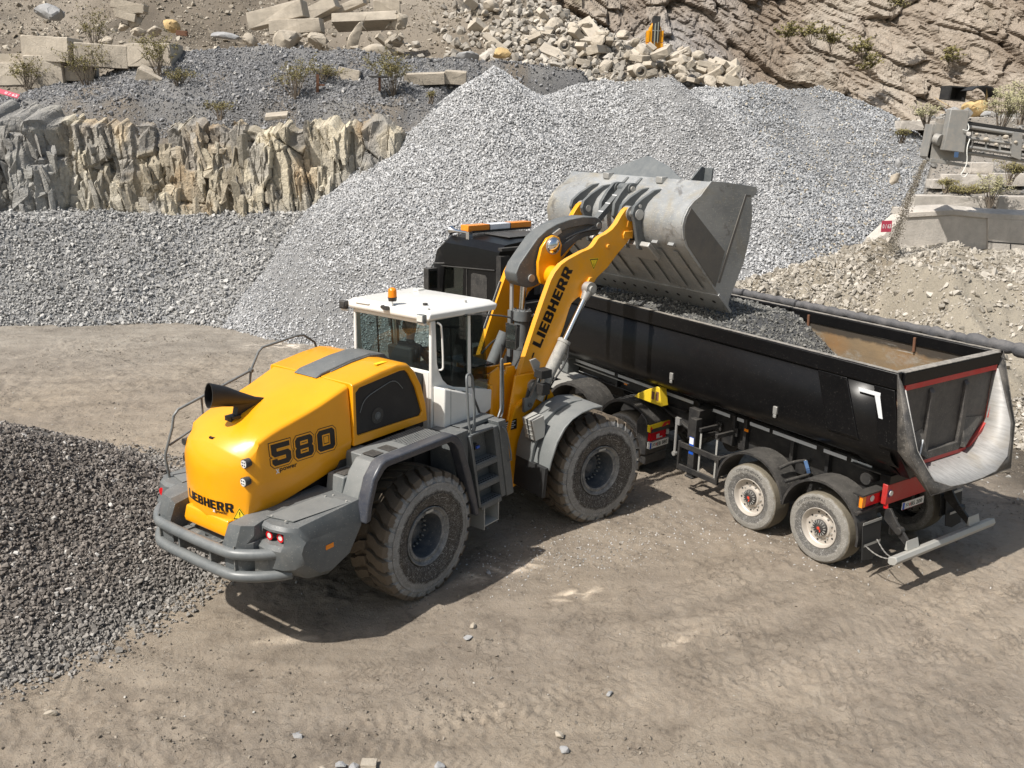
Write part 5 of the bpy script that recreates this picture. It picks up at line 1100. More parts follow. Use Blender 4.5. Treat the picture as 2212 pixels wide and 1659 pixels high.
# link between bellcrank and bucket
b = MB(); p0, p1 = Vector((.84, 0, 4.51)), Vector((1.50, 0, 5.08)); d = (p1 - p0).normalized(); b.loft([[p + Vector((0, y, 0)) + Vector((-d.z, 0, d.x))*h for y, h in ((-.055, -.05), (.055, -.05), (.055, .05), (-.055, .05))] for p in (p0, p1)])
b.cyl(p0 + Vector((0, -.07, 0)), p0 + Vector((0, .07, 0)), .08, n=16); b.cyl(p1 + Vector((0, -.07, 0)), p1 + Vector((0, .07, 0)), .085, n=16); lk = FP(b, 'tilt_link', M['grey'], bevel=.006)
b = MB()
for k in (.30, .52, .74): 
    p = p0.lerp(p1, k); u = Vector((-d.z, 0, d.x)); b.add([p + u*.0515 + Vector((0, -.056, 0)), p + u*.0515 + Vector((0, .056, 0)), p + u*.0515 + d*.014 + Vector((0, .056, 0)), p + u*.0515 + d*.014 + Vector((0, -.056, 0))], [(0, 1, 2, 3)])
b.build('marking', M['whitetext'], lk, smooth=False)
# loader tower
b = MB()
for sg in (-1, 1):
    o_, i_ = sg*.66, sg*.62
    b.prism([(-1.18, 2.40), (-.76, 2.40), (-.62, 2.30), (-.30, 1.80), (-.30, 1.2), (-.70, 1.0), (-1.10, .62), (-1.34, .52), (-1.62, .56), (-1.66, .9), (-1.62, 1.5), (-1.34, 1.58)], o_, i_)
    b.prism([(-1.60, 1.9), (-1.50, 2.44), (-1.34, 2.52), (-1.30, 2.40), (-1.22, 2.40), (-1.20, 2.50), (-1.05, 2.50), (-.9, 2.2), (-1.0, 1.6), (-1.5, 1.5)], sg*.46, sg*.42)
b.bb((-1.62, -.62, 1.5), (-1.56, .62, 2.30)); b.bb((-1.35, -.62, 1.10), (-.35, .62, 1.35)); b.bb((-1.6, -.45, .6), (-1.45, .45, 1.6)); b.prism([(-1.2, 2.30), (-.8, 2.30), (-.5, 1.8), (-1.0, 1.8)], -.62, .62) if False else None
b.bb((-1.5, -.42, 2.36), (-1.1, -.38, 2.40)); b.bb((-1.5, .0, 2.30), (-.75, .05, 2.40)); b.bb((-1.5, -.30, 2.30), (-.80, -.26, 2.38))
FP(b, 'front_frame', Y, bevel=.012)
b = MB(); b.bb((-1.60, -.12, 2.46), (-1.20, .62, 2.485)); gr_ = FP(b, 'walkway_grating', M['plastic'])
b = MB()
for i in range(8):
    for j in range(14): b.cyl((-1.575 + i*.05, -.09 + j*.052, 2.486), (-1.575 + i*.05, -.09 + j*.052, 2.489), .013, n=6)
b.build('hole', M['steel'], gr_, smooth=False)
b = MB(); b.cyl((-.85, -.66, 2.20), (-.85, -.70, 2.20), .10, n=22, m=M['steel']); b.cyl((-.85, -.70, 2.20), (-.85, -.72, 2.20), .06, n=16, m=M['galv']); b.prism([(-.93, 2.24), (-.99, 2.02), (-.93, 1.98), (-.86, 2.08), (-.78, 2.18)], -.665, -.69, m=M['grey'])
FP(b, 'arm_pin')
# headlight bracket, right
b = MB(); b.prism([(-1.10, 1.84), (-1.10, 2.06), (-.98, 2.06), (-.80, 2.42), (-.72, 2.46), (-.70, 2.36), (-.86, 2.06), (-.96, 1.88)], -.74, -.80, m=M['grey']); b.cyl((-1.0, -.80, 1.95), (-1.0, -.82, 1.95), .035, n=12, m=M['plastic'])
b.prism([(-.94, 2.46), (-1.04, 2.66), (-.93, 2.68), (-.84, 2.60), (-.86, 2.48)], -.83, -.80, m=M['steel']); FP(b, 'headlamp_bracket', bevel=.006)
b = MB(); b.box((-.84, -.90, 2.45), (.20, .19, .13), M['rubber']); b.cyl((-.84, -.9, 2.40), (-.84, -.9, 2.30), .04, n=10, m=M['steel']); b.box((-.84, -.92, 2.21), (.15, .15, .17), M['rubber']); b.box((-.738, -.90, 2.45), (.012, .15, .09), M['clear']); b.box((-.762, -.92, 2.21), (.012, .12, .12), M['clear']); FP(b, 'headlamp', bevel=.015)
b = MB(); b.box((-.84, .90, 2.46), (.24, .22, .15), M['plastic']); b.box((-.84, .92, 2.20), (.19, .19, .21), M['plastic']); b.bb((-.9, .64, 2.25), (-.84, .85, 2.31), M['grey']); FP(b, 'headlamp', bevel=.015)
# type plate
b = MB(); b.prism([(-1.40, 1.70), (-1.14, 1.72), (-1.14, 1.56), (-1.40, 1.54)], -.664, -.668, m=M['blacktext'])
for k in range(4): b.prism([(-1.38, 1.68 - k*.032), (-1.17 - .03*(k % 2), 1.695 - k*.032), (-1.17 - .03*(k % 2), 1.683 - k*.032), (-1.38, 1.668 - k*.032)], -.669, -.671, m=M['stripe'])
FP(b, 'type_plate')
b = MB()
for k, dy in enumerate((0, .05)): b.tube([(-1.45, -.68 - dy, 1.42), (-1.52, -.74 - dy, 1.2), (-1.50, -.74 - dy, 1.0), (-1.38, -.72 - dy, .84), (-1.36, -.66 - dy, .74)], .022, 8, M['rubber'], 2)
b.cyl((-1.38, -.74, .84), (-1.34, -.72, .74), .03, n=8, m=M['steel']); FP(b, 'hydraulic_hose')
# front fenders
for sg in (-1, 1):
    pr = [(-1.14, 1.13), (-1.10, 1.28), (-1.00, 1.54), (-.86, 1.74), (-.70, 1.86), (-.52, 1.93), (-.30, 1.965), (-.10, 1.955)]
    b = MB(); n = len(pr); th = .035
    inner_ = [(x + .03*(k < 4), z - th) for k, (x, z) in enumerate(pr)]
    b.prism(pr + inner_[::-1], sg*.70, sg*1.47, m=M['grey_light'])
    b.prism([(-1.20, 1.12), (-1.16, 1.36), (-1.06, 1.62), (-.94, 1.79), (-.70, 1.93), (-.40, 1.99), (-.18, 1.97), (-.30, 1.95), (-.70, 1.87), (-.98, 1.62), (-1.10, 1.34), (-1.14, 1.12)], sg*.72, sg*1.10, m=M['grey_light'])
    f = FP(b, 'front_fender', bevel=.02, seg=3)
    b = MB(); b.prism([(-1.20, 1.16), (-1.14, 1.16), (-1.18, .70), (-1.24, .70)], sg*.74, sg*1.46); b.build('mud_flap', M['rubber'], f, bevel=.004)
    b = MB(); b.prism([(-1.36, 1.50), (-1.30, 1.72), (-1.22, 1.92), (-1.05, 2.02), (-1.05, 1.98), (-1.2, 1.88), (-1.28, 1.68), (-1.32, 1.40)], sg*.66, sg*.72); b.build('fender_bracket', Y, f)
# mirrors
for sg in (-1, 1):
    b = MB(); b.tube([(1.40, sg*.78, 3.50), (1.6, sg*.9, 3.50), (2.0, sg*1.12, 3.44), (2.08, sg*1.16, 3.36)], .013, 8, smooth=1); b.loft([[(2.03 - .02, sg*1.16 + y, z) for y, z in ((-.09, 2.96), (.09, 2.96), (.10, 3.34), (-.10, 3.34))], [(2.12, sg*1.16 + y*.8, z) for y, z in ((-.09, 2.99), (.09, 2.99), (.10, 3.31), (-.10, 3.31))]])
    mi = b.build('mirror', M['plastic'], LD, bevel=.012); b = MB(); b.bb((2.004, sg*1.16 - .08, 3.10), (2.0085, sg*1.16 + .08, 3.32)); b.bb((2.004, sg*1.16 - .08, 2.98), (2.0085, sg*1.16 + .08, 3.085)); b.build('mirror_glass', M['chrome'], mi)
# ---- bucket (front frame axes)
def bucketmat():
    m, nt, bs = newmat('worn_bucket_steel'); vec = coord(nt); 
    c = mix(nt, ramp(nt, noise(nt, vec, 1.6, 7, .65), [(.3, 0.), (.7, 1.)]), (.23, .24, .245), (.39, .395, .39))
    sc = noise(nt, coord(nt, (3, 3, 40), (0, .5, 0)), 2.0, 6, .7); c = mix(nt, ramp(nt, sc, [(.56, 0.), (.66, .55)]), c, (.56, .54, .49))
    c = mix(nt, ramp(nt, noise(nt, vec, 34, 3, .6), [(.62, 0.), (.68, .6)]), c, (.60, .58, .53))
    c = mix(nt, ramp(nt, noise(nt, vec, 1.3, 6, .7, 1.), [(.52, 0.), (.72, .5)]), c, (.34, .27, .15))
    c = mix(nt, ramp(nt, noise(nt, vec, 2.4, 6, .7, .6), [(.58, 0.), (.66, .7)]), c, (.13, .12, .11))
    for s_, d_ in ((3, 1.5), (7, 2.5)):
        a = mathn(nt, 'ABSOLUTE', mathn(nt, 'SUBTRACT', noise(nt, vec, s_, 2, .5, d_), .5)); c = mix(nt, ramp(nt, a, [(0., .5), (.006, 0.)]), c, (.45, .42, .33))
    nt.links.new(c, bs.inputs['Base Color']); bs.inputs['Metallic'].default_value = .3; bs.inputs['Roughness'].default_value = .4; bump(nt, bs, noise(nt, vec, 30, 6, .7), .25, .01); return m
M['bucket'] = bucketmat()
W2 = 1.60
back = [(1.78, 5.275), (1.66, 5.17), (1.56, 5.07), (1.43, 5.00), (1.31, 4.90), (1.23, 4.76), (1.20, 4.62), (1.23, 4.46), (1.31, 4.31), (1.45, 4.16), (1.80, 3.83), (2.14, 3.50), (2.42, 3.24)]
b = MB(); th = .04
def off(pts, d):
    out = []
    for i, p in enumerate(pts):
        a = Vector(pts[max(i-1, 0)]); c = Vector(pts[min(i+1, len(pts)-1)]); t = (c - a).normalized(); n = Vector((-t[1], t[0])); out.append((p[0] + n[0]*d, p[1] + n[1]*d))
    return out
inn = off(back, th); b.prism(back + inn[::-1], -W2, W2)
bucket = FP(b, 'bucket', M['bucket'], ang=40)
side = [(1.78, 5.285), (2.05, 5.27), (2.86, 5.18), (2.90, 5.13), (2.88, 5.06), (2.77, 5.0), (2.83, 4.70), (2.80, 4.32), (2.72, 3.98), (2.56, 3.64), (2.44, 3.40), (2.42, 3.24)] + back[::-1][1:-1]
for sg in (-1, 1):
    b = MB(); b.prism(side, sg*(W2 + .002), sg*(W2 + .034)); sd_ = b.build('bucket_side', M['bucket'], bucket, bevel=.004)
b = MB()
for sg in (-1, 1):
    o_ = sg*(W2 + .035)
    b.prism([(2.60, 5.07), (2.74, 5.05), (2.73, 5.02), (2.64, 5.03), (2.16, 3.68), (2.10, 3.70)], o_, o_ + sg*.012)     # rib
    b.prism([(1.24, 4.62), (1.26, 4.48), (1.35, 4.32), (2.06, 3.62), (2.22, 4.18), (1.36, 4.90), (1.27, 4.76)], o_, o_ + sg*.008)  # wear plate
M['wear'] = paint('dark_wear_steel', (.13, .125, .12), .45, .3, dust=.6, dcol=(.27, .23, .17), dscale=2.5, up=False, speck=.15); b.build('wear_plate', M['wear'], bucket, bevel=.003)
# cutting edge with its bolts
b = MB(); e0 = Vector((2.14, 0, 3.50)); e1 = Vector((2.47, 0, 3.19)); d = (e1 - e0).normalized(); nn = Vector((-d.z, 0, d.x))*-1
def slab(p, q, t0, t1, w_, mb, mat=None):
    n_ = Vector((-(q - p).normalized().z, 0, (q - p).normalized().x)); c_ = [p - n_*t0, q - n_*t0, q - n_*t1, p - n_*t1]
    mb.prism([(v.x, v.z) for v in c_], -w_, w_, m=mat)
slab(e0, e1, -.002, .035, W2 + .04, b) if False else b.prism([(2.13, 3.475), (2.47, 3.155), (2.50, 3.19), (2.16, 3.51)], -(W2 + .055), W2 + .055)
ce = b.build('cutting_edge', M['bucket'], bucket, bevel=.005)
b = MB(); dn = Vector((-.68, 0, -.73))
for k in range(12):
    y = -1.45 + k*2.9/11; p = Vector((2.28, y, 3.334)); b.cyl(p - dn*.01, p + dn*.003, .035, n=14)
b.build('bolt_hole', M['rubber'], ce, smooth=False)
# wear strips under the floor
b = MB()
for y in (-1.35, -1.0, -.62, -.25, .25, .62, 1.0, 1.35):
    b.add([(1.38, y - .05, 4.205), (1.38, y + .05, 4.205), (2.06, y + .05, 3.545), (2.06, y - .05, 3.545), (1.374, y - .05, 4.199), (1.374, y + .05, 4.199), (2.054, y + .05, 3.539), (2.054, y - .05, 3.539)], [(0, 1, 2, 3), (7, 6, 5, 4), (0, 4, 5, 1), (1, 5, 6, 2), (2, 6, 7, 3), (3, 7, 4, 0)])
    b.box((1.29, y, 4.31), (.05, .12, .05), None, Matrix.Rotation(.7, 3, 'Y'))
b.build('wear_strip', M['bucket'], bucket)
b = MB()
for y0, y1 in ((-.96, -.36), (.36, .96)): b.add([(1.17, y0, 4.24), (1.17, y1, 4.24), (1.45, y1, 3.99), (1.45, y0, 3.99), (1.22, y0, 4.31), (1.22, y1, 4.31), (1.50, y1, 4.06), (1.50, y0, 4.06)], [(0, 1, 2, 3), (7, 6, 5, 4), (0, 4, 5, 1), (1, 5, 6, 2), (2, 6, 7, 3), (3, 7, 4, 0)])
b.build('stop_block', M['steel'], bucket, bevel=.015)
# hinge lugs and crank lugs
b = MB()
lug = [(1.02, 4.86), (.98, 4.74), (1.04, 4.62), (1.10, 4.40), (1.16, 4.18), (1.36, 4.14), (1.40, 4.3), (1.30, 4.6), (1.34, 4.84), (1.50, 5.00), (1.62, 5.12), (1.45, 5.10), (1.18, 4.97)]
for y in (-.74, -.46, .46, .74): b.prism(lug, y - .03, y + .03)
lug2 = [(1.28, 4.50), (1.12, 4.66), (1.14, 4.86), (1.26, 5.02), (1.40, 5.16), (1.50, 5.18), (1.62, 5.17), (1.74, 5.26), (1.70, 5.12), (1.45, 5.0), (1.33, 4.86), (1.30, 4.3)]
for y in (-.16, .16): b.prism(lug2, y - .03, y + .03); b.cyl((1.50, y - .045, 5.08), (1.50, y + .045, 5.08), .09, n=20)
b.build('hinge_lug', M['grey'], bucket, bevel=.008)
b = MB(); b.cyl((1.50, -.23, 5.08), (1.50, .23, 5.08), .045, n=16)
for sg in (-1, 1):
    b.cyl((1.12, sg*.42, 4.73), (1.12, sg*.80, 4.73), .055, n=18); b.ring((1.12, sg*.775, 4.73), (1.12, sg*.795, 4.73), .085, .05, 20); b.cyl((1.13, sg*.775, 4.86), (1.13, sg*.79, 4.86), .03, n=10)
    b.cyl((1.12, sg*.485, 4.73), (1.12, sg*.615, 4.73), .12, n=24)
b.build('pin', M['steel'], bucket)
b = MB(); b.bb((1.66, -.70, 5.20), (1.80, -.56, 5.30), M['steel']); b.bb((1.66, .56, 5.20), (1.80, .70, 5.30), M['steel']); b.prism([(1.30, 5.13), (1.36, 5.19), (1.72, 5.25), (1.80, 5.27)], -.40, -.22, m=M['grey']) if False else None; b.build('stopper', None, bucket, bevel=.01)
# spill guard
b = MB(); 
b.add([(1.86, 1.0, 5.265), (1.86, -.95, 5.26), (2.02, -.45, 5.46), (2.10, .10, 5.60), (1.89, 1.0, 5.265), (1.89, -.95, 5.26), (2.05, -.45, 5.46), (2.13, .10, 5.60)], [(0, 1, 2, 3), (7, 6, 5, 4), (0, 4, 5, 1), (1, 5, 6, 2), (2, 6, 7, 3), (3, 7, 4, 0)])
b.build('spill_guard', M['grey_clean'], bucket, bevel=.006)
b = MB(); b.prism([(2.55, 5.12), (2.98, 5.10), (3.0, 5.42), (2.90, 5.44)], -.42, -.38); b.prism([(2.97, 5.10), (3.01, 5.10), (3.03, 5.42), (2.99, 5.42)], -.58, -.38); b.build('spill_guard', M['grey'], bucket, bevel=.006)
# ---- strapped chock on the front fender (its own thing)
root = LD
th_ = LD.rotation_euler.z
def world_of(fr, p):
    if fr == 'F':
        c, s = math.cos(A_), math.sin(A_); p = (FL[0] + p[0]*c - p[1]*s, FL[1] + p[0]*s + p[1]*c, p[2])
    c, s = math.cos(th_), math.sin(th_); return (LD.location.x + p[0]*c - p[1]*s, LD.location.y + p[0]*s + p[1]*c, p[2])
b = MB(); b.prism([(-.14, -.21), (.07, -.21), (.13, -.02), (.13, .20), (-.14, .20)], -.15, .15, m=M['galv'])
for z in (-.12, -.02, .08): b.prism([(-.143, z), (-.143, z + .025), (-.15, z + .025), (-.15, z)], -.14, .14, m=M['galv'])
ck_ = b.build('wheel_chock', None, None, bevel=.012)
ck_.location = world_of('F', (-1.10, -1.06, 1.70)); ck_.scale = (.82, .82, .82); ck_.rotation_euler = (0, -.22, th_ + A_)
tag(ck_, 'grey white wheel chocks strapped to the loader front fender', 'wheel chock')
b = MB(); b.ring((0, 0, -.03), (0, 0, .0), .01, .005, 6, M['rubber']) if False else None; b.bb((-.158, -.012, -.21), (.14, .012, .207), M['rubber']); st = b.build('strap', None, ck_)
# ---- driver
def skin(name, nodes, edges, mat, parent=None, sub=2):
    me = bpy.data.meshes.new(name); me.from_pydata([n[:3] for n in nodes], edges, []); o = bpy.data.objects.new(name, me); COL.objects.link(o); o.parent = parent
    sm = o.modifiers.new('skin', 'SKIN'); me.skin_vertices.new() if not me.skin_vertices else None
    for v, n in zip(me.skin_vertices[0].data, nodes): v.radius = (n[3], n[4] if len(n) > 4 else n[3])
    me.skin_vertices[0].data[0].use_root = True
    sb = o.modifiers.new('sub', 'SUBSURF'); sb.levels = sb.render_levels = sub
    bpy.context.view_layer.update(); dg = bpy.context.evaluated_depsgraph_get(); m2 = bpy.data.meshes.new_from_object(o.evaluated_get(dg), depsgraph=dg)
    o.modifiers.clear(); o.data = m2; m2.materials.clear(); m2.materials.append(mat); m2.shade_smooth(); return o
def person(loc, rz, label, cloth, small=False):
    nodes = [(0, 0, .10, .15, .12), (.02, 0, .30, .14, .11), (.03, 0, .48, .16, .12), (.04, 0, .60, .08, .07), (.05, 0, .68, .055), (.06, 0, .74, .07, .075), (.07, 0, .84, .095, .08), (.06, 0, .92, .07, .06),
             (.03, -.19, .55, .065), (.18, -.26, .33, .05), (.42, -.17, .36, .038), (.49, -.14, .39, .034), (.03, .19, .55, .065), (.20, .25, .32, .05), (.44, .15, .38, .038), (.51, .12, .41, .034),
             (.10, -.10, .08, .09), (.46, -.14, .09, .065), (.50, -.14, -.30, .05), (.62, -.14, -.36, .04), (.10, .10, .08, .09), (.46, .14, .09, .065), (.50, .14, -.30, .05), (.62, .14, -.36, .04)]
    edges = [(0, 1), (1, 2), (2, 3), (3, 4), (4, 5), (5, 6), (6, 7), (2, 8), (8, 9), (9, 10), (10, 11), (2, 12), (12, 13), (13, 14), (14, 15), (0, 16), (16, 17), (17, 18), (18, 19), (0, 20), (20, 21), (21, 22), (22, 23)]
    for side_, base, y in (( -1, 11, -.14), (1, 15, .12)):       # fingers closing on the wheel
        for k in range(4):
            i = len(nodes); yy = y + (k - 1.5)*.022; nodes += [(.545 + (.51 - .49)*(side_ > 0), yy, .41, .010), (.565, yy, .385, .009), (.55, yy, .365, .008)]; edges += [(base, i), (i, i+1), (i+1, i+2)]
        i = len(nodes); nodes += [(.50, y - side_*.05, .40, .011), (.53, y - side_*.055, .39, .009)]; edges += [(base, i), (i, i+1)]
    o = skin('person', nodes, edges, M['skin'])
    # clothing material by height: everything below the neck and above the wrists
    o.data.materials.append(cloth)
    for p in o.data.polygons:
        c = p.center; hand = c.x > .40 and c.z > .30; p.material_index = 0 if (c.z > .66 or hand) else 1
    f = MB(); f.sphere((.165, 0, .83), .016, None, 8, 6, (1, .9, 1.4)); f.sphere((.135, -.035, .855), .012, M['whitetext'], 8, 6); f.sphere((.135, .035, .855), .012, M['whitetext'], 8, 6); f.box((.14, 0, .785), (.02, .05, .008), M['redlens'])
    f.sphere((.06, -.093, .835), .022, M['skin'], 8, 6, (.8, .4, 1.3)); f.sphere((.06, .093, .835), .022, M['skin'], 8, 6, (.8, .4, 1.3)); f.mats[0] = M['skin'] if f.mats[0] is None else f.mats[0]
    f.build('face', None, o)
    h_ = MB(); rings = []
    h_.sphere((.028, 0, .85), .108, None, 18, 10, (.98, .95, 1.12)); h_.build('hair', M['hair'], o)
    o.location = loc; o.rotation_euler = (0, 0, rz); tag(o, label, 'person'); return o
p_ = world_of('R', (1.14, .02, 2.42)); person(p_, th_, 'dark haired driver in dark clothes seated in the white loader cab, hands on the wheel', M['cloth'])
# ================================================================ dump trailer  (x forwards, y = near side)
TR = empty('dump_trailer', (5.4711, 12.9269, 0), 2.1733, 'black half pipe dump trailer under the raised bucket, partly loaded with dark gravel', 'dump trailer')
def bedmat():
    m, nt, bs = newmat('worn_bed_steel'); vec = coord(nt)
    c = mix(nt, ramp(nt, noise(nt, coord(nt, (.5, 1, 2)), 1.5, 7, .7), [(.3, 0.), (.65, 1.)]), (.17, .135, .095), (.30, .215, .125))
    c = mix(nt, ramp(nt, noise(nt, coord(nt, (1, 4, 1.3), (0, .3, 0)), 2.3, 8, .75), [(.5, 0.), (.66, .75)]), c, (.36, .35, .32))
    c = mix(nt, ramp(nt, noise(nt, vec, 1.1, 5), [(.5, 0.), (.7, .7)]), c, (.33, .17, .06))
    sp = N(nt, 'ShaderNodeSeparateXYZ'); nt.links.new(vec, sp.inputs[0]); up = ramp(nt, mathn(nt, 'ADD', sp.outputs['Z'], mathn(nt, 'MULTIPLY', noise(nt, coord(nt, (.6, 1, 1)), 3, 5), .18)), [(0, 0.), (1., 1.)])
    k = ramp(nt, mathn(nt, 'SUBTRACT', mathn(nt, 'ADD', sp.outputs['Z'], mathn(nt, 'MULTIPLY', noise(nt, vec, 4, 5), .15)), 2.3), [(.52, 0.), (.57, .9)])
    c = mix(nt, k, c, (.05, .045, .04)); c = mix(nt, ramp(nt, noise(nt, coord(nt, (.4, 2, 9)), 2.4, 6, .7), [(.6, 0.), (.66, .8)]), c, (.42, .40, .36))
    nt.links.new(c, bs.inputs['Base Color']); bs.inputs['Metallic'].default_value = .3; bs.inputs['Roughness'].default_value = .5; bump(nt, bs, noise(nt, vec, 20, 6), .2, .01); return m
M['bed'] = bedmat()
def chutemat():
    m, nt, bs = newmat('polished_chute'); v = coord(nt, (.7, 14, 14)); vec = coord(nt)
    c = mix(nt, ramp(nt, noise(nt, v, 1.5, 5, .7), [(.38, 0.), (.6, 1.)]), (.27, .265, .255), (.37, .362, .35)); c = mix(nt, ramp(nt, noise(nt, vec, 1.3, 5), [(.55, 0.), (.75, .6)]), c, (.30, .25, .17))
    nt.links.new(c, bs.inputs['Base Color']); bs.inputs['Metallic'].default_value = .1; bs.inputs['Roughness'].default_value = .6; return m
M['chute'] = chutemat()
M['tail'] = paint('dusty_black_steel', (.04, .038, .036), .55, dust=.85, dcol=(.20, .18, .155), dscale=5, speck=.5, up=False)
M['raildust'] = paint('dusty_rail', (.03, .03, .03), .55, dust=.9, dcol=(.30, .275, .24), dscale=9, speck=.6)
M['inner_black'] = paint('scratched_gate', (.045, .042, .042), .5, dust=.75, dcol=(.16, .145, .125), dscale=6, speck=.2, up=False, streak=.2)
def sec(w, zt, zk, zb, wb, n=6):
    """half section from the top rim down to the keel"""
    pts = [(w, zt), (w, zk + .25), (w - .01, zk + .05)]
    for k in range(1, n + 1):
        a = k/n*math.pi/2*.86; pts.append((w - .01 - (w - wb)*(1 - math.cos(a))*1.15, zk + .05 - (zk - zb + .05)*math.sin(a)/math.sin(math.pi/2*.86)))
    return pts
def full(h): return h + [(-y, z) for y, z in reversed(h)]
SX = [6.95, 6.6, 4.5, 2.5, .3, -.05, -.95]
def outer_ring(x):
    t = ip(x, [-1, .3, 6.6, 7], [0, 0, 0, 1]); w = 1.22; zk = 2.0
    return [(x, y, z) for y, z in full(sec(w - .05*t, 2.87, zk, 1.66 + .15*t, .70))]
b = MB(); b.loft([outer_ring(x) for x in SX], None, cap=False, close=False)
bed = b.build('dump_body', M['black'], TR, ang=22)
so_ = bed.modifiers.new('solid', 'SOLIDIFY'); so_.thickness = .03; so_.offset = 0
b = MB()
def inner_ring(x): return [(x, y, z) for y, z in full(sec(1.17, 3.0, 2.02, 1.74, .68))]
b.loft([inner_ring(x) for x in (6.8, 4.5, 2.5, .3, -.9)], None, cap=False, close=False); b.build('bed_lining', M['bed'], bed, ang=22)
b = MB(); b.prism([(y*.99, z) for y, z in full(sec(1.2, 3.05, 2.0, 1.68, .70))], 6.75, 6.9, 'x'); b.build('front_wall', M['black'], bed, bevel=.01)
for sg in (-1, 1):      # top rails
    b = MB(); b.prism([(sg*1.145, 2.90), (sg*1.145, 3.06), (sg*1.16, 3.075), (sg*1.255, 3.075), (sg*1.27, 3.06), (sg*1.265, 2.86), (sg*1.24, 2.84), (sg*1.20, 2.84), (sg*1.18, 2.90)], -.955, 6.9, 'x', M['black'])
    rl = b.build('top_rail', None, bed, bevel=.006); b = MB(); b.bb((-.93, sg*1.165, 3.0752), (6.8, sg*1.25, 3.0795), M['raildust']); b.build('rail_dust', None, rl)
# stiffening ribs near the tail, both sides
for sg in (-1, 1):
    b = MB()
    def shell(x0, x1, x0b, x1b, x0c, x1c, w=1.255):
        o_ = sg*w; i_ = sg*(w - .04); zk = 2.06; lw = sg*.80
        return [(x0, o_, 2.84), (x1, o_, 2.84), (x1b, o_, zk), (x0b, o_, zk), (x1c, lw, 1.55), (x0c, lw, 1.55), (x0, i_, 2.84), (x1, i_, 2.84), (x1b, i_, zk), (x0b, i_, zk), (x1c, lw*.9, 1.62), (x0c, lw*.9, 1.62)]
    F_ = [(0, 1, 2, 3), (3, 2, 4, 5), (7, 6, 9, 8), (8, 9, 11, 10), (0, 3, 9, 6), (3, 5, 11, 9), (1, 7, 8, 2), (2, 8, 10, 4), (0, 6, 7, 1), (5, 4, 10, 11)]
    b.add(shell(.28, -.20, .02, -.48, -.42, -.92, 1.262), F_)
    b.add(shell(-.62, -.93, -.80, -1.10, -.92, -1.05, 1.262), F_)
    b.build('body_rib', M['black'], bed, bevel=.008)
# tail: flange, gate, chute
Oo = [(-.955, 1.275, 3.075), (-.975, 1.275, 2.86), (-1.29, 1.285, 2.06), (-1.475, .99, 1.50)]
Ii = [(-.965, 1.165, 2.955), (-.985, 1.15, 2.84), (-1.29, 1.16, 2.10), (-1.45, .90, 1.66)]
Bo = [(-.955, 1.275, 3.075), (-.955, 1.275, 2.84), (-1.10, 1.26, 2.06), (-1.10, .80, 1.45)]
mir = lambda L: [(x, -y, z) for x, y, z in reversed(L)]
o_, i_, k_ = Oo + mir(Oo), Ii + mir(Ii), Bo + mir(Bo)
mid_o = 4
b = MB()
def strip(A, B_, m): 
    n = len(A); b.add(A + B_, [(k, k + 1, n + k + 1, n + k) for k in range(n - 1)], m)
# inner chute lip: rounded U
chl = [(-1.0, 1.125, 2.84), (-1.29, 1.14, 2.10), (-1.37, 1.03, 1.89), (-1.44, .90, 1.68), (-1.49, .55, 1.545), (-1.50, .2, 1.52)]; chl = chl + mir(chl)
gin = [(-.93, 1.10, 2.84), (-.95, 1.10, 2.10), (-.96, 1.0, 1.90), (-.97, .75, 1.73), (-.97, .45, 1.665), (-.97, .2, 1.66)]; gin = gin + mir(gin)
strip(chl, gin, M['chute'])
b.build('discharge_chute', None, bed, ang=50).modifiers.new('solid', 'SOLIDIFY').thickness = .012
b = MB()
ol = [(-.955, 1.275, 3.075), (-1.285, 1.285, 2.06), (-1.38, 1.1375, 1.78), (-1.475, .99, 1.50), (-1.49, .55, 1.50), (-1.495, .2, 1.50)]; ol = ol + mir(ol)
cl2 = [(-.985, 1.13, 2.86)] + chl[1:-1] + [(-.985, -1.13, 2.86)]
strip(ol, cl2, M['tail'])
bk2 = [(-.94, 1.275, 3.07), (-1.10, 1.28, 2.06), (-1.27, 1.13, 1.79), (-1.44, .985, 1.51), (-1.44, .5, 1.515), (-1.44, .2, 1.515)]; bk2 = bk2 + mir(bk2)
strip(bk2, ol, M['tail'])
tf = b.build('tail_flange', None, bed, ang=25); so_ = tf.modifiers.new('solid', 'SOLIDIFY'); so_.thickness = .014
b = MB(); b.bb((-.985, -1.15, 2.90), (-.86, 1.15, 3.062), M['black']); b.bb((-.985, -1.15, 3.064), (-.86, 1.15, 3.080), M['raildust']); b.build('tail_crossbar', None, bed, bevel=.006)
gt = [(1.10, 2.89), (1.09, 2.06), (.62, 1.69), (-.62, 1.69), (-1.09, 2.06), (-1.10, 2.89)]
b = MB(); b.prism(gt, -.90, -.93, 'x', M['inner_black'])
gate = b.build('tailgate', None, bed)
b = MB()
def bar(p, q, wd, x=-.955, m=None, t=.03):
    p, q = Vector((x, *p)), Vector((x, *q)); d = (q - p).normalized(); n = Vector((0, -d.z, d.y))*wd; b.add([p, q, q + n, p + n] + [v + Vector((t, 0, 0)) for v in (p, q, q + n, p + n)], [(0, 1, 2, 3), (7, 6, 5, 4), (0, 4, 5, 1), (1, 5, 6, 2), (2, 6, 7, 3), (3, 7, 4, 0)], m)
b.bb((-.985, -1.10, 2.825), (-.93, 1.10, 2.898), M['red'])
for sg in (-1, 1):
    bar((sg*1.10, 2.823), (sg*1.09, 2.06), sg*.06, -.985, M['red'], .05); bar((sg*1.09, 2.058), (sg*.62, 1.69), sg*.055, -.985, M['red'], .05)
b.bb((-.985, -.62, 1.685), (-.935, .62, 1.74), M['red']); b.build('gate_frame', None, gate)
b = MB()
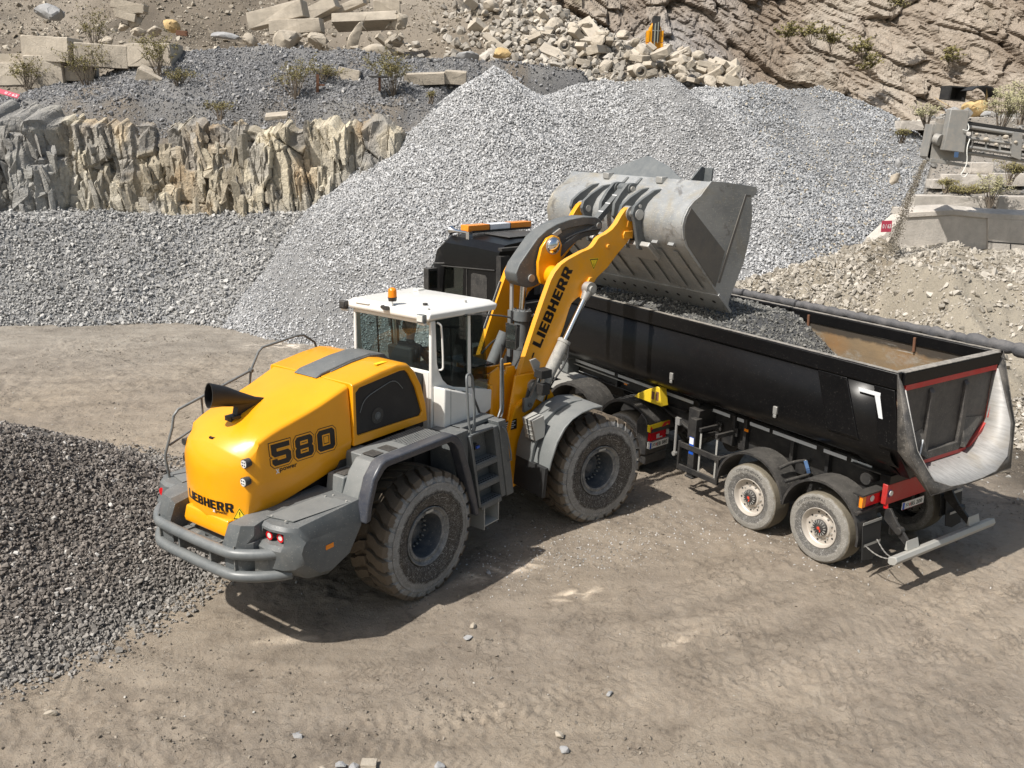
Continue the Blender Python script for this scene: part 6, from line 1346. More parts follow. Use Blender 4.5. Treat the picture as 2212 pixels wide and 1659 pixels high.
for y in (.42, -.42): b.prism([(-.93, 2.76), (-.975, 2.70), (-.99, 2.2), (-.985, 1.76), (-.93, 1.74)], y - .05, y + .05, m=M['inner_black'])
for sg in (-1, 1): b.add([(-.93, sg*1.05, 2.12), (-.93, sg*.45, 1.76), (-1.06, sg*.45, 1.78), (-.95, sg*1.02, 2.14), (-.93, sg*.47, 2.20)], [(0, 1, 2, 3), (1, 4, 2), (4, 0, 3), (4, 3, 2), (0, 4, 1)], M['tail'])
b.bb((-.99, -.42, 1.74), (-.93, .42, 1.86), M['tail']); b.build('gate_rib', None, gate, bevel=.006)
b = MB(); b.tube([(-1.0, .55, 2.06), (-1.03, .62, 1.90), (-1.04, .66, 1.80)], .012, 6, M['stripe']); b.build('latch_lever', None, gate)
b = MB(); b.bb((-1.06, .25, 1.60), (-.98, .31, 1.66), M['steel']); b.bb((-1.06, -.36, 1.60), (-.98, -.30, 1.66), M['steel']); b.build('hinge', None, gate)
# reflective marks and clasps on the body
b = MB(); b.add([(-.40, 1.266, 2.76), (-.74, 1.266, 2.76), (-.74, 1.266, 2.705), (-.42, 1.266, 2.705)], [(0, 1, 2, 3)]); b.add([(-.66, 1.2665, 2.704), (-.74, 1.2665, 2.704), (-.82, 1.2665, 2.42), (-.76, 1.2665, 2.42)], [(0, 1, 2, 3)]); b.build('reflective_mark', M['stripe'], bed, smooth=False)
b = MB()
for x in (6.2, 3.15, .95): b.box((x, 1.235, 2.06), (.07, .04, .12), M['steel']); b.box((x, 1.24, 1.97), (.05, .03, .05), M['steel'])
b.build('clasp', None, bed, bevel=.006)
# tarp roll on the far rail
b = MB(); pth = []; rad_ = []
rt_ = random.Random(4)
for k in range(150):
    x = 6.9 - k*(8.7/149); rr = .070 + .006*math.sin(k*1.9); 
    rr += rt_.uniform(-.004, .004)
    if x < .2: rr = .082 + rt_.uniform(-.022, .026)
    pth.append((x, -1.33 - .01*math.sin(k*.8) - (.05*(max(0, -.6 - x))), 3.12 + .008*math.sin(k*1.3) - .05*max(0, -.9 - x))); rad_.append(max(.04, rr))
b.tube(pth, rad_, 14); M['tarp'] = paint('grey_tarp', (.05, .052, .058), .65, dust=.6, dcol=(.16, .15, .145), dscale=6, bumps=.6)
tp = b.build('rolled_tarpaulin', M['tarp'], TR, ang=60)
b = MB()
for x in (6.0, 4.3, 2.6, .9, -.6): b.bb((x - .015, -1.30, 2.95), (x + .015, -1.24, 3.06))
for x in (2.35, .35): b.cyl((x, -1.145, 2.80), (x, -1.125, 3.02), .022, n=10)
b.build('tarp_hook', M['rust'], TR)
# chassis
K = M['black_dull']; b = MB()
for sg in (-1, 1):
    yo = sg*.60; yi = sg*.52
    b.prism([(-.62, 1.50), (6.9, 1.58), (6.9, 1.32), (4.4, 1.30), (3.4, 1.05), (2.6, .98), (-.2, .92), (-.62, 1.0)], yo, yi)
    b.bb((3.3, sg*.60, 1.29), (6.9, sg*.68, 1.31)); b.prism([(4.0, 1.30), (3.0, .95), (3.02, .92), (4.05, 1.27)], sg*.60, sg*.68)
    for x in (5.15, 3.95, 3.0, 2.2, 1.95, 1.0, .35): b.bb((x - .03, sg*.60, 1.02 if x < 3.2 else 1.31), (x + .03, sg*.70, 1.55))
    b.prism([(2.9, 1.55), (2.9, 1.0), (2.75, 1.0), (2.65, 1.55)], sg*.60, sg*1.02) if sg > 0 else None
b.bb((-.62, -.51, 1.0), (-.55, .51, 1.45)); b.bb((1.5, -.52, .98), (1.6, .52, 1.4)); b.bb((5.5, -.52, 1.32), (5.6, .52, 1.5))
b.cyl((0, -1.0, .525), (0, 1.0, .525), .075, n=16); b.cyl((1.32, -1.0, .525), (1.32, 1.0, .525), .075, n=16); b.bb((-.4, -.5, .6), (1.8, -.42, .95)); b.bb((-.4, .42, .6), (1.8, .5, .95))
b.cyl((2.5, -.4, .95), (2.5, .4, .95), .18, n=20)
ch_ = b.build('chassis', K, TR, bevel=.006)
b = MB()
for x0, x1 in ((6.58, 5.20), (5.10, 4.12), (3.84, 3.12), (2.9, 2.28), (2.12, 1.98), (1.85, 1.45), (1.38, .55), (.42, .02), (-.06, -.40)): b.prism([(x0, 1.585 - (6.6 - x0)*.010), (x1, 1.585 - (6.6 - x1)*.010), (x1, 1.53 - (6.6 - x1)*.010), (x0, 1.53 - (6.6 - x0)*.010)], .703, .708)
b.build('reflective_strip', M['stripe'], TR, smooth=False)
b = MB(); b.tube([(6.5, .74, 1.49), (4.75, .74, 1.47)], .012, 6); b.build('grease_rod', M['galv'], TR)
b = MB()
for x, z in ((4.86, 1.44), (1.90, 1.38)): b.box((x, .716, z), (.085, .02, .045), M['amber'])
b.build('side_marker', None, TR, bevel=.006)
b = MB(); b.bb((6.35, .3, 1.6), (6.75, .95, 1.95), M['grey_light']); b.bb((6.4, .6, 1.3), (6.6, .9, 1.6), M['grey_light']) ; b.build('front_bracket', None, TR, bevel=.02)
# landing leg and side guard
b = MB(); b.bb((2.62, .98, .42), (2.76, 1.12, 1.42)); b.bb((2.60, .96, .38), (2.78, 1.14, .41)); b.bb((2.62, -1.12, .42), (2.76, -.98, 1.42)); b.bb((2.66, -1, 1.05), (2.72, 1, 1.12)); b.build('landing_leg', M['black_dull'], TR, bevel=.006)
b = MB(); b.bb((2.64, 1.121, .80), (2.74, 1.124, 1.10), M['plateblue']); b.bb((2.645, 1.1245, .98), (2.735, 1.127, 1.09), M['whitetext']); b.build('sticker', None, TR)
b = MB(); b.tube([(3.02, 1.15, 1.36), (3.03, 1.16, 1.22), (3.03, 1.16, .72)], .022, 8); b.box((3.0, 1.15, 1.30), (.10, .05, .12)); b.cyl((3.03, 1.13, .72), (3.03, 1.19, .72), .04, n=12); b.build('crank_handle', M['steel'], TR)
b = MB(); g = M['black_dull']
b.bb((2.05, 1.10, .86), (2.98, 1.14, .95), g); b.bb((2.05, 1.10, .46), (2.98, 1.14, .55), g); b.bb((2.94, 1.095, .46), (2.98, 1.145, .96), g); b.bb((2.05, 1.095, .46), (2.09, 1.145, .96), g)
for x in (2.50, 2.14): b.bb((x, 1.085, .50), (x + .035, 1.10, 1.22), M['galv'])
b.build('side_guard', None, TR, bevel=.004)
b = MB()
for x in (2.52, 2.16): b.box((x - .0, .90, 1.27), (.05, .45, .07), None, Matrix.Rotation(.0, 3, 'X')); b.bb((x - .06, .66, 1.20), (x + .06, .70, 1.34))
b.build('guard_arm', M['black_dull'], TR, bevel=.006)
# wheels
def truck_wheel(steel=True):
    t = MB(); t.lathe([(-.13, .295), (-.165, .31), (-.192, .38), (-.196, .43), (-.185, .49), (-.155, .522), (0, .532), (.155, .522), (.19, .43), (.15, .30), (.13, .29)], (0, 0, 0), 64)
    for y in (-.11, -.05, .01, .07, .125): t.ring((0, y - .008, 0), (0, y + .008, 0), .5335, .52, 48) if False else None
    w_ = t.build('wheel', M['tyre_truck'], None, ang=30)
    b = MB(); rm = M['rimsilver']
    b.lathe([(-.13, .295), (-.168, .302), (-.172, .292), (-.155, .283), (-.10, .268), (-.088, .255), (-.083, .17), (-.12, .15), (-.125, .12)], (0, 0, 0), 56, rm)
    for k in range(10):
        a = 2*math.pi*k/10 + .2; p = Vector((.222*math.cos(a), -.0850, .222*math.sin(a))); b.cyl(p, p + Vector((0, -.003, 0)), .017, n=10, m=M['rubber'])
        a += .31; p = Vector((.178*math.cos(a), -.086, .178*math.sin(a))); b.cyl(p, p + Vector((0, -.028, 0)), .016, .011, 6, M['steel'])
    b.build('rim', None, w_, ang=30)
    h = MB(); h.lathe([(-.10, .125), (-.15, .120), (-.165, .10), (-.17, .07)], (0, 0, 0), 32, M['plastic']); h.cyl((0, -.16, 0), (0, -.178, 0), .075, .066, 24, M['plastic'])
    for k in range(16):
        a = 2*math.pi*k/16; c = Vector((.098*math.cos(a), -.1655, .098*math.sin(a))); h.box(c, (.04, .008, .009), M['galv'], Matrix.Rotation(-a, 3, 'Y'))
    h.cyl((.0, -.1782, .0), (0, -.181, 0), .024, n=14, m=M['red_mark']); h.box((.01, -.1795, -.045), (.016, .003, .04), M['red_mark'], Matrix.Rotation(.4, 3, 'Y')); h.build('hub_cap', None, w_)
    return w_
M['rimsilver'] = paint('silver_rim', (.50, .46, .41), .42, .3, dust=.35, dcol=(.36, .32, .27), dscale=4, up=False); M['red_mark'] = flat('red_mark', (.6, .06, .03), .4)
tw = truck_wheel(); tw.parent = TR
def tw_place(o, par, x, y, spin=0): o.parent = par; o.location = (x, y, .525); o.rotation_euler = (0, spin if y < 0 else -spin, 0 if y < 0 else math.pi)
tw_place(tw, TR, 0, 1.03, .5)
M['tyretext'] = flat('moulded_lettering', (.075, .072, .068), .8)
o = lettering('lettering', 'CONTINENTAL', M['tyretext'], None, (0, 0, 0), (1, 0, 0), (0, 0, 1), .042, .62, .01)
subdiv(o, .03)
def onring(x, y, z): a = math.pi*.5 + .55 - (x/.62)*1.25; r = .425 + z; return (r*math.cos(a), -.1985, r*math.sin(a))
conform(o, onring); o.parent = tw
for x, y, sp_ in ((0, -1.03, 0.), (1.32, 1.03, .1), (1.32, -1.03, 1.)): tw_place(copy_tree(tw, TR), TR, x, y, sp_)
# wheel fenders
def halfpipe(b, xc, r, y0, y1, a0, a1, n=16, th=.018, zc=.58, lip=.035):
    ro = []
    for k in range(n + 1):
        a = a0 + (a1 - a0)*k/n; c, s = math.cos(a), math.sin(a)
        ro.append([(xc + r*c, y0, zc + r*s), (xc + r*c, y1, zc + r*s), (xc + (r - lip)*c, y1, zc + (r - lip)*s), (xc + (r - lip)*c, y1 - math.copysign(.012, y1), zc + (r - lip)*s), (xc + (r - th)*c, y1 - math.copysign(.012, y1), zc + (r - th)*s), (xc + (r - th)*c, y0, zc + (r - th)*s)])
    b.loft(ro)
for sg in (1, -1):
    for xc in (0, 1.32):
        b = MB(); halfpipe(b, xc, .68, sg*.78, sg*1.235, .10 if xc else .12, math.pi - .12 if xc else math.pi + .12); b.build('wheel_fender', M['plastic'], TR, ang=40)
    b = MB()
    for x in (.66, -.60, 1.95): b.cyl((x, sg*.6, 1.02 if x > 0 and x < 1 else .98), (x, sg*1.24, 1.02 if x > 0 and x < 1 else .98), .028, n=10)
    b.tube([(.72, sg*.6, 1.22), (.74, sg*.8, 1.24), (.80, sg*.95, 1.22), (.80, sg*1.2, 1.18)], .028, 10, smooth=2); b.build('fender_stay', M['plastic'], TR)
    b = MB(); b.add([(-.70, sg*.80, .86), (-.70, sg*1.22, .86), (-.76, sg*1.22, .34), (-.75, sg*1.0, .30), (-.75, sg*.82, .37), (-.712, sg*.80, .86), (-.712, sg*1.22, .86), (-.772, sg*1.22, .34), (-.762, sg*1.0, .30), (-.762, sg*.82, .37)], [(0, 1, 2, 3, 4), (9, 8, 7, 6, 5), (0, 5, 6, 1), (1, 6, 7, 2), (2, 7, 8, 3), (3, 8, 9, 4), (4, 9, 5, 0)])
    fl_ = b.build('mud_flap', M['rubber'], TR); b = MB(); b.bb((-.72, sg*.80, .84), (-.715, sg*1.22, .88)); b.add([(-.78, sg*.86, .585), (-.78, sg*1.24, .585), (-.78, sg*1.24, .545), (-.78, sg*.86, .545)], [(0, 1, 2, 3)]); b.build('flap_strip', M['galv'], fl_, smooth=False)
# tail lamps, plate, bumper
b = MB(); b.bb((-.66, .70, 1.24), (-.50, 1.22, 1.265), M['black_dull']); b.bb((-.60, .72, 1.07), (-.56, 1.20, 1.24), M['black_dull']); b.build('lamp_bracket', None, TR)
for sg in (1, -1):
    b = MB(); b.bb((-.64, sg*.74, 1.07), (-.603, sg*1.12, 1.23), M['redlens']); b.bb((-.645, sg*1.122, 1.07), (-.59, sg*1.20, 1.23), M['amber']); b.cyl((-.641, sg*.98, 1.17), (-.648, sg*.98, 1.17), .045, n=16, m=M['clear']); b.bb((-.644, sg*.74, 1.15), (-.6405, sg*.80, 1.22), M['rubber']); b.build('tail_lamp', None, TR, bevel=.008)
b = MB(); b.bb((-.74, -.60, 1.06), (-.66, .80, 1.36), M['red']); b.bb((-.76, -.60, 1.365), (-.60, .80, 1.50), M['black']); b.build('rear_panel', None, TR, bevel=.01)
pl = MB(); pl.bb((-.775, -.09, .915), (-.765, .43, 1.025), M['platewhite']); pl.bb((-.7765, .375, .92), (-.7752, .425, 1.02), M['plateblue']); pl.bb((-.7765, -.08, .917), (-.7752, .43, .9195), M['redlens'])
plate = pl.build('number_plate', None, TR)
lettering('lettering', 'JO', M['blacktext'], plate, (-.7755, .355, .94), (0, -1, 0), (0, 0, 1), .062, .075, .01); lettering('lettering', 'BS 200', M['blacktext'], plate, (-.7755, .225, .94), (0, -1, 0), (0, 0, 1), .062, .27, .01)
b = MB(); b.bb((-.7775, .240, .945), (-.7757, .262, .995), M['redlens']); b.build('crest', None, plate)
b = MB(); b.cyl((-.70, .72, 1.22), (-.74, .72, 1.22), .06, n=16, m=M['plateblue']); b.cyl((-.741, .70, 1.22), (-.75, .70, 1.22), .04, n=14, m=M['clear']); b.cyl((-.70, .74, 1.10), (-.72, .74, 1.0), .035, n=12, m=M['redlens']); b.build('air_coupling', None, TR)
b = MB(); b.cyl((-.42, .62, 1.36), (-.42, .86, 1.36), .085, n=22); b.bb((-.75, .60, 1.47), (-.1, .80, 1.49)); b.cyl((-.72, .5, .55), (-.72, .5, .8), .05, n=10); b.build('hinge_boss', M['black_dull'], TR)
b = MB(); b.prism([(-1.20, .58), (-1.27, .60), (-1.30, .54), (-1.27, .48), (-1.20, .46), (-1.16, .48), (-1.16, .56)], -1.20, 1.24); b.prism([(-1.22, .585), (-1.18, .72), (-1.17, .585)], .62, .90); b.prism([(-1.22, .585), (-1.18, .72), (-1.17, .585)], -.90, -.62)
b.build('underride_bar', M['galv'], TR, bevel=.008)
b = MB()
for sg in (1, -1):
    b.prism([(-.72, 1.0), (-.80, 1.02), (-.92, .86), (-1.20, .60), (-1.17, .55), (-1.12, .56), (-.86, .74), (-.72, .84)], sg*.72, sg*.76); b.cyl((-.98, sg*.70, .76), (-.98, sg*.80, .76), .05, n=14); b.prism([(-.90, .70), (-1.2, .62), (-1.2, .56), (-.85, .2)], sg*.9, sg*.905) if False else None
b.build('underride_arm', M['black_dull'], TR, bevel=.004)
b = MB()
for p, q in (((-.78, 1.20, .56), (-1.20, 1.12, .52)), ((-.78, .95, .60), (-1.20, 1.12, .52))):
    p, q = Vector(p), Vector(q)
    pts = [p.lerp(q, k/14) + Vector((0, 0, -.06*math.sin(math.pi*k/14))) for k in range(15)]
    for k in range(14):
        c = (pts[k] + pts[k+1])/2; d = (pts[k+1] - pts[k]).normalized(); r_ = Matrix.Rotation(1.57*(k % 2), 3, d) @ d.to_track_quat('X', 'Z').to_matrix(); b.box(c, (.034, .018, .006), None, r_)
b.build('chain', M['steel'], TR)
# gravel inside the bed
def load(x, y):
    z = 2.96 + .26*np.exp(-((x - 4.3)/1.4)**2)*(1 - (y/1.14)**2) + .04*(1 - (y/1.14)**2) - 1.1*np.clip(x - 5.9, 0, 2) - .55*np.clip(np.abs(x - 4.0) - 1.4, 0, 9)*(x < 4)*1.05 + .05*fbm(x*1.5, y*1.5, 3, 201)
    return np.maximum(z, 1.73 + .36*np.clip((np.abs(y) - .66)/.5, 0, 1)**1.7)
ch, _ = grid(np.arange(.6, 6.8, .08), np.arange(-1.13, 1.14, .08), load, lambda x, y: np.full((len(x), 3), .12))
n = 9500; px = rg.uniform(.3, 6.75, n); py = rg.uniform(-1.13, 1.13, n); z = load(px, py); k = z > 1.78 + .4*np.clip((np.abs(py) - .66)/.5, 0, 1)**1.7; px, py, z = px[k], py[k], z[k]; n = len(px); sz = .028 + .035*rg.random(n) + .08*rg.random(n)**8
o = mesh_arrays('gravel_load', stones(np.stack([px, py, z + sz*.1], 1), sz, stonecols(n, rg, (.11, .108, .10), (.26, .255, .235), 1.3), 0, 21) + [ch], [M['stone'], M['heapbase']])
o.location = TR.location; o.rotation_euler = TR.rotation_euler; tag(o, 'dark grey gravel filling the front of the trailer bed', 'gravel', kind='stuff')
def T_world(p):
    c, s = math.cos(2.1733), math.sin(2.1733); return (5.4711 + p[0]*c - p[1]*s, 12.9269 + p[0]*s + p[1]*c, p[2])
# falling gravel under the bucket lip
n = 900; t = rg.random(n); lip = [world_of('F', (2.45, y, 3.2)) for y in (-1.6, 1.6)]; u = rg.random(n); P = np.array(lip[0])[None]*(1-u[:, None]) + np.array(lip[1])[None]*u[:, None]; P = P + rg.normal(0, .07, (n, 3)); P[:, 2] = 3.22 - t*.35
o = mesh_arrays('falling_gravel', stones(P, .015 + .03*rg.random(n), stonecols(n, rg, (.08, .08, .075), (.2, .2, .19)), 0, 22), [M['stone']]); tag(o, 'last dark stones dropping from the bucket lip', 'gravel', kind='stuff')
# chock hanging on the trailer, broom between the fenders
b = MB(); b.prism([(.62, .0), (.50, .10), (.30, .21), (.12, .30), (.02, .34), (-.02, .32), (-.10, .0)], -.085, .085, m=M['chock'])
o = b.build('wheel_chock', None, None, bevel=.012); 
b = MB(); b.bb((-.02, .0855, .08), (.05, .088, .24), M['rust']); b.bb((.09, .0855, .08), (.16, .088, .22), M['rust']); b.build('slot', None, o)
o.location = T_world((3.62, .98, 1.40)); o.rotation_euler = (0, .0, 2.1733); tag(o, 'yellow plastic wheel chock hanging on the black trailer frame', 'wheel chock')
M['bristle'] = flat('blue_bristle', (.05, .10, .20), .7)
b = MB(); b.box((0, 0, .03), (.24, .05, .03), M['bristle']); 
for k in range(14): b.box((-.13 + k*.02, 0, -.0), (.012, .05, .06), M['bristle'])
b.tube([(-.12, 0, .03), (-.26, .01, -.04), (-.30, .03, -.09)], .014, 8, M['platewhite'], 1); o = b.build('broom', None, None); o.location = T_world((.52, .92, 1.24)); o.rotation_euler = (.3, .15, 2.1733 + 2.4); tag(o, 'broom with blue bristles tucked between the trailer wheel fenders', 'broom')
# ================================================================ tractor  (x forwards, y = near side)
TK = empty('truck', (2.6376, 17.0465, 0), R(132), 'black truck tractor with amber roof light bar coupled to the trailer', 'truck')
b = MB(); cs = [(-1.24, 1.0), (-1.24, 2.9), (-1.22, 3.30), (-1.16, 3.56), (-1.0, 3.70), (-.5, 3.75), (.5, 3.75), (1.0, 3.70), (1.16, 3.56), (1.22, 3.30), (1.24, 2.9), (1.24, 1.0)]
b.loft([[(3.12, y, z) for y, z in cs], [(3.9, y, z + (.02 if z > 3.5 else 0)) for y, z in cs], [(4.9, y, z + (.02 if z > 3.5 else 0)) for y, z in cs], [(5.25, y*.97, 1.0 + (z - 1.0)*(.93 if z > 3 else 1)) for y, z in cs], [(5.42, y*.93, 1.0 + (z - 1.0)*.80) for y, z in cs]])
cabt = b.build('truck_cab', M['black'], TK, ang=28)
M['black'].node_tree.nodes['Principled BSDF'].inputs['Specular IOR Level'].default_value = .2
cb = MB(); cb.prism([(4.20, 2.50), (4.92, 2.47), (4.84, 3.07), (4.80, 3.12), (4.24, 3.14), (4.19, 3.08)], -1.5, 1.5); cb.bb((3.3, -1.15, 1.3), (5.1, 1.15, 3.45))
cut(cabt, cb)
for sg in (1, -1):
    b = MB(); b.prism([(4.21, 2.51), (4.91, 2.48), (4.83, 3.07), (4.79, 3.11), (4.25, 3.13), (4.20, 3.08)], sg*1.20, sg*1.206); b.build('door_window', M['glass_green'], TK, smooth=False)
    b = MB(); b.tube([(3.16, sg*1.245, 3.20), (4.95, sg*1.245, 3.08)], .012, 6); b.prism([(4.05, 1.3), (4.07, 1.3), (4.07, 3.15), (4.05, 3.15)], sg*1.235, sg*1.248); b.prism([(3.40, 2.2), (3.92, 2.2), (3.92, 3.02), (3.86, 3.06), (3.46, 3.06), (3.40, 3.0)], sg*1.235, sg*1.244); b.build('door_trim', M['plastic'], TK)
    b = MB(); b.bb((4.99, sg*1.30, 2.55), (5.16, sg*1.56, 3.03)); b.tube([(4.85, sg*1.22, 3.14), (5.05, sg*1.36, 3.13), (5.08, sg*1.42, 3.02)], .018, 6); mi = b.build('mirror', M['plastic'], TK, bevel=.04, seg=3)
    b = MB(); b.bb((4.984, sg*1.33, 2.60), (4.989, sg*1.53, 2.98)); b.build('mirror_glass', M['glass_dark'], mi)
b = MB(); b.prism([(5.1, 3.02), (5.5, 2.98), (5.5, 3.04), (5.1, 3.1)], -1.1, 1.1); b.build('sun_visor', M['glass_dark'], TK, bevel=.02)
b = MB(); b.bb((4.9, -1.1, 2.2), (5.2, 1.1, 2.5)); b.ring((4.72, .6, 2.52), (4.70, .6, 2.56), .22, .19, 20); b.bb((3.9, .35, 2.0), (4.35, .85, 2.35)); b.bb((3.85, .35, 2.3), (4.0, .85, 2.75)); b.sphere((4.83, .2, 2.6), .08); b.build('dashboard', M['rubber'], TK)
b = MB(); LB = 3.86
for y0, y1, m_ in ((.92, .32, 'amber_glow'), (.30, -.28, 'lightwhite'), (-.30, -.92, 'amber_glow')):
    if m_ not in M: M[m_] = flat(m_, (.80, .26, .02) if 'amber' in m_ else (.72, .74, .78), .25)
    b.bb((4.42, y1, LB - .01), (4.68, y0, LB + .11), M[m_])
b.bb((4.44, -.93, LB - .06), (4.66, .93, LB - .012), M['plastic']); b.bb((4.415, .301, LB - .012), (4.685, .319, LB + .113), M['plastic']); b.bb((4.415, -.299, LB - .012), (4.685, -.281, LB + .113), M['plastic']); b.build('light_bar', None, TK, bevel=.015)
for y, L0 in ((1.0, .46),):
    b = MB(); b.tube([(4.30, .98, 3.83), (4.5, .98, 3.83), (4.75, .98, 3.83), (4.86, .98, 3.83), (4.93, .98, 3.83)], [.03, .03, .035, .06, .095], 18); b.bb((4.26, .93, 3.70), (4.36, 1.03, 3.86)); b.bb((4.68, .97, 3.72), (4.70, .99, 3.8)); b.build('air_horn', M['chrome'], TK)
b = MB(); b.bb((3.5, -.55, 3.775), (4.3, .55, 3.80)); b.build('roof_hatch', M['plastic'], TK, bevel=.01)
b = MB()
for y in (.62, .05, -.5): b.prism([(y - .13, 2.6), (y + .13, 2.6), (y + .13, 3.4), (y + .06, 3.5), (y - .06, 3.5), (y - .13, 3.4)], 3.10, 3.118, 'x', M['plastic'])
b.bb((3.0, -1.2, 3.60), (3.12, 1.2, 3.66), M['plastic']); b.bb((2.95, .35, 3.42), (3.05, .52, 3.55), M['clear']); b.bb((3.05, 1.12, 3.32), (3.10, 1.17, 3.50), M['redlens']); b.bb((3.05, -.10, 3.32), (3.1, -.05, 3.5), M['redlens']); b.tube([(3.06, .3, 3.4), (2.98, .25, 3.6), (2.98, .1, 3.6), (3.05, .05, 3.3)], .02, 8, M['plastic'], 2)
b.bb((2.85, -1.15, 1.1), (3.1, 1.15, 2.5), M['black_dull']); b.bb((2.98, 1.0, 1.2), (3.12, 1.24, 3.5), M['black_dull']); b.build('cab_rear', None, TK)
b = MB(); b.bb((-1.2, -.42, .72), (5.1, -.34, 1.02)); b.bb((-1.2, .34, .72), (5.1, .42, 1.02)); b.bb((-1.0, -.34, .75), (-.9, .34, 1.0)); b.bb((1.7, -.34, .75), (1.8, .34, 1.0)); b.cyl((-.45, -.9, .525), (-.45, .9, .525), .09, n=14); b.cyl((.9, -.9, .525), (.9, .9, .525), .09, n=14); b.cyl((4.1, -.9, .525), (4.1, .9, .525), .09, n=14); b.bb((1.9, .45, .5), (3.6, 1.15, 1.05)); b.bb((1.9, -1.15, .5), (3.6, -.45, 1.05)); b.bb((3.3, -1.2, .4), (5.35, 1.2, 1.0))
b.build('chassis', K, TK, bevel=.01)
b = MB(); b.bb((1.55, -.5, 1.03), (2.9, 1.0, 1.05)); b.build('deck_plate', M['galv'], TK); b = MB(); b.cyl((0, 0, 1.05), (0, 0, 1.14), .48, n=28); b.prism([(-.2, -.3), (-.75, -.45), (-.75, .45), (-.2, .3)], 1.04, 1.12, 'z'); b.build('fifth_wheel', K, TK)
b = MB(); b.tube([(2.95, .2, 1.9), (2.4, .3, 1.35), (1.6, .2, 1.3), (1.0, .3, 1.5)], .022, 8, M['rubber'], 2); b.tube([(2.95, 0, 1.9), (2.3, .1, 1.5), (1.5, 0, 1.4), (1.0, .1, 1.5)], .02, 8, M['red'], 2); b.build('air_hose', None, TK)
for x in (-.45, .9, 4.1):
    for y in (1.03, -1.03): tw_place(copy_tree(tw, TK), TK, x, y, .3*x)
for sg in (1, -1):
    for xc in (-.50, .88):
        b = MB(); halfpipe(b, xc, .70, sg*.62, sg*1.235, .08, math.pi - .15 if xc > 0 else math.pi - .35, zc=.63, lip=.05)
        for y in (.75, .90, 1.05): 
            pts = [(xc + .702*math.cos(a), sg*y, .63 + .702*math.sin(a)) for a in [.4 + k*.25 for k in range(9)]]; b.tube(pts, .008, 5)
        b.build('wheel_fender', M['plastic'], TK, ang=40)
# near side rear corner with lamp, plate and striped board
b = MB(); b.prism([(-1.04, .42), (-1.07, .95), (-1.02, 1.08), (-.90, 1.18), (-.80, 1.0), (-.85, .40)], .66, 1.26); b.prism([(-1.02, .22), (-1.02, .41), (-.85, .39), (-.85, .25)], .62, 1.22); rc = b.build('rear_corner', M['plastic'], TK, bevel=.02, seg=3)
b = MB(); b.bb((-1.115, .80, .70), (-1.06, 1.23, .85), M['redlens']); b.bb((-1.118, .98, .72), (-1.1155, 1.06, .80), M['clear']); b.bb((-1.118, .90, .72), (-1.1155, .98, .745), M['clear']); b.bb((-1.11, .70, .74), (-1.06, .77, .83), M['clear']); b.build('tail_lamp', None, TK, bevel=.006)
b = MB()
def bd(y0, y1, m_, dx=0): b.add([(-1.085 - dx, y0, 1.0), (-1.085 - dx, y1, 1.0), (-1.085 - dx, y1 - .0 - .10, 1.125), (-1.085 - dx, y0 - .10, 1.125)], [(0, 1, 2, 3)], M[m_])
b.bb((-1.13, .72, .875), (-1.06, 1.26, 1.00), M['ygl'])
for y0 in (1.26, 1.01): b.add([(-1.133, y0, .878), (-1.133, y0 - .12, .878), (-1.133, y0 - .25, .998), (-1.133, y0 - .13, .998)] if y0 < 1.2 else [(-1.133, y0, .878), (-1.133, y0 - .12, .878), (-1.133, y0 - .0, .998), (-1.133, y0 - .0, .95)], [(0, 1, 2, 3)], M['rgl'])
b.add([(-1.083, 1.235, 1.005), (-1.083, 1.235, 1.12), (-1.083, 1.12, 1.005)], [(0, 1, 2)], M['rgl']) if False else None
b.add([(-1.133, .725, .998), (-1.133, .725, .90), (-1.133, .83, .998)], [(0, 1, 2)], M['rgl'])
b.build('striped_board', None, TK, smooth=False)
b = MB(); b.bb((-1.12, .72, .555), (-1.06, 1.24, .675), M['platewhite']); b.bb((-1.1215, 1.19, .56), (-1.1202, 1.235, .67), M['plateblue']); pl2 = b.build('number_plate', None, TK)
lettering('lettering', 'JO', M['blacktext'], pl2, (-1.1205, 1.17, .58), (0, -1, 0), (0, 0, 1), .068, .08, .01); lettering('lettering', 'EB 880', M['blacktext'], pl2, (-1.1205, 1.035, .58), (0, -1, 0), (0, 0, 1), .068, .28, .01)
b = MB(); b.bb((-1.1225, 1.05, .59), (-1.1207, 1.072, .64), M['redlens']); b.build('crest', None, pl2)
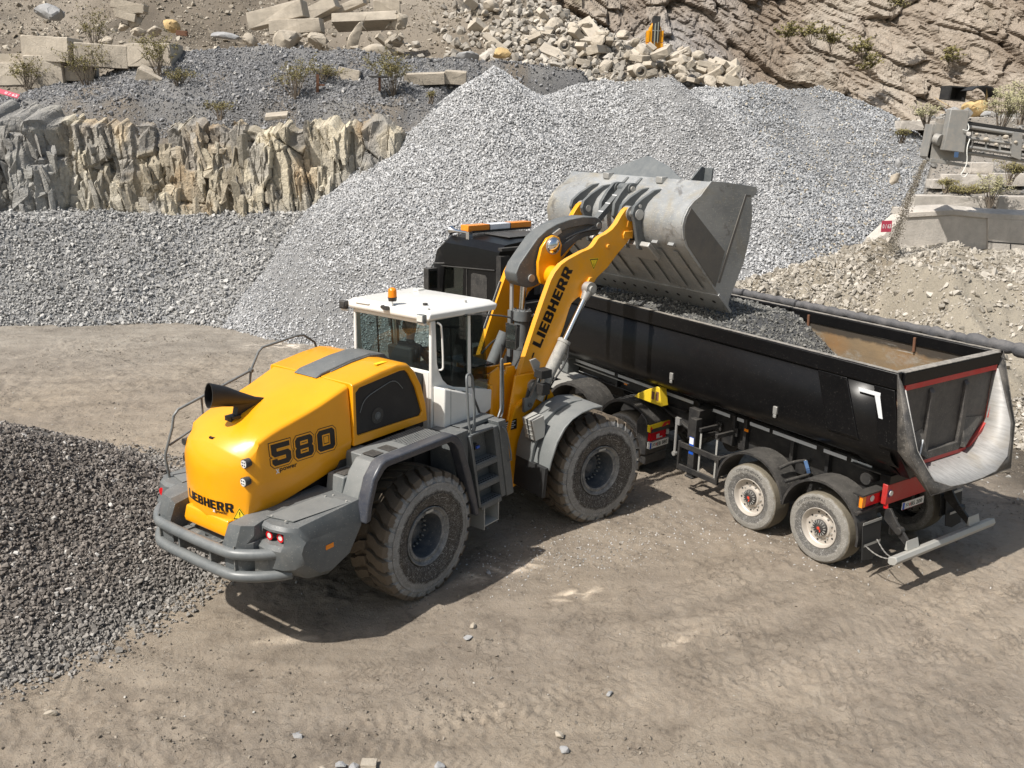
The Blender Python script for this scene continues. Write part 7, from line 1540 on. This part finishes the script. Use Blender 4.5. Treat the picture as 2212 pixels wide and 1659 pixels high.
# ================================================================ things in the quarry
def rockmesh(seed, n=16, size=(1, 1, 1), blocky=False, rough=.04):
    rng = random.Random(seed); bm = bmesh.new()
    if blocky:
        for x in (-.5, .5):
            for y in (-.5, .5):
                for z in (-.5, .5):
                    bm.verts.new(((x + rng.uniform(-.012, .012))*size[0], (y + rng.uniform(-.02, .02))*size[1], (z + rng.uniform(-.018, .018))*size[2]))
        for _ in range(0): bm.verts.new((rng.choice((-.5, .5))*size[0]*rng.uniform(.6, 1), rng.choice((-.5, .5))*size[1], rng.uniform(-.3, .5)*size[2]))
    else:
        for _ in range(n):
            v = Vector((rng.gauss(0, 1), rng.gauss(0, 1), rng.gauss(0, 1))).normalized()*rng.uniform(.88, 1.02); bm.verts.new((v.x*size[0]*.5, v.y*size[1]*.5, v.z*size[2]*.5))
    r = bmesh.ops.convex_hull(bm, input=bm.verts)
    bmesh.ops.delete(bm, geom=[g for g in r['geom_interior'] if isinstance(g, bmesh.types.BMVert)], context='VERTS')
    bmesh.ops.bevel(bm, geom=list(bm.edges), offset=min(size)*(.03 if blocky else .07), segments=1, affect='EDGES')
    bmesh.ops.triangulate(bm, faces=bm.faces)
    for _ in range(2):
        bmesh.ops.subdivide_edges(bm, edges=[e for e in bm.edges if e.calc_length() > max(size)*.16], cuts=1); bmesh.ops.triangulate(bm, faces=bm.faces)
    for v in bm.verts:
        v.co += Vector((rng.gauss(0, 1), rng.gauss(0, 1), rng.gauss(0, 1)))*rough*min(size)*(.16 if blocky else .35)
    me = bpy.data.meshes.new('rock'); bm.to_mesh(me); bm.free(); me.shade_smooth(); me.set_sharp_from_angle(angle=R(28)); return me
def rock(name, label, cat, px, py, Y, size, rot=(0, 0, 0), mat='concrete', seed=1, blocky=False, group=None):
    me = rockmesh(seed, 16, size, blocky); me.materials.append(M[mat]); o = bpy.data.objects.new(name, me); COL.objects.link(o)
    o.location = at(px, py, Y); o.rotation_euler = [R(a) for a in rot]; return tag(o, label, cat, group)
k_ = .0190
# big precast blocks on the bench, upper left
for px, py, w_, h_, lab, sd in ((114, 108, 2.05, .92, 'bright concrete block lying on top of the left end of the stacked row', 1), (106, 157, 1.5, 1.25, 'nearly square concrete block under the bright top block', 2), (226, 122, 2.05, .86, 'concrete block in the middle of the row behind the thin shrub', 3),
                                (333, 121, 1.98, .86, 'concrete block at the right end of the row, half behind a shrub', 4), (178, 160, 1.1, .55, 'low concrete block half buried by dark gravel', 5), (28, 131, 1.6, .45, 'thin concrete block against the left frame edge', 6), (26, 162, 1.7, .85, 'lowest concrete block against the left frame edge', 7)):
    rock('concrete_block', lab, 'concrete block', px, py, 37.2 + (.3 if h_ < .6 else 0), (w_*.95, 1.0, h_*.98), (0, 2.5 if sd in (1, 3) else -1, (-9, 4, 7, -8, 12, 3, -6)[sd - 1]), 'concrete', 50 + sd, True)
rock('concrete_slab', 'tilted concrete slab half buried in the dark gravel', 'concrete slab', 325, 168, 36.0, (.9, .6, .5), (20, 25, 10), 'concrete', 70, True)
rock('concrete_slab', 'flat pale slab perched on the cliff edge', 'concrete slab', 598, 250, 32.4, (.75, .7, .12), (12, -6, 8), 'boulder', 71, True)
rock('concrete_slab', 'buried pale slab beside the shrub on the dark bench', 'concrete slab', 755, 167, 35.9, (.8, .5, .6), (0, 10, 0), 'concrete', 72, True)
rock('concrete_slab', 'long pale slab lying near the peak of the grey heap', 'concrete slab', 918, 170, 36.2, (1.5, .5, .4), (10, -3, 0), 'boulder', 73, True)
rock('concrete_slab', 'short pale slab touching the flank of the grey heap', 'concrete slab', 985, 167, 36.4, (.8, .5, .45), (10, 3, 0), 'boulder', 74, True)
B2 = [('concrete_beam', 'longest concrete beam on top of the beam pile', 600, 33, 47, (2.9, .8, .75), (0, -12, -12), 'concrete', 1, 1), ('concrete_beam', 'concrete beam lying flat under the beam pile', 641, 58, 46.6, (2.5, .7, .62), (0, -3, -6), 'concrete', 2, 1), ('concrete_beam', 'leaning concrete beam behind the beam pile', 690, 22, 48, (2.0, .6, .6), (0, -24, -15), 'concrete', 3, 1),
      ('concrete_beam', 'thin beam pointing up right out of the beam pile', 735, 22, 48.6, (2.7, .6, .35), (0, -20, -10), 'concrete', 4, 1), ('concrete_slab', 'wide floor slab bridging the rubble right of the beams', 793, 47, 47.6, (3.2, 1.4, .42), (-14, -3, -4), 'concrete', 5, 1),
      ('boulder', 'tall pointed boulder standing upright in the rubble', 768, 78, 45.8, (.75, .6, 1.75), (0, 24, 0), 'boulder', 6, 0), ('boulder', 'big flat topped boulder in front of the beam pile', 623, 88, 45.6, (1.9, 1.2, 1.15), (0, 0, 10), 'boulder', 7, 0), ('boulder', 'round boulder right of the flat topped one', 686, 84, 45.6, (1.1, .9, .9), (0, 0, 0), 'boulder', 8, 0),
      ('boulder', 'boulder left of the beam pile', 540, 88, 45.6, (.9, .8, .85), (0, 0, 40), 'boulder', 9, 0), ('boulder', 'long low white boulder on the bench road', 486, 79, 44.8, (1.75, .8, .42), (0, 4, 0), 'boulder_grey', 10, 0), ('concrete_block', 'squared cream block above the floor slab', 836, 17, 48.8, (1.3, .7, .62), (0, -2, 5), 'boulder', 11, 1),
      ('boulder', 'rounded brown boulder at the right end of the floor slab', 866, 46, 47, (1.2, .9, .85), (0, 10, 0), 'boulder', 12, 0), ('boulder', 'broad boulder on the rim of the dark gravel', 812, 116, 44.6, (1.7, 1.0, .95), (0, 0, 0), 'boulder', 13, 0), ('boulder', 'dark sided boulder with white top, upper left corner', 106, 28, 45.5, (1.6, 1.2, 1.0), (0, 3, 0), 'boulder_grey', 14, 0),
      ('boulder', 'ochre boulder behind the left shrub', 372, 55, 45.4, (.9, .8, 1.0), (0, 0, 0), 'boulder_ochre', 15, 0), ('boulder', 'pale boulder just left of the ochre one', 338, 66, 45.2, (1.0, .8, .5), (0, -20, 0), 'boulder', 16, 0), ('boulder', 'ochre boulder on the rim above the heap peak', 1082, 116, 44.5, (1.05, .8, .62), (0, 0, 0), 'boulder_ochre', 17, 0),
      ('boulder', 'grey veined boulder left of the ochre rim boulder', 1012, 122, 44.4, (1.25, .8, .5), (0, 5, 0), 'boulder_grey', 18, 0), ('boulder', 'small boulder standing near the top left boulder', 230, 90, 44.5, (.8, .6, .6), (0, 0, 0), 'boulder', 19, 0), ('boulder', 'boulder low at the edge of the dark bench', 408, 117, 42, (.9, .6, .4), (0, 0, 0), 'boulder', 20, 0)]
for nm, lab, px, py, Y, sz_, rt, mt, sd, bl in B2: rock(nm, lab, nm.replace('_', ' '), px, py, Y, sz_, rt, mt, 100 + sd, bool(bl))
for k, (px, py, w_, h_) in enumerate(((280, 14, 66, 15), (283, 24, 60, 14), (276, 35, 40, 14), (290, 48, 46, 24), (265, 58, 30, 18), (300, 66, 40, 26))):
    rock('boulder', 'flat stone in the small cairn on the brown slope', 'boulder', px, py, 46.5, (w_*.0235, .6, h_*.026), (0, random.Random(k).uniform(-15, 15), 0), 'boulder', 300 + k, k < 3, 'stones of the small cairn')
rock('brick', 'small rusty red brick on the bench road', 'brick', 393, 72, 44.8, (.5, .3, .22), (0, 3, 10), 'rust', 401, True)
# chunks of the concrete tip: shapes made once, then copied
rr = random.Random(77); base = []
for k in range(10): me = rockmesh(500 + k, 14, (1, .7 if k % 2 else .9, .34 if k % 2 else .75), bool(k % 2)); me.materials.append(M['concrete'] if k % 3 else M['boulder']); base.append(me)
cnt = 0
for k in range(150):
    if k < 95:
        t = rr.random(); px = 1035 + 560*t + rr.gauss(0, 16); py = (-5 + 182*max(0, (t - .12))**1.02 + rr.uniform(0, 1)*(95*(1 - t)**.6 + 28)) ; py = min(py, 128 + 55*t); Y = 46.5 + 6*(1 - (py/180))
    else:
        px = rr.uniform(560, 905); py = rr.uniform(70, 128); Y = 46
        if 735 < px < 800 and py < 110: continue
    s_ = rr.uniform(.45, 1.15) if k < 95 else rr.uniform(.25, .6)
    o = bpy.data.objects.new('rubble_chunk', base[k % 10]); COL.objects.link(o); P_ = at(px, py, Y); gz_ = float(scree(np.array([P_.x]), np.array([P_.y]))[0])
    o.location = (P_.x, P_.y, max(P_.z, gz_)); o.rotation_euler = (rr.uniform(-.7, .7), rr.uniform(-.7, .7), rr.uniform(0, 6)); o.scale = (s_*rr.uniform(.9, 1.6), s_, s_*rr.uniform(.8, 1.2))
    if k < 95: tag(o, 'pale broken chunk in the concrete tip sloping down behind the grey heap', 'rubble chunk', 'chunks of the concrete tip')
    else: tag(o, 'pale rubble chunk scattered around the beam pile', 'rubble chunk', 'chunks around the beam pile')
for px, py, lab in ((1218, 96, 'short concrete pipe lying end on in the tip'), (1382, 152, 'broken concrete pipe half sunk in the tip')):
    b = MB(); b.ring((0, -.3, 0), (0, .3, 0), .27, .15, 24); o = b.build('concrete_pipe', M['concrete'], None, bevel=.02); o.location = at(px, py, 44.5); o.rotation_euler = (.3, .2, .2); tag(o, lab, 'pipe')
# excavator arm showing above the tip
p = at(1412, 110, 70); EX = empty('excavator', p, .1, 'yellow excavator boom sticking up above the rubble, seen end on', 'excavator'); mpx = 70/1981
b = MB(); b.prism([(-.38, -1.2), (.30, -1.2), (.42, 0), (.50, .9), (.42, 1.5), (.2, 1.9), (-.2, 1.9), (-.42, 1.5), (-.5, .9), (-.42, 0)], -.25, .25, m=M['yellow']); b.build('boom', None, EX, bevel=.04)
b = MB(); b.bb((-.58, -.3, .55), (-.42, .3, 1.35), M['yellow']); b.bb((.42, -.3, .55), (.58, .3, 1.35), M['yellow']); b.bb((-.62, -.33, .2), (-.30, .3, .5), M['yellow']); b.bb((.30, -.33, .2), (.6, .3, .5), M['yellow']); b.build('boom_bracket', None, EX, bevel=.02)
b = MB(); b.bb((-.26, -.42, .6), (.26, -.27, 2.3), M['plastic']); b.cyl((-.1, -.45, .3), (-.1, -.45, 1.8), .07, m=M['chrome']); b.cyl((.12, -.45, .5), (.12, -.45, 1.9), .05, m=M['chrome']); b.bb((-.3, -.45, 1.30), (.3, -.40, 1.36), M['steel']); b.bb((-.22, -.3, 1.9), (.22, .1, 2.2), M['rubber']); b.build('hydraulics', None, EX)
# concrete walls, right
def wallobj(name, label, pts, Y, depth, cat, mat='concrete_wall', yaw=0.):
    P = [at(a, c, Y) for a, c in pts]; o0 = P[0]; b = MB(); n = len(P)
    b.prism([(q.x - o0.x, q.z - o0.z) for q in P], 0, depth); o = b.build(name, M[mat], None, bevel=.03); o.location = o0; o.rotation_euler = (0, 0, yaw); return tag(o, label, cat)
wl = wallobj('concrete_wall', 'big pale concrete retaining wall behind the brown rubble heap', [(1890, 560), (1893, 520), (1950, 468), (2000, 462), (2060, 462), (2133, 470), (2133, 640), (1890, 640)], 28.8, .9, 'wall')
w2_ = wallobj('concrete_wall', 'darker panelled concrete wall at the right frame edge', [(2134, 470), (2240, 478), (2330, 486), (2330, 680), (2134, 680)], 28.75, .9, 'wall')
o0 = at(2134, 470, 28.75)
b = MB(); 
for a, c in (((2134, 522), (2330, 536)), ((2183, 527), (2181, 680))):
    p, q = at(*a, 28.75), at(*c, 28.75); d_ = Vector((q.z - p.z, 0, p.x - q.x)).normalized()*.018; b.add([Vector((v.x - o0.x, yy, v.z - o0.z)) + d_*k for yy in (-.006, .01) for v, k in ((p, -1), (q, -1), (q, 1), (p, 1))], [(0, 1, 2, 3), (7, 6, 5, 4), (0, 4, 5, 1), (1, 5, 6, 2), (2, 6, 7, 3), (3, 7, 4, 0)])
b.build('panel_joint', M['rubber'], w2_)
capm = MB(); P = [at(a, c, 28.75) for a, c in ((1958, 462), (2060, 458), (2140, 462), (2240, 470), (2330, 478))]; rings = []
for k, q in enumerate(P): rings.append([(q.x, q.y + dy, q.z + dz + .03*math.sin(k*2.3)) for dy, dz in ((.0, -.12), (0, .04), (.45, .16), (1.1, .12), (1.3, -.1))])
capm.loft(rings); o = capm.build('wall_coping', M['concrete_wall'], None, bevel=.02); tag(o, 'rough mortar coping running along the retaining walls', 'coping')
L_ = [('ledge_wall', 'long pale ledge wall just above the retaining wall', 1968, 423, 2134, 458, 31.5), ('ledge_wall', 'short ledge wall at the right frame edge under the weeds', 2150, 425, 2300, 460, 31.6), ('concrete_block', 'wide pale block below the conveyor head', 2040, 378, 2140, 404, 33), ('concrete_block', 'squared block right under the conveyor frame', 2090, 352, 2135, 374, 33.6), ('concrete_block', 'low block between weeds left of the wide pale block', 2008, 388, 2038, 406, 33), ('ledge_wall', 'brown ledge wall below the gravel mound', 1942, 262, 2010, 280, 37), ('ledge_wall', 'brown ledge wall behind the conveyor motor', 2085, 255, 2212, 275, 37.4), ('concrete_block', 'grey block near the right frame edge above the weeds', 2140, 375, 2212, 400, 33.2)]
for k, (nm, lab, x0, y0, x1, y1, Y) in enumerate(L_):
    m_ = Y/1981*1.03; rock(nm, lab, nm.replace('_', ' ').replace('ledge ', ''), (x0+x1)/2, (y0+y1)/2, Y, ((x1-x0)*m_, .6, (y1-y0)*m_), (0, -.5, 0), 'concrete_wall', 600 + k, True)
R3 = [('boulder', 'white pointed boulder standing on the gravel mound', 2000, 204, 38.5, (.65, .5, 1.15), (0, 8, 0), 'boulder_grey', 1), ('boulder', 'big round cream boulder under a rubber mat', 2108, 214, 38, (1.25, 1.0, .95), (0, 0, 0), 'boulder_ochre', 2), ('boulder', 'angular grey boulder before the black bin', 2060, 225, 37.6, (.8, .6, .55), (0, 10, 0), 'boulder_grey', 3), ('boulder', 'flat grey stone right of the round boulder', 2135, 232, 37.6, (.62, .5, .3), (0, -10, 0), 'boulder_grey', 4), ('boulder', 'white stone low beside the falling stream', 1932, 385, 30.5, (.35, .3, .55), (0, 20, 0), 'boulder', 5), ('boulder', 'white stone by the heap edge above the wall', 1942, 352, 31.5, (.3, .3, .5), (0, 10, 0), 'boulder_grey', 6)]
for nm, lab, px, py, Y, sz_, rt, mt, sd in R3:
    o = rock(nm, lab, 'boulder', px, py, Y, sz_, rt, mt, 700 + sd)
    if Y > 35: o.location.z = float(rbank(np.array([o.location.x]), np.array([o.location.y]))[0]) + sz_[2]*.40
p = at(2112, 200, 38); b = MB(); pr = [(math.cos(a)*.62, math.sin(a)*.45) for a in [2.5 - k*.27 for k in range(10)]]; b.prism(pr + [(x*.92, z*.9) for x, z in reversed(pr)], -.5, .5); o = b.build('rubber_mat', M['rubber'], None); o.location = (p.x, p.y, p.z - .20); tag(o, 'black rubber mat draped over the round boulder', 'rubber mat')
p = at(2059, 202, 38.6); b = MB(); b.bb((-.38, -.3, -.3), (.38, -.25, -.25)); b.bb((-.38, -.3, .22), (.38, .3, .27)); b.bb((-.38, -.3, -.25), (-.31, .3, .22)); b.bb((.31, -.3, -.25), (.38, .3, .22)); b.bb((-.31, .25, -.25), (.31, .3, .22)); o = b.build('steel_bin', M['black_dull'], None); o.location = p; o.rotation_euler = (0, .05, .2); tag(o, 'open black steel bin on the bank behind the conveyor', 'bin')
# conveyor
CV = empty('conveyor', at(2060, 330, 27.5), 0, 'grey steel conveyor head dropping gravel, right frame edge', 'conveyor'); o0 = CV.location
def q(px, py, dy=0): v = at(px, py, 27.5 + dy); return (v.x - o0.x, v.y - o0.y, v.z - o0.z)
gs = M['cvsteel'] = paint('dusty_grey_steel', (.26, .26, .25), .5, .2, dust=.8, dcol=(.38, .34, .29), dscale=6, up=False, speck=.3)
def quad(b, pts, dep, y=0, m=None):
    P = [Vector(q(*p)) for p in pts]; n = len(P); b.add([(v.x, v.y + y, v.z) for v in P] + [(v.x, v.y + y + dep, v.z) for v in P], [tuple(range(n)), tuple(range(2*n - 1, n - 1, -1))] + [(i, n + i, n + (i + 1) % n, (i + 1) % n) for i in range(n)], m)
b = MB(); quad(b, [(2046, 236), (2085, 238), (2075, 330), (2030, 324)], .30, -.25, gs); b.build('gearbox_cover', None, CV, bevel=.02)
b = MB(); quad(b, [(2025, 265), (2040, 268), (2108, 300), (2100, 350), (2005, 345), (2015, 300)], .04, .10, gs); quad(b, [(2005, 338), (2018, 268), (2023, 268), (2012, 345)], .5, .1, gs); quad(b, [(2012, 342), (2096, 356), (2096, 362), (2010, 350)], .4, 0, gs); b.build('head_plate', None, CV, bevel=.005)
b = MB(); b.cyl(q(2083, 240, .1), q(2093, 250, .1), .14, n=16, m=M['plateblue2'] if 'plateblue2' in M else gs); b.cyl(q(2020, 300, .1), q(2032, 303, -.05), .16, n=16, m=gs); b.build('motor', None, CV)
b = MB()
for (a, c, dy) in (((2090, 274), (2240, 296), 0), ((2090, 298), (2240, 318), 0), ((2092, 318), (2240, 340), 0), ((2090, 280), (2240, 300), 1.0), ((2090, 330), (2240, 352), .1)): b.cyl(q(*a, dy), q(*c, dy), .055, n=8, m=gs)
for k in range(5): b.cyl(q(2100 + k*30, 284 + k*4), q(2100 + k*30, 322 + k*4), .03, n=6, m=gs)
quad(b, [(2186, 285), (2206, 288), (2202, 345), (2182, 338)], .1, -.08, gs)
b.build('truss', None, CV)
b = MB(); quad(b, [(2095, 262), (2240, 284), (2240, 290), (2095, 268)], .9, .05, M['rubber']); quad(b, [(2095, 306), (2240, 330), (2240, 334), (2095, 310)], .9, .05, M['rubber']); b.build('belt', None, CV)
b = MB(); b.tube([q(2088, 262, -.2), q(2094, 275, -.25), q(2090, 284, -.3), q(2080, 280, -.3)], .015, 6, M['platewhite'], 2); b.tube([q(2095, 300, -.2), q(2088, 320, -.3), q(2090, 350, -.3), q(2082, 368, -.3), q(2074, 378, -.3), q(2084, 384, -.3), q(2090, 374, -.3)], .015, 6, M['platewhite'], 2); b.build('cable', None, CV)
b = MB(); 
for k in range(6):
    c = Vector(q(2110 + k*21, 290 + (k % 3)*9 + k*2, -.08)); b.sphere(c, .06 + .03*(k % 2), M['concrete'], 7, 5, (1, .8, .7))
b.build('clod', None, CV)
b = MB(); b.bb((0, 0, 0), (.10, .05, .15), M['bristle']); o = b.build('switch_box', None, CV); o.location = q(2062, 340, -.3)
n = 2600; t = rg.random(n)**.8; a_, c_ = at(2000, 345, 27.4), at(1922, 545, 26.6); xx = a_.x + (c_.x - a_.x)*t + rg.normal(0, .03 + .07*t, n); yy = a_.y + (c_.y - a_.y)*t + rg.normal(0, .08, n); zz = a_.z + (c_.z - a_.z)*(.25*t + .75*t**1.25); xx = xx + .0
o = mesh_arrays('falling_stream', stones(np.stack([xx, yy, zz], 1), .02 + .035*rg.random(n), stonecols(n, rg, (.16, .14, .11), (.30, .27, .22)), 0, 31), [M['stone']]); tag(o, 'brown stream of fine gravel falling from the conveyor', 'gravel', kind='stuff')
# signs
b = MB(); b.bb((-.16, -.01, -.17), (.16, .01, .17), M['signred'] if 'signred' in M else M.setdefault('signred', flat('faded_red_sign', (.45, .05, .09), .5))); o = b.build('sign', None, None, bevel=.004); o.location = at(1915, 489, 27.9); o.rotation_euler = (0, -.03, .1); tag(o, 'small dark red 0/63 grain size sign at the heap edge', 'sign')
lettering('lettering', '0 / 63', M['whitetext'], o, (-.13, -.012, -.06), (1, 0, 0), (0, 0, 1), .13, .26, .02)
b = MB(); b.bb((-.37, -.012, -.12), (.37, .012, .12), M['signpink'] if 'signpink' in M else M.setdefault('signpink', flat('faded_pink_sign', (.52, .09, .13), .6))); o = b.build('sign', None, None, bevel=.004); o.location = at(17, 202, 34.3); o.rotation_euler = (-.9, .28, .1); tag(o, 'faded red sign lying on the bench, left frame edge', 'sign')
lettering('lettering', '0 / 63', M['whitetext'], o, (-.1, -.014, -.07), (1, 0, 0), (0, 0, 1), .13, .42, .01)
b = MB(); b.bb((-.05, -.05, -.38), (.05, .05, .32)); b.bb((.05, -.04, -.06), (.25, .04, .0)); o = b.build('steel_post', M['rust'], None); o.location = at(686, 181, 35); o.rotation_euler = (.1, .05, .2); tag(o, 'rusty steel post stub sticking out of the dark bench', 'post')
b = MB(); b.bb((-.04, -.04, -.2), (.04, .04, .25), M['rust']); b.bb((-.35, -.3, .26), (.3, .3, .31), M['black_dull']); o = b.build('steel_post', None, None); o.location = at(820, 184, 34.8); tag(o, 'rusty post carrying a small plate beside the big shrub', 'post')
# shrubs
def shrub(px, py, Y, h_, w_, label, seed, leafn=900, mat='leaf', lean=0., lsz=.055):
    if Y < 60 and mat == 'leaf': h_ *= .8
    rng = random.Random(seed); root = at(px, py, Y); o = empty('shrub', root, 0, label, 'shrub'); b = MB(); tips = []
    for k in range(14):
        a = rng.uniform(0, 6.28); r_ = rng.uniform(.1, 1)*w_/2; hh = h_*rng.uniform(.5, 1); p0 = Vector((rng.uniform(-.08, .08), rng.uniform(-.08, .08), -.15)); p2 = Vector((r_*math.cos(a) + lean*hh, r_*math.sin(a)*.7, hh)); p1 = p0.lerp(p2, .5) + Vector((rng.uniform(-.1, .1), rng.uniform(-.1, .1), .12))
        b.tube([p0, p1, p2], [.018, .011, .005], 5)
        for _ in range(5):
            t = rng.uniform(.35, 1); s_ = p1.lerp(p2, (t - .35)/.65); e = s_ + Vector((rng.gauss(0, .16)*w_, rng.gauss(0, .12)*w_, rng.uniform(.02, .3)*h_*.6)); b.tube([s_, e], [.006, .003], 4); tips.append((s_, e))
    b.build('branches', M['twig'], o, smooth=False)
    vs = []; fs = []
    for _ in range(int(leafn*1.5)):
        s_, e = rng.choice(tips); c = s_.lerp(e, rng.uniform(0, 1.1)) + Vector((rng.gauss(0, .035), rng.gauss(0, .035), rng.gauss(0, .035))); u = Vector((rng.gauss(0, 1), rng.gauss(0, 1), rng.gauss(0, 1))).normalized(); v = u.orthogonal().normalized(); z_ = rng.uniform(.6, 1.3)*lsz
        i = len(vs); vs += [c - u*z_*.5, c + v*z_*.3, c + u*z_*.5, c - v*z_*.3]; fs.append((i, i+1, i+2, i+3))
    l = MB(); l.add(vs, fs); l.build('foliage', M[mat], o, fixn=False, smooth=False)
SH = [(188, 190, 36.3, 2.3, 1.7, 'thin shrub in front of the left concrete blocks', 1, 900), (60, 192, 36.2, 1.5, 1.6, 'sparse shrub before the blocks at the left frame edge', 2, 700), (345, 165, 36.0, 2.0, 1.9, 'shrub in front of the right concrete block', 3, 1100), (385, 190, 35.2, .9, 1.4, 'low straggly shrub on the dark gravel', 4, 500), (205, 110, 41, 2.2, 1.6, 'taller shrub behind the left concrete blocks', 5, 700), (640, 210, 34.8, 1.7, 1.6, 'leaning shrub behind the perched pale slab', 6, 800), (700, 180, 35.6, .9, 2.2, 'wide flat shrub near the rusty post', 7, 700), (850, 205, 34.9, 2.1, 1.9, 'densest shrub left of the grey heap peak', 8, 1500), (475, 250, 33.3, .7, 1.1, 'small weed clump on the cliff rim', 9, 350), (930, 215, 34.6, .35, .4, 'tiny yellow green tuft beside the heap flank', 10, 150)]
for a in SH: shrub(*a)
SH2 = [(2160, 285, 33.0, 1.5, 2.0, 'pale leafy bush behind the conveyor belt', 21, 2200), (2205, 260, 34.5, 1.5, 1.6, 'pale leafy bush cut by the right frame edge', 22, 1600), (2000, 270, 33.8, .75, 1.1, 'weed clump left of the gearbox', 23, 700), (2085, 425, 31.6, .5, 1.7, 'low weeds along the pale block', 24, 900), (2140, 440, 31.0, .95, 1.1, 'upright weeds between the two ledge walls', 25, 900), (2180, 390, 32, .8, 1.4, 'weeds below the conveyor truss', 26, 900), (1950, 300, 32.5, .4, .8, 'small weeds at the edge of the grey heap', 27, 300), (2045, 408, 31.8, .45, 1.0, 'weed patch on the ledge left of the pale block', 28, 500)]
for a in SH2: shrub(*a, mat='leaf_pale' if a[6] in (21, 22, 23, 25) else 'leaf')
for k, (px, py) in enumerate(((1750, 95), (1795, 110), (1860, 130), (1930, 30), (2190, 8), (1700, 95), (2050, 150), (1880, 165))):
    shrub(px, py, 88 if k != 4 else 95, 2.0, 2.6, ['dark bush on a ledge of the far rock face', 'dark bush right of the first one on the rock face', 'low bush in the green hollow of the rock face', 'lone bush high on the rock face', 'green bush at the top right corner', 'bush left of the dark ledge bush', 'small bush low on the right part of the rock face', 'bush beneath the green hollow of the rock face'][k], 40 + k, 500, lsz=.22)
# stray stones near the bottom of the picture
for k, (px, py, s_, lab, bl) in enumerate(((797, 1651, .15, 'pale brick piece at the bottom edge of the yard', 1), (765, 1655, .17, 'pale stone left of the brick piece', 0), (735, 1650, .15, 'second pale stone left of the brick piece', 0), (700, 1656, .14, 'leftmost pale stone of the bottom edge row', 0), (950, 1654, .17, 'pale stone right of the brick piece', 0), (643, 1584, .15, 'flat white stone lying alone in the lower left mud', 0), (1022, 1353, .15, 'muddy white lump in the middle of the yard', 0), (1012, 1377, .16, 'larger muddy lump just below the white one', 0), (1317, 1495, .12, 'lone white stone right of the yard centre', 0), (1207, 1590, .15, 'brownish stone in the lower yard', 0), (1218, 1623, .16, 'white crumbled lump in the lower yard', 0), (1055, 1236, .13, 'grey stone beside the loader shadow edge', 0), (108, 1536, .17, 'pale flat stone in the lower left corner', 0), (2045, 1095, .28, 'grey stone lying in the dark yard behind the trailer', 0), (2103, 1120, .2, 'small stone near the right frame edge', 0))):
    d = at(px, py, 10); t = (CAMH - .03)/(CAMH - d.z); x, y = d.x*t, d.y*t
    me = rockmesh(900 + k, 12, (s_, s_*.7, s_*.5), bool(bl)); me.materials.append(M['boulder_grey'] if k % 3 else M['boulder']); o = bpy.data.objects.new('stone', me); COL.objects.link(o)
    o.location = (x, y, float(groundz(np.array([x]), np.array([y]))[0]) + s_*.12); o.rotation_euler = (0, 0, k*1.3); tag(o, lab, 'stone')
# ---- pieces that are parts of their own
for o in list(bpy.data.objects):
    nm = o.name.split('.')[0]
    if o.type == 'MESH' and o.parent is not None and nm in ('wear_plate', 'wear_strip', 'tread_plate', 'underride_arm', 'stop_block', 'stopper', 'anti_slip_pad', 'reflective_strip', 'clasp', 'side_marker', 'guard_arm', 'landing_leg', 'tarp_hook', 'gate_rib', 'fender_stay', 'hinge', 'pivot_cap', 'slot', 'hinge_lug', 'body_rib') and not o.children:
        split_loose(o)
